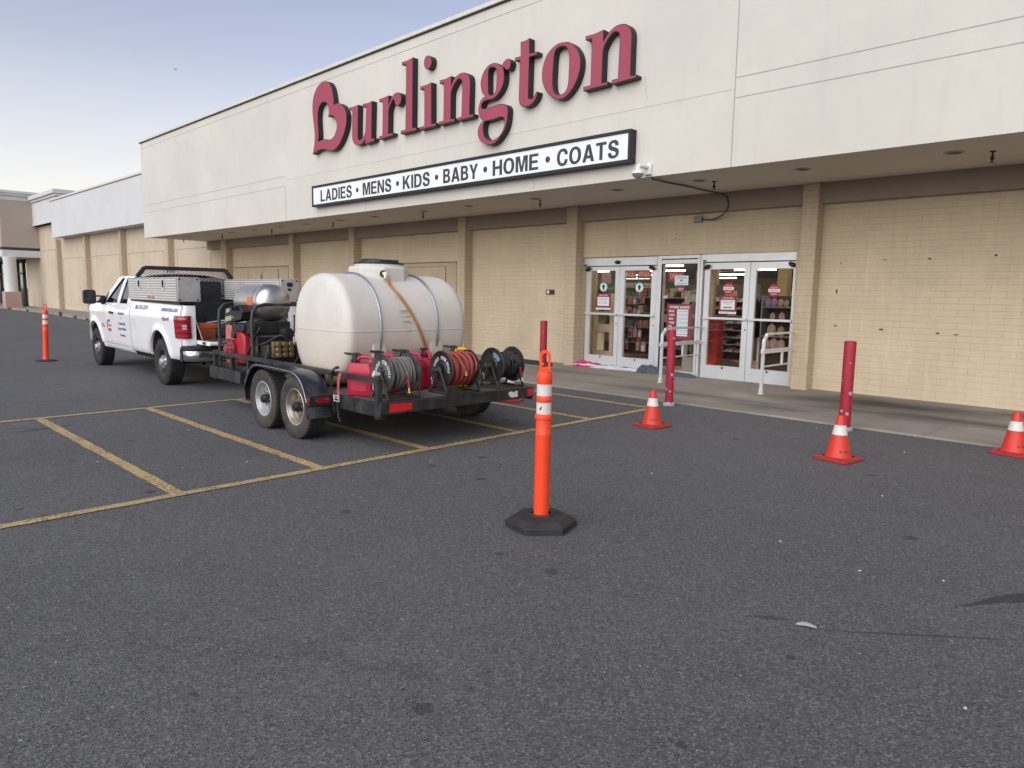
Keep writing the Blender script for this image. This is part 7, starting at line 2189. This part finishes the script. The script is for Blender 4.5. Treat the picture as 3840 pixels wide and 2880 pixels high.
# --- load bed
mb = MB(); mb.box(-.83, 1.72, -.78, .78, .765, .80)
for i in range(13): mb.box(-.82, 1.70, -.72 + i * .12 - .03, -.72 + i * .12 + .03, .80, .812)
mb.build('bed_floor', m_bedliner, truck, .004)
mb = MB(); mb.box(1.66, 1.72, -.9, .9, .80, 1.36)
for s_ in (1, -1):
    a = sorted((s_ * .78, s_ * .80)); mb.box(-.80, 1.66, a[0], a[1], .80, 1.345)
    b_ = sorted((s_ * .56, s_ * .78)); mb.box(-.15, .60, b_[0], b_[1], .812, 1.02)
mb.build('bed_liner', m_bedliner, truck, .012)
for s_ in (1, -1):
    mb = MB(); rows = []
    for x in (-.80, 0, .8, 1.72):
        z = 1.342 + .03 * (x + .8) / 2.5
        rows.append([(x, s_ * .985, z - .004), (x, s_ * .98, z + .018), (x, s_ * .80, z + .020), (x, s_ * .77, z + .004), (x, s_ * .77, z - .06)])
    mb.grid(rows); mb.build('rail_cap', m_blackpl, truck, smooth=50)
# rear corner posts with wrap round lamps
def corner(z, s_, off=0.):
    yy = side_y(z, -.6)
    return [(-.62, s_ * (yy + off)), (-.70, s_ * (yy - .002 + off)), (-.77, s_ * (yy - .012 + off)), (-.81 - off * .6, s_ * (yy - .04 + off * .6)), (-.828 - off, s_ * (yy - .085)), (-.832 - off, s_ * (yy - .15)), (-.832 - off, s_ * .775)]
for s_ in (1, -1):
    mb = MB(); mb.grid([[(x, y_, z) for x, y_ in [(-.78, s_ * (side_y(z, -.78)))] + corner(z, s_)[2:]] for z in [.47 + .865 * i / 14 for i in range(15)]]); mb.build('bed_corner', m_wpaint, truck, smooth=45)
    mb = MB()
    zs_ = [.815, .822] + [.83 + .335 * i / 12 for i in range(13)] + [1.172, 1.178]
    rows = []
    for k_, z in enumerate(zs_):
        c_ = corner(z, s_, .026 if 0 < k_ < len(zs_) - 1 else .0)
        # the lens narrows towards the foot
        x_in = -.62 - .015 * (1 - (z - .815) / .36)
        rows.append([(x if i else x_in, y_, z) for i, (x, y_) in enumerate(c_[:-1])])
    mb.grid(rows); tlp = mb.build('tail_light', m_redlens, truck, smooth=45)
    for z in (.905, .995, 1.085):
        mb = MB(); mb.tube([(x, y_, z) for x, y_ in corner(z, s_, .0275)[:-1]], .0045, 5); mb.build('lens_rib', M('lens_dark', (.07, .004, .008), .3) if (s_ > 0 and z == .905) else bpy.data.materials['lens_dark'], tlp)
    for z in (.862, .95, 1.04, 1.13):
        mb = MB(); mb.grid([[(x, y_, zz) for x, y_ in corner(zz, s_, .0268)[1:5]] for zz in (z - .012, z + .012)]); mb.build('lens_glow', M('lens_bright', (.42, .014, .022), .15, coat=.4) if (s_ > 0 and z == .862) else bpy.data.materials['lens_bright'], tlp, fix=False)
    mb = MB(); mb.grid([[(x, y_, z) for x, y_ in corner(z, s_, .0285)[3:5]] for z in (.965, 1.035)]); mb.build('reversing_lamp', M('lamp_clear', (.55, .55, .56), .1, .3) if s_ > 0 else bpy.data.materials['lamp_clear'], tlp, fix=False)
# open tailgate
mb = MB(); mb.prism([rrect(-1.385, -.845, .735, .795, .024, 5)], lambda u, v, d: (u, d, v), -.775, .775); tg_ = mb.build('tailgate', m_wpaint, truck, .006)
mb = MB(); mb.box(-1.34, -.86, -.70, .70, .7955, .806)
for i in range(11): mb.box(-1.33, -.87, -.66 + i * .13 - .03, -.66 + i * .13 + .03, .806, .813)
mb.build('gate_liner', m_bedliner, tg_, .003)
for s_ in (1, -1):
    mb = MB(); a = sorted((s_ * .7755, s_ * .79)); mb.box(-1.22, -1.11, a[0], a[1], .745, .785); mb.build('gate_latch', m_blackpl, tg_, .006)
    mb = MB(); mb.tube([(-.80, s_ * .765, 1.12), (-.92, s_ * .77, .99), (-1.06, s_ * .77, .83), (-1.08, s_ * .775, .80)], .007, 6); mb.build('gate_cable', M('cable_steel', (.30, .31, .32), .4, .5) if s_ > 0 else bpy.data.materials['cable_steel'], tg_)
# rear bumper
bp = [(-.60, .955), (-.70, .985), (-.82, .99), (-.93, .975), (-1.0, .92), (-1.04, .80), (-1.065, .5), (-1.07, 0), (-1.065, -.5), (-1.04, -.80), (-1.0, -.92), (-.93, -.975), (-.82, -.99), (-.70, -.985), (-.60, -.955)]
def bprof(inset, z): return [(x * (1 - 0) + inset * (1 if x < -.9 else .3), y_ * (1 - inset * .6), z) for x, y_ in bp]
mb = MB(); mb.grid([bprof(.05, .465), bprof(.012, .475), bprof(.0, .50), bprof(.0, .62), bprof(.012, .645), bprof(.03, .65)]); bm_ = mb.build('rear_bumper', m_bumper, truck, smooth=50)
mb = MB(); mb.grid([bprof(.02, .648), bprof(-.006, .655), bprof(-.008, .695), bprof(.03, .712), bprof(.2, .713)]); mb.build('bumper_pad', m_blackpl, bm_, smooth=50)
for s_ in (1, -1):
    mb = MB(); mb.grid([[(x - (.004 if i else 0), s_ * (y_ + .006), z) for i, (x, y_) in enumerate(bp[:3])] for z in (.46, .56, .66, .712)]); mb.build('bumper_end', m_blackpl, bm_, smooth=50)
mb = MB(); mb.box(-1.12, -.8, -.04, .04, .44, .53); mb.cyl((-1.1, 0, .53), (-1.1, 0, .58), .03, seg=12); mb.build('tow_hitch', m_under, truck, .004)
# headache rack with expanded metal
hr = [( .86, 1.365), (.86, 1.80), (.73, 1.965), (-.73, 1.965), (-.86, 1.80), (-.86, 1.365)]
mb = MB()
for a, b_ in zip(hr, hr[1:]): mb.bar((1.70, a[0], a[1]), (1.70, b_[0], b_[1]), .07, .062, (1, 0, 0))
mb.bar((1.70, -.86, 1.385), (1.70, .86, 1.385), .05, .05, (1, 0, 0)); mb.bar((1.70, -.86, 1.47), (1.70, .86, 1.47), .03, .02, (1, 0, 0))
rk_ = mb.build('headache_rack', m_blackpl, truck, .006)
mb = MB()
def inside(y_, z): return abs(y_) < .845 and z < 1.95 and z > 1.40 and (z < 1.79 or abs(y_) < .72 + (1.95 - z) * .78)
dz, dy = .022, .036
for r_ in range(26):
    z = 1.40 + r_ * dz
    for q in range(-24, 24):
        y_ = q * dy
        u = (q + r_) % 2
        a, b_ = (y_, z + (dz if u else 0)), (y_ + dy, z + (0 if u else dz))
        if inside(*a) and inside(*b_): mb.bar((1.69, a[0], a[1]), (1.69, b_[0], b_[1]), .0125 if z < 1.79 else .0065, .004, (1, 0, 0))
mb.build('mesh_screen', m_blackpl, rk_, smooth=0)
# lettering on the near side
m_purple = M('decal_purple', (.12, .10, .26), .4, var=.1)
m_blue = M('decal_blue_ink', (.10, .16, .40), .4)
m_orange = M('decal_orange', (.62, .20, .08), .4)
m_greyd = M('decal_grey', (.16, .16, .18), .4)
def decal(name, s, x0, x1, z0, z1, mat, sh=0., bold=.035):
    mb = MB(); text_fit(mb, s, -x0, -x1, z0, z1, lambda u, v, e: (-u, side_y(v, -u) + .0025, v), bold, 0, sh, 2)
    return mb.build(name, mat, truck, smooth=0)
decal('lettering', '801.391.3719', 1.47, .79, 1.225, 1.30, m_purple, bold=.045)
decal('lettering', 'massarutas.com', .09, -.66, 1.225, 1.295, m_blue, .15, bold=.045)
decal('lettering', '4x4', .03, -.33, 1.075, 1.145, m_greyd, .2, bold=.045)
decal('lettering', 'Residential', 2.44, 2.08, 1.095, 1.15, m_purple)
decal('lettering', '&', 2.29, 2.235, 1.005, 1.06, m_purple)
decal('lettering', 'Commercial', 2.46, 2.04, .905, .965, m_purple)
decal('lettering', 'Power Washing', 2.50, 1.995, .79, .86, m_purple)
decal('lettering', 'Services.', 2.40, 2.07, .69, .745, m_purple)
mb = MB()
arc_ = lambda r0, r1, a0, a1: [(r1 * math.cos(a), r1 * math.sin(a)) for a in [a0 + (a1 - a0) * i / 14 for i in range(15)]] + [(r0 * math.cos(a), r0 * math.sin(a)) for a in [a1 + (a0 - a1) * i / 14 for i in range(15)]]
LC = (3.12, .865)
sur = lambda u, v, d: (LC[0] - u, side_y(LC[1] + v, LC[0] - u) + .0022 + d, LC[1] + v)
mb.prism([arc_(.075, .12, 1.9, 3.4)], sur, 0, .0006); mb.build('logo_swirl', m_blue, truck, smooth=0)
mb = MB(); mb.prism([arc_(.070, .12, 3.45, 4.9)], sur, 0, .0006); mb.build('logo_swirl', m_orange, truck, smooth=0)
mb = MB(); mb.prism([[(-.045, -.025), (.17, -.02), (.17, .03), (-.045, .035)]], sur, 0, .0006); mb.build('logo_bar', m_orange, truck, smooth=0)
mb = MB()
for i in range(3): mb.prism([[(-.01 + i * .045, .07), (.025 + i * .045, .07), (.025 + i * .045, .12), (-.01 + i * .045, .12)]], sur, 0, .0006)
for i in range(4): mb.prism([[(-.02 + i * .045, -.11), (.015 + i * .045, -.11), (.015 + i * .045, -.055), (-.02 + i * .045, -.055)]], sur, 0, .0006)
mb.build('logo_blocks', m_blue, truck, smooth=0)
mb = MB()
for z0, n_ in ((-.005, 5), (-.045, 7)):
    for i in range(n_): mb.prism([[(-.48 + i * .035, z0), (-.455 + i * .035, z0), (-.455 + i * .035, z0 + .026), (-.48 + i * .035, z0 + .026)]], sur, 0, .0006)
mb.build('fine_print', m_greyd, truck, smooth=0)

# ------------------------------------------------------------------ aluminium side boxes on the bed rails
def diamond():
    m, nt, b = new_mat('diamond_plate')
    v = coords(nt)
    L(nt, ramp(nt, noise(nt, v, 6, 5), [(.3, (.42, .42, .41)), (.7, (.54, .54, .53))]), b.inputs['Base Color'])
    b.inputs['Metallic'].default_value = .45; b.inputs['Roughness'].default_value = .42
    sp = nt.nodes.new('ShaderNodeSeparateXYZ'); L(nt, v, sp.inputs[0])
    def lug(rot, off):
        mp = N(nt, 'ShaderNodeMapping'); mp.inputs['Rotation'].default_value = (rot, 0, 0); mp.inputs['Location'].default_value = (0, off, off)
        L(nt, v, mp.inputs[0])
        s2 = nt.nodes.new('ShaderNodeSeparateXYZ'); L(nt, mp.outputs[0], s2.inputs[0])
        out = []
        for o_, p_ in ((1, .024), (2, .044)):
            q = N(nt, 'ShaderNodeMath', operation='PINGPONG'); q.inputs[1].default_value = p_; L(nt, s2.outputs[o_], q.inputs[0])
            d = N(nt, 'ShaderNodeMath', operation='DIVIDE'); d.inputs[1].default_value = p_; L(nt, q.outputs[0], d.inputs[0]); out.append(d.outputs[0])
        m_ = N(nt, 'ShaderNodeMath', operation='MULTIPLY'); L(nt, out[0], m_.inputs[0]); L(nt, out[1], m_.inputs[1])
        return ramp(nt, m_.outputs[0], [(.35, 0.), (.6, 1.)])
    mx = N(nt, 'ShaderNodeMath', operation='MAXIMUM'); L(nt, lug(.785, 0), mx.inputs[0]); L(nt, lug(-.785, .022), mx.inputs[1])
    bump(nt, b, mx.outputs[0], .3, .004)
    return m
m_diam = diamond()
m_corr = M('ribbed_aluminium', (.56, .555, .53), .42, .3, .06, 3, dirt=.15, dirtc=(.36, .34, .30), dscale=2)
def toolbox(label, y0, y1, s_, z0, z1):
    """s_ = +1 when the ribbed doors face +y"""
    x0, x1 = -.70, 1.75
    yc = (y0 + y1) / 2
    t = thing('truck_toolbox', label, 'toolbox', tk((x0 + x1) / 2, yc, z0), YT)
    X_ = Matrix.Translation((-(x0 + x1) / 2, -yc, -z0))
    mb = MB(); mb.X = X_; mb.box(x0, x1, y0, y1, z0, z1); mb.build('box_shell', m_diam, t, .006)
    mb = MB(); mb.X = X_; mb.box(x0 + .05, x1 - .05, y0 + .03, y1 - .03, z0 - .028, z0 - .001); mb.build('mounting_strip', m_blackpl, t)
    def ribbed(xa, xb, yf, name, sg):
        mb = MB(); mb.X = X_; rows = []
        n_ = 64
        for i in range(n_ + 1):
            z = z0 + .012 + (z1 - z0 - .024) * i / n_
            rows.append([(x, yf + sg * (.012 + .0045 * math.cos(2 * PI * 9 * i / n_)), z) for x in (xa, xb)])
        a = [(x, yf, z0 + .012) for x in (xa, xb)]; b_ = [(x, yf, z1 - .012) for x in (xa, xb)]
        mb.grid([a] + rows + [b_])
        for x in (xa, xb): mb.box(x - .004, x + .004, *sorted((yf, yf + sg * .018)), z0 + .012, z1 - .012)
        return mb.build(name, m_corr, t, smooth=60)
    for sg, yf in ((1, y1), (-1, y0)):
        if sg == s_:
            for xa, xb in ((x0 + .012, .52), (.53, x1 - .012)):
                d_ = ribbed(xa, xb, yf, 'drop_door', sg)
                xc = xb - .62 if xa < 0 else xa + .60
                mb = MB(); mb.X = X_; mb.prism([rrect(xc - .05, xc + .05, z1 - .20, z1 - .02, .02, 4)], lambda u, v, d: (u, d, v), yf + sg * .016, yf + sg * .022); mb.build('latch_plate', m_alu2, d_)
                mb = MB(); mb.X = X_; mb.prism([circ(xc, z1 - .105, .036, 20, .068)], lambda u, v, d: (u, d, v), yf + sg * .0225, yf + sg * .026); mb.bar((xc - .006, yf + sg * .03, z1 - .14), (xc + .012, yf + sg * .03, z1 - .06), .018, .012, (0, 1, 0)); mb.build('latch', m_sens, d_)
                mb = MB(); mb.X = X_; mb.box(xb - .16 if xa < 0 else xa + .03, xb - .02 if xa < 0 else xa + .17, *sorted((yf + sg * .017, yf + sg * .0185)), z0 + .035, z0 + .075); mb.build('red_label', M('label_red', (.38, .15, .13), .5) if 'label_red' not in bpy.data.materials else bpy.data.materials['label_red'], d_)
        else:
            ribbed(x0 + .012, x1 - .012, yf, 'back_skin', sg)
    mb = MB(); mb.X = X_
    for y_ in (y0 + .03, y1 - .03):
        for z in (z0 + .03, z1 - .03): mb.cyl((x0 - .001, y_, z), (x0 - .008, y_, z), .014, seg=10)
    mb.build('corner_bolt', m_blackpl, t)
    return t
toolbox('long ribbed aluminium toolbox on the near bed rail of the white pickup', .655, .985, 1, 1.39, 1.775)
tb2 = toolbox('long ribbed aluminium toolbox on the far bed rail of the white pickup', -1.04, -.715, -1, 1.395, 1.79)
# oval lock on the end of the far box
mb = MB(); mb.prism([circ(.0, .30, .055, 20, .038)], lambda u, v, d: (d, u, v), -1.240, -1.226); mb.prism([circ(.01, .215, .035, 16, .022)], lambda u, v, d: (d, u, v), -1.238, -1.226); mb.build('end_latch', m_engine, tb2)
# ------------------------------------------------------------------ loose things in the bed
t = thing('storage_crate', 'orange plastic crate with lid standing in the open pickup bed', 'crate', tk(-.56, .55, .813), YT)
m_crate = M('crate_orange', (.44, .085, .025), .5, 0, .1, 5, dirt=.2, dirtc=(.2, .06, .03), dscale=8)
mb = MB(); mb.grid([[(x * a, y_ * a, z) for x, y_ in rrect(-.17, .17, -.14, .14, .02, 3)] for z, a in ((0, .86), (.015, .9), (.17, .98))], True); mb.box(-.15, .15, -.12, .12, .0, .01); mb.build('crate_body', m_crate, t)
mb = MB(); mb.grid([[(x * a, y_ * a, z) for x, y_ in rrect(-.18, .18, -.15, .15, .02, 3)] for z, a in ((.165, 1), (.205, 1.0), (.222, .98), (.235, .93), (.236, .01))], True); mb.build('crate_lid', m_crate, t)
mb = MB(); mb.prism([rrect(-.08, .08, .03, .12, .02, 3)], lambda u, v, d: (d, u, v), -.170, -.157); mb.build('recess', M('crate_shadow', (.22, .05, .02), .6), t)
t = thing('jump_box', 'grey machine with tubular handles lying in the pickup bed beside the crate', 'machine', tk(-.25, .12, .813), YT)
mb = MB(); mb.box(-.2, .2, -.22, .22, 0, .12); mb.ball((.02, 0, .14), .13, .17, .09); mb.build('machine_body', M('machine_grey', (.09, .095, .10), .5, .3), t, .02)
mb = MB(); mb.tube([(-.3, .38, .24), (-.28, .1, .27), (-.1, -.3, .26), (.1, -.5, .25)], .012, 8, smooth=5); mb.tube([(-.35, .2, .22), (-.1, -.1, .25), (.1, -.6, .27)], .009, 8, smooth=5); mb.build('wand', m_alu2, t)
t = thing('white_bucket', 'stack of white paper sheets and bags in the pickup bed behind the red engine', 'bags', tk(-.45, -.12, .93), YT)
mb = MB()
for i in range(5): mb.box(-.19 + .01 * (i % 2), .20 - .015 * i, -.24 + .008 * i, .24 - .01 * (i % 3), .01 + i * .035, .04 + i * .035)
mb.build('paper_stack', m_whitetape, t, .008)
t.name = 'paper_bundle'
